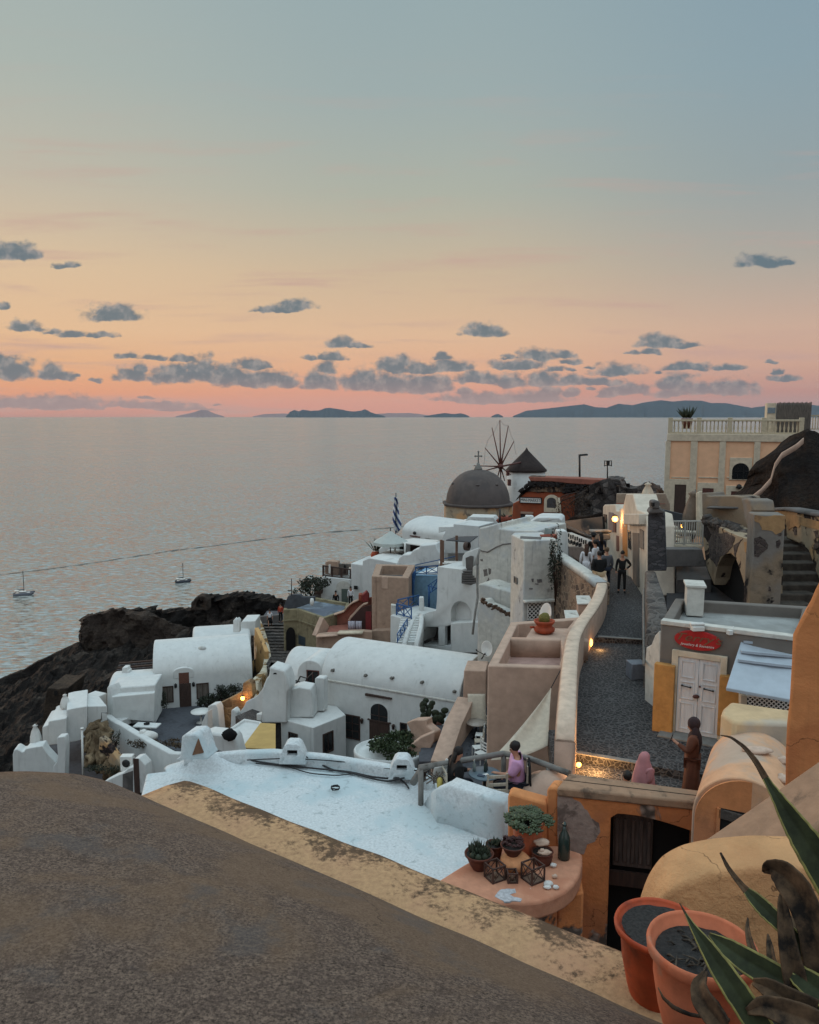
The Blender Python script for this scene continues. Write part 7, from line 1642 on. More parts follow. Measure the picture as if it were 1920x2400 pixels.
# windmill
wm = thing('windmill','white round windmill with dark conical cap and bare spoked sail wheel','windmill',atY(Cc(1100,600),118)); c1 = atY(Cc(1103,440),118); R1 = 128 / 2.875 / F * 118
mb = MB(); mb.lathe([(R1 * 1.16,-14),(R1 * 1.0,-3),(R1 * .985,0),(.001,.3)],c1,40); mb.build('tower',WHITE,wm,smooth=True)
THATCH = simple('dark_thatch',(56,46,44),.95,var=.35,scale=4,bmp=.6); h1 = atY(Cc(1103,285),118).z - c1.z
mb = MB(); mb.lathe([(R1 * 1.06,-.1),(R1 * 1.07,.15),(R1 * .78,h1 * .3),(R1 * .35,h1 * .66),(R1 * .09,h1 * .88),(.06,h1),(.001,h1)],c1,40); mb.build('cap',THATCH,wm,smooth=True)
for x,y,s in ((978,455,1),(988,520,1.1)): p = atY(Cc(x,y),115.4); mb = MB(); mb.box(p,(.4 * s,.9,.8 * s)); mb.build('window',REDWOOD,wm)
hub = atY(Cc(930,412),112); tube_obj('axle',REDWOOD,wm,[hub + Vector((-.3,-1,0)),Vector((c1.x,c1.y,hub.z + .4))],.13); mb = MB(); mb.lathe([(.001,-.5),(.35,-.4),(.45,0),(.3,.4),(.001,.5)],hub,12,axis=Vector((.25,-1,0))); mb.build('hub',REDWOOD,wm)
for x,y in ((925,100),(982,137),(872,150),(1020,242),(825,287),(748,407),(790,450),(905,500),(932,520),(958,510),(1000,470)):
 tp = atY(Cc(x,y),112 + (x - 925) * .004); full = (tp - hub); mb = MB(); mb.tube([hub,hub + full * .25,tp],[.15,.1,.06],6); mb.build('sail_spoke',REDWOOD,wm)
rm = [atY(Cc(x,y),112) for x,y in ((845,235),(925,100),(982,137),(1020,242),(1035,330))]
for a,b_ in zip(rm,rm[1:]): tube_obj('rigging',IRON,wm,[a,a.lerp(b_,.5) - Vector((0,0,.3)),b_],.018,4)
tube_obj('rigging',IRON,wm,[atY(Cc(845,235),112),atY(Cc(828,290),112),atY(Cc(818,400),112)],.018,4)
# mini market
mk = thing('market_building','rusty red market building with arched window and crumbling stone top','shop',atY(Pc(900,800),60))
RUST = plaster('rusty_red_render',(150,78,52),(96,70,58),.5,.52,.7,.6,bmp=.3); o,w_ = fblock(mk,'wall',poly(Pc,715,1000,728,790,780,770,775,730,800,690,860,690,980,700,1010,690,1250,700,1320,830,1400,900,1400,1000),(60.5,58.5),1.2,RUST,.05)
mb = MB(); w_.ext(mb,[w_.uz(p) for p in poly(Pc,775,735,835,665,880,640,875,590,862,562,1000,568,1280,580,1540,600,1620,640,1620,700,1330,700,1250,690,1180,700,1110,690,1060,700,980,690,940,700,900,690,850,690,800,700)],.12,-1.2); mb.build('crumbled_top',plaster('exposed_rubble',(120,100,82),(54,44,40),.9,.46,.54,1.6,bmp=.8,peel=((52,44,42),1.3,.5)),mk,.05)
mb = MB(); w_.ext(mb,[w_.uz(p) for p in poly(Pc,862,563,1280,578,1520,592,1520,640,1230,622,1060,604,880,600)],.3,-1.4); mb.build('roof_slab',ROSE,mk,.05)
RB2 = RUBBLE; rn = random.Random(15)
mb = MB()
for k in range(150):
 x = rn.uniform(790,1480); y = 690 - (x - 790) * .9 if x < 860 else rn.uniform(606,645) + (x - 880) * .02
 if x > 1150: y = rn.uniform(628,700)
 mb.ell(w_.P(Pc(x,max(600,y)),.16),(rn.uniform(.08,.22),.15,rn.uniform(.06,.16)),7,5,.4,k)
o = mb.build('loose_stones',simple('black_lava_stone',(44,38,38),.9,var=.5,scale=3),mk); o['kind'] = 'stuff'
r = w_.rect(Pc(790,738),Pc(968,788)); sgn = thing('market_sign','white sign reading mini-market on the red building','sign',w_.P(Pc(880,762))); mb = MB(); w_.ext(mb,r,.14,.0); mb.build('sign_board',WHITEP,sgn); (u0,z0),(u1,_),(_,z1),_ = r
mb = MB()
for q_ in (w_.R(u0 - .03,u0 + .03,z0,z1),w_.R(u1 - .03,u1 + .03,z0,z1),w_.R(u0,u1,z1 - .02,z1 + .03),w_.R(u0,u1,z0 - .03,z0 + .02)): w_.ext(mb,q_,.16,.01)
mb.build('sign_border',IRON,sgn); text(sgn,'MINI-MARKET',w_,(u0 + u1) / 2,(z0 + z1) / 2,(z1 - z0) * .86,IRON,.15,sx=.72)
u0,z0 = w_.uz(Pc(990,862)); u1,z1 = w_.uz(Pc(1118,718)); mb = MB(); w_.ext(mb,w_.arch(u0,u1,z0,z1 - (u1 - u0) * .45,z1),.14,-.1); aw2 = mb.build('arched_window',CREAM,mk,.02); mb = MB(); w_.ext(mb,w_.arch(u0 + .22,u1 - .22,z0 + .35,z1 - (u1 - u0) * .42,z1 - .22),.15,.0); mb.build('pane',simple('grey_grille_glass',(66,64,66),.5),aw2)
mb = MB(); w_.ext(mb,w_.rect(Pc(795,880),Pc(835,985)),.1,-.1); mb.build('door',GLASS,mk); mb = MB(); w_.ext(mb,w_.rect(Pc(795,858),Pc(900,878)),.12,-.1); mb.build('lintel',TAN,mk); tube_obj('downpipe',CREAM,mk,[w_.P(Pc(1118,740),.2),w_.P(Pc(1140,940),.2)],.08)
# rubble hill right of the market, with lamp and antenna
rh = thing('rubble_ruins','dark tumbled stone ruins between the market and the peach house','ruin',atY(Pc(1500,780),62))
crag('rubble_slope',poly(Pc,1240,700,1320,660,1380,610,1440,590,1470,572,1540,568,1600,585,1620,640,1700,660) + poly(J,640,250,720,235,820,235,900,230,940,195,1040,195,1160,260,1195,300,1230,340),56,70,-16,.7,stones('tumbled_lava_blocks',(48,42,42),(118,108,102),(60,54,52),1.7,.1,1.0,(1,1,1.2),dist=.15))
o,w2_ = fblock(rh,'ruined_wall',poly(Pc,1130,1010,1130,960,1230,900,1330,900,1500,860,1500,1078,1250,1078),(55,53),.8,ROCK_N,.1)
mb = MB(); p = atY(J(815,240),62); mb.bar(p - Vector((0,0,.5)),atY(J(818,190),62),.25,.25); tag(mb.build('stone_post',ROCK_N,None),'lone dark stone post on the ruins skyline','post')
bush('bare_bush','leafless brown bush against the rusty wall right of the arched window',atY(Pc(1240,850),57.6),(1.5,.5,1.6),900,simple('dry_twig',(84,66,52),.9,var=.5),.07,41,'shrub')
bn = atY(Pc(1150,770),58.0); t = thing('bare_branches','long leafless branches hanging across the rusty market wall','branch',bn)
for a in (((1130,740),(1180,715),(1290,690)),((1140,770),(1220,735),(1330,700)),((1200,800),(1260,750),(1340,730)),((1120,800),(1150,750),(1200,720))): tube_obj('branch',BROWN,t,[atY(Pc(*q_),57.8) for q_ in a],[.05,.04,.02],5)
sl2 = thing('street_lamp','tall thin street lamp with flat head on the market skyline','street lamp',atY(Pc(1290,575),62)); tube_obj('pole',IRON,sl2,[atY(Pc(1290,590),62),atY(Pc(1288,378),62)],.08); mb = MB(); mb.bar(atY(Pc(1286,384),62),atY(Pc(1355,379),62),.35,.14); mb.build('lamp_head',IRON,sl2,.02)
ant = thing('tv_antenna','rooftop television antenna on a short pole by the ruins','antenna',atY(Pc(1525,570),62)); tube_obj('pole',IRON,ant,[atY(Pc(1523,590),62),atY(Pc(1523,440),62)],.05)
for x in (1500,1557): tube_obj('antenna_bar',IRON,ant,[atY(Pc(x,428),62),atY(Pc(x,478),62)],.04)
for y in (432,470): tube_obj('antenna_bar',IRON,ant,[atY(Pc(1500,y),62),atY(Pc(1557,y),62)],.03)
mb = MB(); mb.box(atY(Pc(1528,448),62),(.25,.15,.35)); mb.build('receiver_box',IRON,ant)
# dark fence and low perforated wall along the upper street
df = thing('dark_fence','dark slatted fence descending along the upper street','fence',atY(Pc(1300,1000),48)); fblock(df,'screen',poly(Pc,1150,940,1480,900,1490,1078,1440,1120,1360,1078,1150,985),(50,44),.15,IRON,.02)
w_ = Wall(atY(J(0,800),40),atY(J(330,960),35)); pr = thing('perforated_wall','white perforated balustrade wall with dark handrail at the street bend','wall',atY(J(150,950),38)); mb = MB(); w_.ext(mb,[w_.uz(p) for p in poly(J,-20,860,0,850,280,960,290,1100,200,1060,-20,1040)],0,-.25); mb.build('wall',WHITE_OLD,pr,.03)
for (a,b_) in (((10,880),(270,985)),((10,960),(200,1020))):
 for k in range(9): t = (k + .5) / 9; mb = MB(); p = w_.P(J(a[0] + (b_[0] - a[0]) * t,a[1] + (b_[1] - a[1]) * t + 12 * (k % 2)),.01); mb.box(p,(.09,.06,.18),.8); mb.build('hole',DARK,pr)
tube_obj('handrail',IRON,pr,[w_.P(J(-20,770),-.1),w_.P(J(330,935),-.1)],.05); fblock(pr,'lower_wall',poly(J,20,1040,200,1050,290,1100,290,1300,190,1260,20,1150),(38,36),.3,GREYP,.03)
# street side shops (right)
ss = thing('street_shops','row of small white street side shops with lit lamp and orange door','shop',atY(J(750,1000),36))
ws = Wall(atZ(J(1000,1680),S3),atY(J(490,1000),46)); CR = plaster('warm_white_shopfront',(204,192,176),(150,130,110),.4,.56,.74,.7)
def sp(*xy): return [ws.uz(J(xy[i],xy[i + 1])) for i in range(0,len(xy),2)]
def sx(name,pl_,o0,o1,m,bevel=.02): mb = MB(); ws.ext(mb,pl_,o0,o1); return mb.build(name,m,ss,bevel)
sx('wall',sp(480,1080,480,500,500,475,640,470,655,560,700,560,705,525,745,520,790,330,880,330,930,540,1050,590,1075,760,1075,1700,960,1700,870,1580,480,1200),0,-1.0,CR,.05)
sx('window',sp(565,575,625,585,625,850,560,825),.04,-.1,simple('grey_shutter',(120,108,108),.7)); sx('red_shutter',sp(630,600,662,615,662,850,630,840),.06,-.1,REDWOOD); sx('panel',sp(668,890,705,905,705,1100,668,1100),.04,-.1,REDWOOD)
sx('orange_door',sp(750,715,810,745,812,1180,750,1150),.03,-.1,simple('varnished_door',(196,130,66),.6)); sx('window',sp(830,815,860,840,865,1085,832,1060),.05,-.1,GLASS)
sx('shop_door',sp(885,850,970,860,975,1590,890,1560),.03,-.1,GREYW); sx('window',sp(985,800,1035,830,1035,1080,985,1060),.04,-.1,simple('grey_panel',(120,112,104),.7)); sx('sign_frame',sp(495,600,535,610,530,720,495,700),.05,0,BROWN)
sx('pilaster',sp(668,640,748,700,748,1200,705,1150,705,890,668,870),.02,0,CR,.01); sx('block',sp(840,600,1055,600,1055,750,840,745),.25,-.5,CR,.04)
pl_ = ws.P(J(728,672),.3); lamp_obj('wall_lamp','glowing globe lamp on the white street side shop',pl_,.14,28,(0,-.25,0));
# black metal post lamp & planter white pots by the fence
mb = MB(); p = atY(J(440,900),38); mb.box(p,(.9,.5,.3)); mb.box(p + Vector((0,0,.25)),(1.0,.5,.12)); tag(mb.build('white_scooter_box',CONC,None,.08),'white rounded plastic box beside the black fence','box')
# beige upper wall behind
ubw = thing('beige_back_wall','beige boundary wall behind the street side shops','wall',atY(J(900,400),46)); fblock(ubw,'wall',poly(J,660,330,1320,330,1380,480,1380,560,660,600),(46,45),.4,plaster('taupe_wall',(150,132,116),(110,96,86),.5),.03); fblock(ubw,'dark_line',poly(J,660,455,1320,462,1320,470,660,466),(45.9,44.9),.05,ROSE,0)
folded_umbrella('folded beige parasol behind the stone chimney',J(1075,560),J(1105,175),36,CANVAS,1.6); folded_umbrella('tall folded taupe parasol beside the ruined arch',Q(110,560),Q(165,0),31,simple('taupe_canvas',(120,106,94),.9),1.7)
# stone chimney pillar
sc2 = thing('stone_chimney','tall grey stone chimney pillar with hooded pot beside the street','chimney',atY(J(1200,900),26)); fblock(sc2,'shaft',poly(J,1080,1370,1085,620,1100,590,1290,580,1308,600,1335,1370),(26.2,26.0),.9,DARKSTONE,.06)
fblock(sc2,'collar',poly(J,1088,598,1120,540,1160,520,1260,520,1300,560,1308,600),(26.0,25.9),.7,GREYP,.08); fblock(sc2,'pot',poly(J,1150,530,1145,440,1170,420,1225,420,1250,445,1248,530),(25.9,25.9),.4,GREYP,.06); fblock(sc2,'opening',poly(J,1148,505,1146,455,1178,450,1178,495),(25.8,25.8),.2,DARK,.01)
# rough base wall right of street
rbw = thing('rubble_base_wall','whitewashed rubble wall base along the right side of the street','wall',atY(E(600,250),23)); mb = MB()
mb.wall([atY(J(1120,1370),26.0),atY(J(1150,1500),24.5),atY(E(620,130),22.8),atY(E(640,250),21.0),atY(E(600,400),19.8)],[.35,.4,.55,.55,.35],4,True,-9); mb.build('wall',stones('whitewashed_rubble',(50,45,44),(116,108,102),(92,86,82),2.6,.12,1.0),rbw,0,smooth=True)
t = thing('street_cable','thin pale vertical pipe at the right street edge','pipe',atY(E(545,300),20)); tube_obj('pipe',CONC,t,[atY(E(542,90),24.5),atY(E(545,600),18.8)],.035)
# dim yard between pillar and arch
yd = thing('stone_yard','dim grey stone yard with broad steps below the restaurant balcony','terrace',atY(Q(100,1000),24)); fblock(yd,'back_wall',poly(J,1330,1075,1725,1075) + poly(Q,250,740,300,960,0,960) + poly(J,1330,1320),(28,28),.5,GREYP,.03)
rblock(yd,'upper_step',[(p,-6.0) for p in poly(Q,-80,950,300,955,340,1060,370,1120,-80,1120)],-9,GREYP,None,.03); rblock(yd,'lower_floor',[(p,-6.5) for p in poly(Q,-200,1080,400,1080,480,1250,820,1420,500,1500,-200,1500)],-9,simple('dim_floor',(60,58,60),.9,var=.3,scale=2),None,0)
# restaurant balcony
rb = thing('restaurant_balcony','restaurant balcony with pale balustrade and cushioned benches','terrace',atY(D(720,1150),30)); fblock(rb,'slab',poly(D,598,1190,870,1190,870,1212,598,1210),(30,30),6,CREAM,.02)
railing(rb,[atY(D(598,1195),30.1),atY(D(868,1192),30.1)],.98,simple('pale_baluster',(190,186,178),.6),.75,'v',.03); fblock(rb,'bench',poly(D,598,1050,690,1048,700,1075,598,1078),(33,33),.8,CANVAS,.06); fblock(rb,'bench',poly(D,660,1080,850,1090,850,1110,660,1105),(32,32),.5,CANVAS,.05)
fblock(rb,'dark_awning',poly(D,580,922,770,968,770,990,750,1040,600,1010,580,980),(34,34),.3,CANVASD,.02); fblock(rb,'timber_box',poly(D,592,995,622,995,622,1040,592,1038),(33.5,33.5),.4,wood('ply_box',(150,110,70),(110,80,54)),.02); fblock(rb,'back_wall',poly(D,590,1000,760,1020,830,1120,600,1120),(36,36),.2,GREYP,0)
p = atY(D(737,1040),34.6); lamp_obj('table_lamp','warm glowing lamp at the back of the restaurant balcony',p,.16,25,(0,-.4,.1),False)
fblock(rb,'white_side_wall',poly(D,818,800,842,790,845,965,872,1010,870,1125,818,1120),(30.4,30.2),.4,CREAM,.03)
# ruined arches
OCHRE2 = plaster('faded_ochre_paint',(168,134,96),(120,96,74),.7,.5,.64,2,bmp=.4,patch=((150,118,86),1.2,.7))
ra_ = thing('ruined_arch','weathered ochre ruin with a tall pointed dark arch','ruin',atY(Q(600,900),27)); o,w_ = fblock(ra_,'arch_wall',poly(Q,262,620,265,380,300,380,400,415,560,510,700,570,860,620,900,640,890,1440,830,1435,400,1190,300,960),(29.5,24.5),.9,RUINP,.05)
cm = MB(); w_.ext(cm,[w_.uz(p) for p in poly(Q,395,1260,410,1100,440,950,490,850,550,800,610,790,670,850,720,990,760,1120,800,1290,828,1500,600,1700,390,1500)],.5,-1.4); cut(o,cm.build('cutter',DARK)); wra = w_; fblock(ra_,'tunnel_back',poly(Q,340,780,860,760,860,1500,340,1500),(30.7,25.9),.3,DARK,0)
fblock(ra_,'rear_terrace_wall',poly(Q,205,325,205,30,300,25,310,70,640,62,740,78,780,200,780,330,880,600,600,560,270,380),(32,29.5),1.0,RUING,.06); fblock(ra_,'ledge',poly(Q,300,205,780,205,785,235,300,230),(31.0,30.0),.8,GREYP,.04)
mb = MB(); rn = random.Random(19)
for k in range(60): x = rn.uniform(300,840); mb.ell(atY(Q(x,380 + (x - 300) * .35 + rn.uniform(-40,30)),28.8 - (x - 300) * .004),(rn.uniform(.08,.25),.2,rn.uniform(.06,.18)),8,6,.4,k)
o = mb.build('fallen_stones',RUBBLE,ra_); o['kind'] = 'stuff'
fblock(ra_,'end_buttress',poly(Q,740,100,800,95,860,120,880,260,850,280,850,620,780,330),(28,27),.8,RUING,.08)
bp_ = thing('grey_pillar','tall broad grey plastered pillar with an ochre patch at its top','pillar',atY(Q(1090,900),24)); zt_ = atY(Q(900,290),24.0).z
mb = MB(); pts = [atZ(Q(905,300),zt_),atZ(Q(1302,312),zt_),atZ(Q(1290,288),zt_) + Vector((0,.4,0)),atZ(Q(862,272),zt_) + Vector((0,.2,0))]; mb.prism(pts,-10); mb.build('wall',RUING,bp_,.06)
fw_ = Wall(pts[0],pts[1]); mb = MB(); fw_.ext(mb,[fw_.uz(p) for p in jag(poly(Q,912,312,1296,318,1296,470,1240,520,1180,560,1120,500,1000,490,960,400,912,380),2.5,3)],.012,-.02); mb.build('ochre_patch',OCHRE2,bp_)
DST = stones('exposed_dark_stone',(52,42,42),(104,90,84),(82,72,66),5,.1,1.0)
for j,pp in enumerate(((905,600,980,580,1040,620,1080,680,1070,740,1000,790,960,840,905,830),(1170,640,1220,610,1240,660,1215,715,1180,720),(1200,540,1250,530,1245,570,1205,570),(1085,1210,1110,1220,1120,1270,1085,1265))): mb = MB(); fw_.ext(mb,[fw_.uz(p) for p in jag(poly(Q,*pp),1.8,j + 5)],.008,-.02); mb.build('bare_stone',DST,bp_)
for j,pp in enumerate(((300,400,440,440,450,540,560,520,660,590,640,700,560,780,480,840,430,960,350,850,330,640,370,560),(640,690,720,640,760,600,700,720,680,850))): mb = MB(); wra.ext(mb,[wra.uz(p) for p in jag(poly(Q,*pp),2.5,j + 15)],.015,-.03); mb.build('bare_stone',DST,ra_)
mb = MB(); wra.ext(mb,[wra.uz(p) for p in jag(poly(Q,780,640,870,640,870,760,800,780),2.5,21)],.02,-.03); mb.build('ochre_patch',OCHRE2,ra_)
stp = thing('stone_stairs','worn dark stone stairs climbing behind the grey pillar','steps',atY(Q(1450,1000),26))
for k,(y,xr) in enumerate(((1440,1590),(1310,1640),(1190,1725),(1050,1690),(915,1640),(800,1600),(700,1540),(620,1490))):
 p = atY(Q(1300,y),23.6 + k * .55); q_ = atY(Q(xr + 60,y),23.6 + k * .55); mb = MB(); mb.prism([Vector((p.x - .4,p.y,p.z)),Vector((q_.x,p.y,p.z)),Vector((q_.x,p.y + .8,p.z)),Vector((p.x - .4,p.y + .8,p.z))],p.z - .9); mb.build('step',simple('worn_step',(86,78,70),.9,var=.4,scale=4,bmp=.5),stp,.04)
OCHRE2_ = 0
sw2 = thing('stair_side_wall','weathered ochre wall sloping beside the stone stairs at the right','wall',atY(Q(1600,500),25)); mb = MB(); o,w_ = fblock(sw2,'wall',poly(Q,1120,300,1122,225,1290,215,1740,300,2100,360,2100,1700,1750,1200,1590,760,1500,680,1310,600,1300,300),(29.5,23.0),.5,RUINP,.05)
mb = MB(); w_.ext(mb,[w_.uz(p) for p in jag(poly(Q,1126,236,1290,262,1500,330,1740,390,1740,500,1600,470,1500,430,1480,470,1420,440,1340,500,1310,420,1300,330),2.5,31)],.015,-.03); mb.build('ochre_patch',OCHRE2,sw2)
for j,pp in enumerate(((1410,480,1445,470,1445,560,1420,560),(1660,510,1720,500,1720,590,1690,600),(1660,690,1725,620,1725,720,1665,750))): mb = MB(); w_.ext(mb,[w_.uz(p) for p in jag(poly(Q,*pp),1.5,j + 41)],.02,-.03); mb.build('bare_stone',DST,sw2)
mb = MB(); mb.wall([w_.P(Q(1122,228),-.25) + Vector((0,0,.04)),w_.P(Q(1300,222),-.25) + Vector((0,0,.04)),w_.P(Q(2100,365),-.25) + Vector((0,0,.04))],.62,.12,True); mb.build('coping',GREYP,sw2,0,smooth=True)
# dark mound on the right
dm_ = thing('dark_mound','dark overgrown rock mound at the right edge under the peach house','rock',atY(D(1600,600),38)); mb = MB(); prof = poly(D,1190,850,1240,800,1300,755,1350,700,1385,620,1400,560,1440,500,1500,470,1560,430,1600,380,1640,362,1725,365,1900,380,2300,420)
rows = []; fine = []
for i in range(len(prof) - 1):
 for k in range(5): t = k / 5; fine.append((prof[i][0] * (1 - t) + prof[i + 1][0] * t,prof[i][1] * (1 - t) + prof[i + 1][1] * t))
for s_ in range(20):
 v = s_ / 19; row = []
 for (x,y) in fine:
  tp = atY((x,y),42); a = v * pi * .62; p = Vector((tp.x * (1 - (1 - sin(a)) * .12),42 - 9 * (1 - sin(min(a,pi / 2))) + (6 * (a - pi / 2) if a > pi / 2 else 0),-9.5 + (tp.z + 9.5) * sin(a)))
  n_ = noise.fractal(p * .5,1,2.1,5); n_ += .6 * (.4 - abs(noise.noise(p * 1.7))); row.append(p + Vector((n_ * .4,n_ * .3,n_ * .3)))
 rows.append(row)
mb.loft(rows,False,False,True); mb.build('rock',ROCK_N,dm_); pass
mb = MB(); mb.wall([atY(D(1200,846),41),atY(D(1300,768),41),atY(D(1370,690),41),atY(D(1400,580),41),atY(D(1450,505),41),atY(D(1560,440),41),atY(D(1610,395),41)],.10,.3,True); tag(mb.build('mound_kerb',BEIGE,None,smooth=True),'pale plaster kerb tracing the edge of the dark mound','kerb')
# peach house
ph = thing('peach_house','large peach coloured house with cream pilasters and balustraded roof','house',atY(D(900,700),58)); wl = Wall(atY(D(592,800),58),atY(D(1600,800),55));
def wp_(*xy): return [wl.uz(D(xy[i],xy[i + 1])) for i in range(0,len(xy),2)]
def px_(name,pl_,o0,o1,m,bevel=.02): mb = MB(); wl.ext(mb,pl_,o0,o1); return mb.build(name,m,ph,bevel)
ztp = wl.uz(D(598,368))[1]; zbt = -13; u_end = wl.uz(D(1600,380))[0]
px_('wall',[(0.1,zbt),(u_end,zbt),(u_end,ztp),(0.1,ztp)],0,-8,PEACH,.04)
px_('cornice',[(0,ztp - .5),(u_end + .1,ztp - .5),(u_end + .1,ztp + .02),(0,ztp + .02)],.12,-8.1,CREAM,.03)
for a,b_ in ((598,636),(783,834),(995,1042),(1250,1296),(1492,1540)): ua,ub = wl.uz(D(a,420))[0],wl.uz(D(b_,420))[0]; px_('pilaster',wl.R(ua,ub,zbt,ztp - .5),.10,-.02,CREAM,.02)
for a,b_ in ((640,783),(838,995),(1046,1250),(1300,1492)): ua,ub = wl.uz(D(a,700))[0],wl.uz(D(b_,700))[0]; zz = wl.uz(D(a,690))[1]; px_('string_course',wl.R(ua,ub,zz,zz + .08),.05,-.02,CREAM,.01)
r = wl.rect(D(665,738),D(740,950)); (u0,z0),(u1,_),(_,z1),_ = r; px_('door',[(u0,z0 - .6),(u1,z0 - .6),(u1,z1),(u0,z1)],.06,-.05,BROWN,.01); px_('door_frame',[(u0 - .4,z0 - .6),(u0,z0 - .6),(u0,z1),(u1,z1),(u1,z0 - .6),(u1 + .4,z0 - .6),(u1 + .4,z1 + .4),(u0 - .4,z1 + .4)],.09,-.05,CREAM,.02)
for a,b_,yt in ((868,950,765),(1078,1205,788)):
 u0,z1 = wl.uz(D(a,yt)); u1,_ = wl.uz(D(b_,yt)); px_('door',wl.R(u0,u1,z1 - 2.6,z1),.06,-.05,REDWOOD,.01); px_('door_frame',[(u0 - .35,z1 - 2.6),(u0,z1 - 2.6),(u0,z1),(u1,z1),(u1,z1 - 2.6),(u1 + .35,z1 - 2.6),(u1 + .35,z1 + .4),(u0 - .35,z1 + .4)],.09,-.05,CREAM,.02)
u0,z0 = wl.uz(D(1082,703)); u1,z1 = wl.uz(D(1212,582)); px_('window_surround',wl.rect(D(1070,540),D(1226,710)),.07,-.05,CREAM,.02); aw3 = px_('arched_window',wl.arch(u0 - .12,u1 + .06,z0,z1 - (u1 - u0) * .46,z1 + .1),.10,-.05,CREAM,.01); mb = MB(); wl.ext(mb,wl.arch(u0,u1,z0 + .05,z1 - (u1 - u0) * .48,z1),.115,.0); mb.build('pane',GLASS,aw3)
mb = MB(); zz = z0 + .3
for t in (.33,.66): wl.ext(mb,wl.R(u0 + (u1 - u0) * t - .02,u0 + (u1 - u0) * t + .02,z0 + .05,z1 - .25),.14,.1)
wl.ext(mb,wl.R(u0,u1,zz + .3,zz + .34),.14,.1); mb.build('window_bar',IRON,aw3)
mb = MB(); p = wl.P(D(1135,752),.25); mb.lathe([(.001,-.2),(.22,-.1),(.15,.12),(.001,.2)],p,10); mb.bar(p,wl.P(D(1135,752),0),.06,.06); mb.build('wall_lamp',IRON,ph)
bl = thing('roof_balustrade','cream roof balustrade of turned balusters on the peach house','balustrade',wl.P(D(1100,300))); zb0 = ztp + .04; ztb = wl.uz(D(640,262))[1]; hB = ztb - zb0
ups = [wl.uz(D(x,300))[0] for x in (632,843,1070,1320,1598)]
WC = simple('balustrade_cream',(196,182,156),.8,var=.12)
for k,u in enumerate(ups): mb = MB(); wl.ext(mb,wl.R(u - .16,u + .16,zb0,ztb + .15),-.05,-.37); mb.build('pier',WC,bl,.02)
mb = MB(); wl.ext(mb,wl.R(ups[0],ups[-1],ztb - .12,ztb + .02),-.04,-.36); mb.build('top_rail',WC,bl,.02); mb = MB(); wl.ext(mb,wl.R(ups[0],ups[-1],zb0,zb0 + .12),-.06,-.34); mb.build('bottom_rail',WC,bl,.01)
bproto = None
for a,b_ in zip(ups,ups[1:]):
 n = round((b_ - a) / .27)
 for k in range(1,n):
  p = wl.pt(a + (b_ - a) * k / n,zb0 + .12,-.2); hh = hB - .24
  if bproto is None:
   mb = MB(); mb.lathe([(.05,0),(.055,hh * .05),(.035,hh * .12),(.075,hh * .35),(.06,hh * .5),(.03,hh * .8),(.05,hh * .95),(.05,hh)],(0,0,0),8); me_p = None
   o = mb.build('baluster',WC,None); o.parent = bl; ORG[o.name] = Vector(); bproto = o; bproto['_p'] = 1; del bproto['_p']
  else:
   o = bproto.copy(); COL.objects.link(o); o.parent = bl
  o.location = p - ORG[bl.name]
pb3 = thing('potted_plant','spiky potted plant on the peach house roof terrace','plant',wl.P(D(750,240),-1.2)); p = wl.P(D(752,330),-1.2); mb = MB(); mb.lathe([(.001,0),(.3,0),(.42,.75),(.001,.75)],p,14); mb.build('pot',TERRA_D,pb3); spikes(p + Vector((0,0,.8)),.3,46,.85,.06,GREEND,pb3,'leaves',6,1.0,.8)
rs_ = thing('reed_screen','weathered vertical plank screen with pale panel on the peach roof','screen',wl.P(D(1550,250),-1.5)); u0,z1 = wl.uz(D(1432,137)); u1,_ = wl.uz(D(1696,145)); mb = MB(); n = 24
for k in range(n): a = u0 + (u1 - u0) * k / n; wl.ext(mb,wl.R(a,a + (u1 - u0) / n * .8,ztp - (0 if k < 16 else 2),z1 + .03 * (k % 3)),-1.4,-1.5)
mb.build('planks',GREYW,rs_); mb = MB(); wl.ext(mb,wl.R(u0,u1,ztp,z1 - .15),-1.52,-1.6); mb.build('backing',BROWN,rs_)
u2,_ = wl.uz(D(1360,140)); mb = MB(); wl.ext(mb,wl.R(u2,u0 - .02,ztp,z1),-1.5,-3.2); mb.build('side_panel',CREAM,rs_,.02); mb = MB(); wl.ext(mb,wl.rect(D(1362,172),D(1418,215)),-1.46,-1.5); mb.build('window',simple('pale_blue_pane',(120,134,144),.4),rs_)
rf2 = thing('far_balustrade','further stretch of pale balustrade right of the plank screen','balustrade',wl.P(D(1750,320),-3)); railing(rf2,[wl.P(D(1620,350),-3),wl.P(D(1950,350),-3)],1.1,WC,1.2,'v',.05)
# olive house, rose stair, stair house
ol_ = thing('olive_house','olive stained house with arched doorway and bluish flat roof','house',atY(L(400,1300),57)); zo = atY(L(160,990),57).z
rfo = [atZ(L(160,990),zo),atZ(L(385,975),zo),atZ(L(790,1115),zo),atZ(L(1150,990),zo),atZ(L(1190,880),zo),atZ(L(640,790),zo),atZ(L(230,800),zo)]
mb = MB(); blockmb(mb,rfo,-24,(.25,.25),1); mb.build('wall',[OLIVE,plaster('bluish_roof_screed',(96,104,116),(60,62,66),.7,.5,.64,.4,patch=((150,164,176),.35,.6))],ol_,.05)
fblock(ol_,'raised_wall',poly(L,158,990,190,870,230,780,290,755,420,752,450,790,640,792,640,870,300,985),(57.6,57.2),.4,simple('slate_render',(78,82,88),.9,var=.3,scale=2),.05); w_ = Wall(rfo[0],rfo[1]); w2_ = Wall(rfo[1],rfo[2])
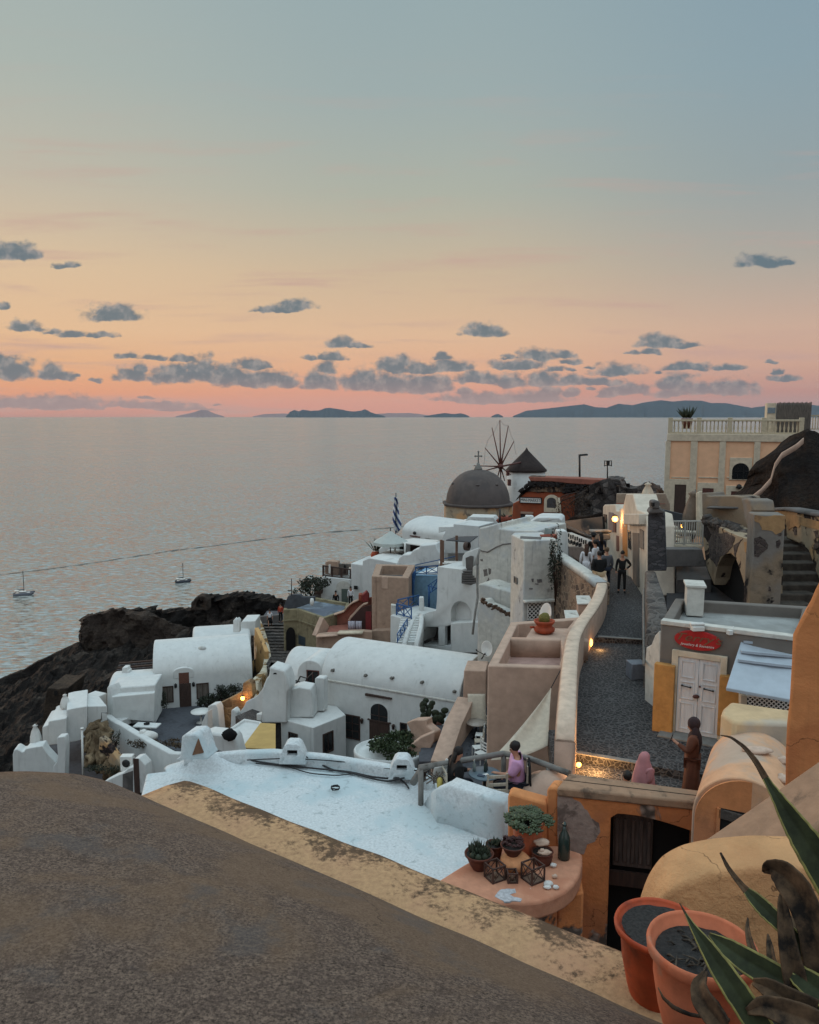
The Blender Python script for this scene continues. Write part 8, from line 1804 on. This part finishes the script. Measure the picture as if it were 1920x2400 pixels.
u0,z0 = w_.uz(L(205,1560)); u1,z1 = w_.uz(L(345,1255)); mb = MB(); w_.ext(mb,w_.arch(u0,u1,z0 - 1.5,z1 - .6,z1),.03,-.1); mb.build('arched_doorway',DARK,ol_); mb = MB(); w2_.ext(mb,w2_.rect(L(400,1380),L(505,1560)),.03,-.1); mb.build('window',simple('slate_window',(60,72,80),.4),ol_)
mb = MB(); a,b_,c_ = w_.uz(L(150,1150)),w_.uz(L(385,1135)),0; w_.ext(mb,w_.R(a[0],w_.L + .03,b_[1] - .08,b_[1]),.1,-.1); w2_.ext(mb,[(0,b_[1] - .08),(w2_.L,b_[1] - .08),(w2_.L,b_[1]),(0,b_[1])],.1,-.1); mb.build('cornice',OLIVE,ol_)
t = thing('roof_pole','thin dark pole rising from the olive house roof','pole',atY(L(288,640),57.4)); tube_obj('pole',IRON,t,[atY(L(288,770),57.4),atY(L(288,505),57.4)],.035); mb = MB(); mb.lathe([(.001,-.3),(.12,-.25),(.16,0),(.12,.25),(.001,.3)],atY(L(607,868),57),10); tag(mb.build('white_lantern',WHITEP,None),'small white lantern on the olive house roof','lantern')
bush('thorny_shrub','dark windswept shrub behind the olive house roof',atY(L(590,680),62),(1.7,1,1.3),900,LEAFD,.13,61); dr = thing('timber_deck','dark slatted deck edge beside the windswept shrub','deck',atY(L(700,680),64)); fblock(dr,'slat',poly(L,640,650,780,600,780,650,640,690),(64,64),1,GREYP,.02); fblock(dr,'slat',poly(L,640,720,770,690,765,740,640,750),(64,64),1,BROWN,.02); fblock(dr,'block',poly(L,680,610,780,600,790,1000,620,850,620,760),(65,65),2,GREYP,.05)
ro = thing('rose_stair_house','rose red house stair with curved parapet and white cloths','house',atY(L(1200,1150),53)); fblock(ro,'rear_parapet',poly(L,790,1115,1120,1000,1150,960,1230,870,1330,820,1380,820,1540,800,1540,1250,800,1250),(56.2,55.4),.3,ROSE,.05); mb = MB(); mb.wall([atY(L(785,1112),56),atY(L(950,1050),55.9),atY(L(1120,995),55.8),atY(L(1180,920),55.6),atY(L(1240,860),55.5),atY(L(1340,815),55.4)],.45,.12); mb.build('parapet_cap',BEIGE,ro,0,smooth=True)
fblock(ro,'curved_parapet',poly(L,1165,1150,1200,1090,1260,1030,1330,950,1400,895,1470,880,1470,905,1400,930,1340,990,1280,1060,1220,1120,1190,1170),(55,54.6),.3,BEIGE,.03); rblock(ro,'court_floor',[(p,atY(L(850,1360),53.4).z + .05) for p in poly(L,830,1365,880,1240,1540,1180,1540,1340)],-24,ROSE,None,0)
fblock(ro,'front_wall',poly(L,670,1620,672,1400,690,1380,830,1365,1015,1355,1015,1330,1395,1320,1540,1335,1540,1900,670,1900),(53,52.6),.5,TAN,.05); mb = MB(); mb.wall([atY(L(680,1385),52.9),atY(L(1020,1360),52.8)],.55,.1); mb.build('parapet_cap',BEIGE,ro,0,smooth=True); mb = MB(); mb.wall([atY(L(1015,1330),52.8),atY(L(1400,1322),52.6)],.55,.15); mb.build('parapet_cap',CREAM,ro,0,smooth=True)
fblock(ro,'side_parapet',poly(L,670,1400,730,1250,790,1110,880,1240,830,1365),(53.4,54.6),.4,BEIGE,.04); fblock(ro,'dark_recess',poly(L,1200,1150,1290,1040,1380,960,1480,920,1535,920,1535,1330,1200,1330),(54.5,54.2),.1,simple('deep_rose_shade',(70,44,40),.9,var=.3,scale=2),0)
fblock(ro,'red_door',poly(L,1440,1020,1530,1020,1530,1330,1440,1325),(54.2,54.1),.08,simple('crimson_door',(112,34,36),.7),.01); fblock(ro,'red_hood',poly(L,1385,870,1385,765,1450,715,1490,775,1490,870),(55.0,55.0),.8,simple('crimson_hood',(120,44,44),.8),.04); fblock(ro,'orange_block',poly(L,1330,850,1330,755,1385,752,1385,860),(55.3,55.3),.6,REDPOT,.03)
for a,b_,lb in ((1168,1272,'left one of two white cloths hung in the rose court'),(1285,1380,'right one of two white cloths hung in the rose court')):
 mb = MB(); rows = [[atY(L(a + (b_ - a) * k / 8,y),54.0 + .06 * sin(k * 2)) for k in range(9)] for y in (1165,1310)]; mb.loft(rows); o = mb.build('hanging_cloth',simple('lilac_cloth',(176,172,182),.9,var=.08),None); o.modifiers.new('s','SOLIDIFY').thickness = .03; tag(o,lb,'cloth','white cloths in the rose court')
# people
def skin_obj(name,vs,es,rs,mat,parent,sub=2):
 me = bpy.data.meshes.new(name); me.from_pydata([tuple(v) for v in vs],es,[]); o = bpy.data.objects.new(name,me); COL.objects.link(o)
 m = o.modifiers.new('skin','SKIN'); m.use_smooth_shade = True
 for i,r in enumerate(rs): sv = me.skin_vertices[0].data[i]; sv.radius = r if isinstance(r,tuple) else (r,r); sv.use_root = (i == 0)
 s = o.modifiers.new('sub','SUBSURF'); s.levels = sub; s.render_levels = sub
 dg = bpy.context.evaluated_depsgraph_get(); dg.update(); m2 = bpy.data.meshes.new_from_object(o.evaluated_get(dg)); o.modifiers.clear(); o.data = m2; m2.materials.clear(); m2.materials.append(mat)
 for p in m2.polygons: p.use_smooth = True
 o.parent = parent; return o
SKINS = SKIN
def person(label,loc,rz,h=1.65,pose='stand',top=None,bottom=None,hair=HAIR,hairstyle='short',shoes=IRON,skirt=None,arms=None,legs='trousers',lean=0.0,head_turn=0.0,sleeves='long',scarf=None,coat=None,fingers=False,group=None,bulk=1.0,extra=None,fat=1.0):
 t = thing('person',label,'person',loc,group); t.rotation_euler = (0,0,rz); k = h / 1.72
 V = lambda x,y,z: Vector((x * k,y * k,z * k))
 J_ = {}
 if pose == 'sit': hipz,kz,kf,az = .50,.50,.42,.08
 else: hipz = .93
 ln = lean
 def U(x,y,z):
  dz_ = z - hipz; return V(x,y + dz_ * sin(ln),hipz + dz_ * cos(ln))
 b0 = hipz
 J_['pel'] = U(0,0,b0); J_['wst'] = U(0,.01,b0 + .16); J_['chs'] = U(0,0,b0 + .36); J_['nkb'] = U(0,-.01,b0 + .50); J_['nkt'] = U(0,.01,b0 + .58)
 J_['hd1'] = U(0,.025,b0 + .65); J_['hd2'] = U(0,.02,b0 + .73); J_['hd3'] = U(0,.005,b0 + .79)
 for s,n_ in ((-1,'L'),(1,'R')):
  J_['sh' + n_] = U(s * .175 * (1 + (fat - 1) * .6),-.01,b0 + .47)
  a = (arms or {}).get(n_,'down')
  if a == 'down': e,w_ = U(s * .23,-.02,b0 + .20),U(s * .24,.06,b0 - .05)
  elif a == 'phone': e,w_ = U(s * .22,.08,b0 + .22),U(s * .12,.30,b0 + .34)
  elif a == 'table': e,w_ = U(s * .24,.12,b0 + .24),U(s * .14,.36,b0 + .24)
  elif a == 'lap': e,w_ = U(s * .24,.03,b0 + .22),U(s * .10,.22,b0 + .10)
  elif a == 'hip': e,w_ = U(s * .34,-.05,b0 + .24),U(s * .17,.05,b0 + .08)
  elif a == 'crossed': e,w_ = U(s * .24,.06,b0 + .24),U(-s * .06,.17,b0 + .28)
  else: e,w_ = U(*a[0]),U(*a[1])
  J_['el' + n_] = e; J_['wr' + n_] = w_
  J_['hp' + n_] = V(s * .09,0,b0 - .03)
  if pose == 'sit': J_['kn' + n_] = V(s * .12,.42,.50); J_['an' + n_] = V(s * .12,.36,.09); J_['to' + n_] = V(s * .13,.50,.03)
  elif pose == 'walk': f_ = s * .20; J_['kn' + n_] = V(s * .09,f_ * .6 + .06,.49); J_['an' + n_] = V(s * .08,f_ * 1.3 - .02,.09); J_['to' + n_] = V(s * .09,f_ * 1.3 + .12,.03)
  else: J_['kn' + n_] = V(s * .11,.02,.49); J_['an' + n_] = V(s * .12,0,.08); J_['to' + n_] = V(s * .13,.13,.03)
 def sk(name,chain,mat,sub=2):
  idx = {}; vs = []; rs = []; es = []
  for (a,b_) in chain:
   for n_ in (a,b_):
    if n_[0] not in idx: idx[n_[0]] = len(vs); vs.append(n_[1]); rs.append(n_[2])
   es.append((idx[a[0]],idx[b_[0]]))
  return skin_obj(name,vs,es,rs,mat,t,sub)
 R = {'pel': (.13,.10),'wst': (.115,.085),'chs': (.135,.095),'nkb': (.075,.065),'nkt': .05,'hd1': (.062,.075),'hd2': (.074,.088),'hd3': (.058,.068),'sh': .055,'el': .04,'wr': .027,'hp': .078,'kn': .055,'an': .038,'to': .035}
 def n_(key,add=0.0,r=None):
  rr = r if r is not None else (R.get(key) or R.get(key[:-1])); rr = rr if isinstance(rr,tuple) else (rr,rr)
  fk = fat if key[:2] in ('pe','ws','ch','sh','el','hp','kn') else 1; return (key,J_[key],tuple((q_ * fk + add) * k for q_ in rr))
 for s,c in ((-1,'L'),(1,'R')):
  d = (J_['wr' + c] - J_['el' + c]).normalized(); J_['hn' + c] = J_['wr' + c] + d * .075 * k
 ch = [(n_('pel'),n_('wst')),(n_('wst'),n_('chs')),(n_('chs'),n_('nkb')),(n_('nkb'),n_('nkt')),(n_('nkt'),n_('hd1')),(n_('hd1'),n_('hd2')),(n_('hd2'),n_('hd3'))]
 for c in 'LR':
  ch += [(n_('chs'),n_('sh' + c)),(n_('sh' + c),n_('el' + c)),(n_('el' + c),n_('wr' + c)),(n_('wr' + c),n_('hn' + c,0,(.038,.018))),(n_('pel'),n_('hp' + c)),(n_('hp' + c),n_('kn' + c)),(n_('kn' + c),n_('an' + c)),(n_('an' + c),n_('to' + c))]
  if fingers:
   d = (J_['hn' + c] - J_['wr' + c]).normalized(); sd = d.cross(Vector((0,0,1))).normalized(); dn = Vector((0,0,-1))
   for f_ in range(4):
    key = 'f%d' % f_ + c; J_[key] = J_['hn' + c] + sd * (f_ - 1.5) * .019 * k + d * (.032 + .006 * (1.5 - abs(f_ - 1.5))) * k; J_[key + 'b'] = J_[key] + (d * .024 + dn * .022) * k
    ch += [(n_('hn' + c,0,(.038,.018)),n_(key,0,.009)),(n_(key,0,.009),n_(key + 'b',0,.007))]
   J_['th' + c] = J_['wr' + c].lerp(J_['hn' + c],.6) + sd * -.04 * k * (1 if c == 'L' else -1); J_['tb' + c] = J_['th' + c] + (d * .035) * k
   ch += [(n_('wr' + c),n_('th' + c,0,.011)),(n_('th' + c,0,.011),n_('tb' + c,0,.008))]
 # nose
 J_['nos'] = J_['hd1'] + V(0,.098,.01); ch.append((n_('hd1'),n_('nos',0,.012)))
 sk('body',ch,SKINS)
 A_ = .014 * bulk
 if top:
  g = [(n_('pel',A_ + .012),n_('wst',A_ + .01)),(n_('wst',A_ + .01),n_('chs',A_)),(n_('chs',A_),n_('nkb',.008))]
  for c in 'LR':
   g += [(n_('chs',A_),n_('sh' + c,A_)),(n_('sh' + c,A_),n_('el' + c,A_))]
   if sleeves == 'long': J_['cf' + c] = J_['el' + c].lerp(J_['wr' + c],.93); g.append((n_('el' + c,A_),n_('cf' + c,.01,.028)))
  sk('top',g,top)
 if bottom and legs != 'none':
  g = []
  for c in 'LR':
   J_['hm' + c] = J_['kn' + c].lerp(J_['an' + c],.9 if legs == 'trousers' else .35); g += [(n_('pel',.012),n_('hp' + c,.012)),(n_('hp' + c,.012),n_('kn' + c,.014)),(n_('kn' + c,.014),n_('hm' + c,.012,.04))]
  sk('trousers',g,bottom)
 if skirt:
  mb = MB(); ln_ = .9 if skirt[1] == 'long' else .42; rows = []
  for zz,r in ((b0 + .14,.12),(b0 + .02,.17),(b0 - ln_ * .5,.20),(b0 - ln_,.26)): rows.append([V(r * (1 + .08 * cos(5 * a * .2618)) * cos(a * .2618),r * .8 * sin(a * .2618),zz) for a in range(24)])
  mb.loft(rows,True,True,True); mb.T = None; o = mb.build('skirt',skirt[0],None); o.parent = t
 for c in 'LR':
  mb = MB(); p = J_['an' + c].lerp(J_['to' + c],.5); q_ = J_['to' + c] - J_['an' + c]; mb.tube([J_['an' + c] + Vector((0,-.03 * k,-.02 * k)),p - Vector((0,0,.008 * k)),J_['to' + c] + Vector((0,.02 * k,0))],[.045 * k,.046 * k,.036 * k],8); o = mb.build('shoe',shoes,None); o.parent = t
 hc = J_['hd2'] + V(0,-.012,.02)
 if scarf:
  mb = MB(); mb.ell(hc + V(0,-.01,-.01),(.108 * k,.125 * k,.14 * k),18,12); rows = []
  for zz,r,y in ((b0 + .70,.10,-.02),(b0 + .60,.11,-.03),(b0 + .50,.17,-.03),(b0 + .36,.19,-.03),(b0 + .05,.15,-.07)): rows.append([U(r * cos(a * .3142) * (1 if zz > b0 + .4 else .75),y + r * .75 * sin(a * .3142) * (1 if zz > b0 + .3 else .4),zz) for a in range(20)])
  mb.loft(rows,True,True,True); o = mb.build('head_scarf',scarf,None,smooth=True); o.parent = t
 elif hairstyle != 'none':
  mb = MB(); mb.ell(hc,(.088 * k,.104 * k,.105 * k),16,10,.12,3)
  if hairstyle in ('long','tied'):
   rows = []
   for zz,r,y in ((b0 + .76,.075,-.045),(b0 + .66,.088,-.06),(b0 + .52,.085 if hairstyle == 'long' else .05,-.09),(b0 + .34,.06 if hairstyle == 'long' else .02,-.12)): rows.append([U(r * cos(a * .4189),y + r * .6 * sin(a * .4189),zz) for a in range(15)])
   mb.loft(rows,True,True,True)
  o = mb.build('hair',hair,None,smooth=True,disp=(.008,14)); o.parent = t
  if hairstyle == 'hat':
   mb = MB(); mb.lathe([(.001,.12),(.10,.11),(.115,.03),(.19,.02),(.19,.012),(.001,.012)],hc + V(0,0,.02),18); o = mb.build('hat',BLACK,None); o.parent = t
 # face: eyes and mouth
 for s in (-1,1): mb = MB(); mb.ell(J_['hd1'].lerp(J_['hd2'],.55) + V(s * .032,.083,0),(.011 * k,.008 * k,.007 * k),8,6); o = mb.build('eye',DARK,None); o.parent = t
 mb = MB(); mb.ell(J_['hd1'] + V(0,.084,-.03),(.022 * k,.008 * k,.006 * k),8,6); o = mb.build('mouth',simple('lips',(140,80,72),.6),None); o.parent = t
 if extra: extra(t,J_,k)
 return t
PINK = simple('lilac_tshirt',(196,150,186),.9,var=.08); GREYC = simple('grey_jacket',(92,94,100),.9,var=.15); WHT = simple('white_cloth',(206,206,210),.9,var=.06); NAVY = simple('dark_denim',(40,46,60),.9,var=.2); RUSTC = simple('rust_brown_coat',(100,60,44),.9,var=.15,scale=4); PINKS = simple('dusty_pink_scarf',(176,122,126),.9,var=.12,scale=5); TANP = simple('light_khaki',(186,160,128),.9,var=.1); REDC = simple('red_orange_cloth',(170,66,44),.9,var=.15)
def glasses(t,J_,k):
 mb = MB()
 for s in (-1,1): mb.lathe([(.024 * k,0),(.028 * k,.002),(.024 * k,.004)],J_['hd1'].lerp(J_['hd2'],.55) + Vector((s * .034 * k,.095 * k,0)),12,axis=Vector((0,1,0))); mb.bar(J_['hd1'].lerp(J_['hd2'],.55) + Vector((s * .06 * k,.09 * k,0)),J_['hd1'].lerp(J_['hd2'],.55) + Vector((s * .08 * k,-.01 * k,.005)),.004,.004)
 o = mb.build('glasses',IRON,None); o.parent = t
# the couple
px1 = atZ(Fc(170,230),TZ + .55); mx1 = atZ(Fc(680,230),TZ + .55)
wx,wy = tx - .62,ty - .02; mx,my = tx + .66,ty + .05
person('woman with long dark hair in a black top seated left of the round table',(wx,wy,TZ),-1.35,1.66,'sit',BLACK,NAVY,hairstyle='long',arms={'L': 'table','R': 'lap'},lean=.12,fingers=True,bulk=2.0,fat=1.6,group='couple at the round table')
person('man with glasses and short dark hair in a lilac shirt at the round table',(mx,my,TZ),1.45,1.76,'sit',PINK,NAVY,hairstyle='short',arms={'L': 'table','R': 'lap'},lean=.06,sleeves='short',fingers=True,bulk=2.2,fat=1.62,extra=glasses,group='couple at the round table')
chair(wx,wy,TZ,-1.35,PALEW,'pale wooden chair under the woman in black',h=.85)
chr_ = chair(mx,my,TZ,1.45,PALEW,'pale wooden chair under the man in the lilac shirt',h=.95)
mb = MB(); T_ = Matrix.Translation((mx,my,TZ)) @ Matrix.Rotation(1.45,4,'Z'); rows = []
for zz,d,w0 in ((.97,.0,.20),(.96,-.06,.22),(.75,-.1,.25),(.5,-.12,.28),(.3,-.11,.27)): rows.append([T_ @ Vector((w0 * (-1 + k / 5),-.215 + d * .5 + .012 * sin(k * 1.7 + zz * 9),zz)) for k in range(11)])
mb.loft(rows); o = mb.build('draped_jacket',BLACK,None); o.modifiers.new('s','SOLIDIFY').thickness = .035; tag(o,'black jacket draped over the back of the man\'s chair','jacket')
# street near
hj = atY(E(875,1150),13.7)
def shawl(t,J_,k):
 mb = MB(); rows = []; c = J_['hd2']
 for z,r,y in ((.14,.02,0),(.12,.08,0),(.05,.13,.01),(-.06,.165,.01),(-.2,.21,0),(-.38,.27,0),(-.6,.31,0),(-.85,.33,0)): rows.append([Vector((c.x + k * r * (1 + .05 * sin(a * 1.9 + z * 7)) * cos(a * .2618),c.y + k * (y + r * .85 * sin(a * .2618)),c.z + k * z)) for a in range(24)])
 mb.loft(rows,True,True,True); o = mb.build('shawl',PINKS,None,smooth=True); o.parent = t
def phone(t,J_,k):
 mb = MB(); mb.box(J_['wrL'] + Vector((0.02,.1,.07)),(.075,.015,.15),0,.3); o = mb.build('phone',IRON,None); o.parent = t
person('woman in dark brown headscarf and rust coat holding up a phone',(hj.x,hj.y,S2),1.2,1.56,'stand',RUSTC,RUSTC,scarf=simple('dark_brown_scarf',(58,42,44),.9,var=.2),arms={'L': 'phone','R': 'hip'},skirt=(RUSTC,'long'),fingers=True,bulk=2.2,fat=1.15,extra=phone)
pk = atY(E(560,1330),13.3); zf = pk.z
person('person in a dusty pink headscarf bending forward behind the coping',(pk.x,pk.y + .1,S1 - .0),1.9,1.22,'stand',PINKS,PINKS,scarf=PINKS,arms={'L': 'lap','R': 'lap'},skirt=(PINKS,'long'),bulk=2.6,fat=1.5,extra=shawl)
bk_ = atY(E(435,1345),13.0); person('dark haired person mostly hidden behind the coping beside the pink scarf',(bk_.x,bk_.y,S1),.4,1.42,'sit',BLACK,BLACK,hairstyle='short')
# street far group
def at_street(p,Y): q_ = atY(p,Y); return (q_.x,q_.y,S3)
person('woman in black shirt and black trousers standing alone in the street',at_street(J(740,1300),30.4),2.9,1.62,'stand',BLACK,BLACK,hairstyle='short',arms={'L': 'hip','R': 'down'})
person('broad man in black jacket and orange lit trousers seen from behind',at_street(J(430,1300),29.6),.3,1.74,'walk',BLACK,TANP,hairstyle='short',bulk=3.2,fat=1.35,arms={'L': 'lap','R': 'lap'},group='people walking up the street')
person('person in grey jacket beside the broad man in black',at_street(J(530,1250),30.6),.2,1.72,'stand',GREYC,NAVY,hairstyle='short',hair=simple('light_brown_hair',(96,76,58),.8),bulk=1.8,group='people walking up the street')
person('man in white t-shirt turned sideways at the street wall',at_street(J(375,1150),32.2),.9,1.76,'stand',WHT,NAVY,hairstyle='short',sleeves='short',bulk=1.6,group='people walking up the street')
person('woman in white lace dress with long brown hair at the street wall',at_street(J(255,1180),31.8),-.2,1.66,'stand',WHT,WHT,hairstyle='long',hair=simple('brown_hair',(70,48,38),.8),skirt=(WHT,'long'),group='people walking up the street')
person('person wearing a wide black hat behind the white t-shirt',at_street(J(350,1000),34.0),0,1.76,'stand',BLACK,BLACK,hairstyle='hat',group='people walking up the street')
person('person in dark clothes furthest back in the street group',at_street(J(450,1000),34.6),.2,1.7,'stand',NAVY,BLACK,hairstyle='long',group='people walking up the street')
lp_ = at_street(J(520,1560),29.3); lamp_obj('wall_lamp','hidden low wall lamp lighting the walking legs orange',(lp_[0] - .45,lp_[1] - .1,S3 + .4),.06,60,(.22,-.06,0),False)
# far figures
p = atY(Nn(495,490),66.5); person('tiny woman in white top and dark skirt at the top of the stair lane',p,3.1,1.66,'walk',WHT,SKINS,legs='none',skirt=(BLACK,'short'),sleeves='short')
p = atY(Nn(665,400),66.8); person('tiny figure in red beside the olive house corner',p,2.8,1.7,'stand',REDC,BLACK)
p = atY(L(980,1000),62.5); person('man in black jacket on the path above the olive house',(p.x,p.y,atY(L(980,700),62.5).z - 1.72),3.0,1.72,'stand',BLACK,BLACK)
p = atY(L(1210,890),62); person('woman in black and white striped top with shorts near the arched door',(p.x,p.y,atY(L(1225,632),62).z - 1.68),3.1,1.68,'stand',WHT,BLACK,legs='shorts',hairstyle='long')
for x,y,lb in ((605,1095,'brown haired diner leftmost behind the balcony balustrade'),(655,1100,'dark haired diner second behind the balcony balustrade'),(798,1118,'dark haired diner at the right end of the balcony balustrade')):
 p = atY(D(x,y),31.0); person(lb,(p.x,p.y,p.z - 1.27),.1,1.7,'sit',RUSTC if x < 700 else BLACK,NAVY,arms={'L': 'lap','R': 'lap'},group='diners on the restaurant balcony')
# boats
def catamaran(name,label,p,Ln,rz,hull):
 c = atZ(p,SEA); t = thing(name,label,'boat',c,'sailing catamarans at sea'); T_ = Matrix.Translation(c) @ Matrix.Rotation(rz,4,'Z'); w0 = Ln * .52
 def nb(): b_ = MB(); b_.T = T_; return b_
 for s in (-1,1):
  b_ = nb(); rows = []
  for x,w_,z0,z1 in ((-.5,.30,.1,1.2),(-.42,.6,-.5,1.35),(0,.75,-.6,1.5),(.35,.5,-.5,1.65),(.5,.04,.9,1.7)): rows.append([Vector((x * Ln,s * w0 * .38 + w_ * a,z)) for a,z in ((-1,z1),(-.9,z0 + .4),(0,z0),(.9,z0 + .4),(1,z1))])
  b_.loft(rows,False,False,True); b_.add([r[0] for r in rows] + [r[-1] for r in rows],[(i,i + 1,6 + i,5 + i) for i in range(4)]); b_.build('hull',hull,t)
 b_ = nb(); b_.box((-.06 * Ln,0,1.2),(Ln * .66,w0 * .8,.35)); b_.build('deck',WHITEP,t,.05)
 b_ = nb(); rows = []
 for z,kx,ky in ((1.35,.22,.30),(2.2,.19,.27),(2.45,.14,.22)): rows.append([Vector((-.06 * Ln + Ln * kx * cos(a * .3142),w0 * ky * sin(a * .3142),z)) for a in range(20)])
 b_.loft(rows,True,True,True); cab = b_.build('cabin',WHITEP,t); b_ = nb(); rows = [[Vector((-.06 * Ln + Ln * kx * cos(a * .3142),w0 * ky * sin(a * .3142),z)) for a in range(20)] for z,kx,ky in ((1.7,.212,.293),(2.05,.202,.283))]; b_.loft(rows,True,False,True); b_.build('cabin_window',GLASS,cab)
 b_ = nb(); b_.tube([(0,0,1.2),(0,0,Ln * 1.28)],.2,6); b_.build('mast',IRON,t); b_ = nb(); b_.tube([(0,0,3.1),(-.33 * Ln,0,3.5)],[.3,.16],8); b_.build('furled_sail',NAVY,t)
 for q_ in ((.48 * Ln,0,1.6),(-.4 * Ln,w0 * .36,1.4),(-.4 * Ln,-w0 * .36,1.4)): b_ = nb(); b_.tube([(0,0,Ln * 1.26),q_],.025,4); b_.build('stay',IRON,t)
 b_ = nb(); b_.box((-.36 * Ln,0,2.9),(Ln * .2,w0 * .5,.1)); b_.build('bimini',WHITEP,t); b_ = nb(); b_.box((-.5 * Ln,0,1.0),(.8,w0 * .4,.5)); b_.build('stern_step',IRON,t)
catamaran('catamaran','larger pale catamaran with tall mast nearest the left edge',K(205,408),12.2,.28,simple('grey_hull',(92,98,108),.5))
catamaran('catamaran','smaller dark hulled catamaran further right under the wake',K(1545,302),10.5,.42,simple('navy_hull',(40,50,62),.4))
# air
if HAZE:
 mb = MB(); mb.box((0,20000,(SEA - 1 + 2400) / 2),(190000,190000,2400 - (SEA - 1))); o = mb.build('haze',DARK,None); o['kind'] = 'stuff'
 m = bpy.data.materials.new('air'); m.use_nodes = True; m.node_tree.nodes.clear(); q = N(m.node_tree); out = q.n('ShaderNodeOutputMaterial'); v = q.n('ShaderNodeVolumePrincipled'); v.inputs['Density'].default_value = HAZE; v.inputs['Color'].default_value = (.8,.85,.9,1); v.inputs['Anisotropy'].default_value = 0.2; m.node_tree.links.new(v.outputs[0],out.inputs['Volume']); o.data.materials[0] = m
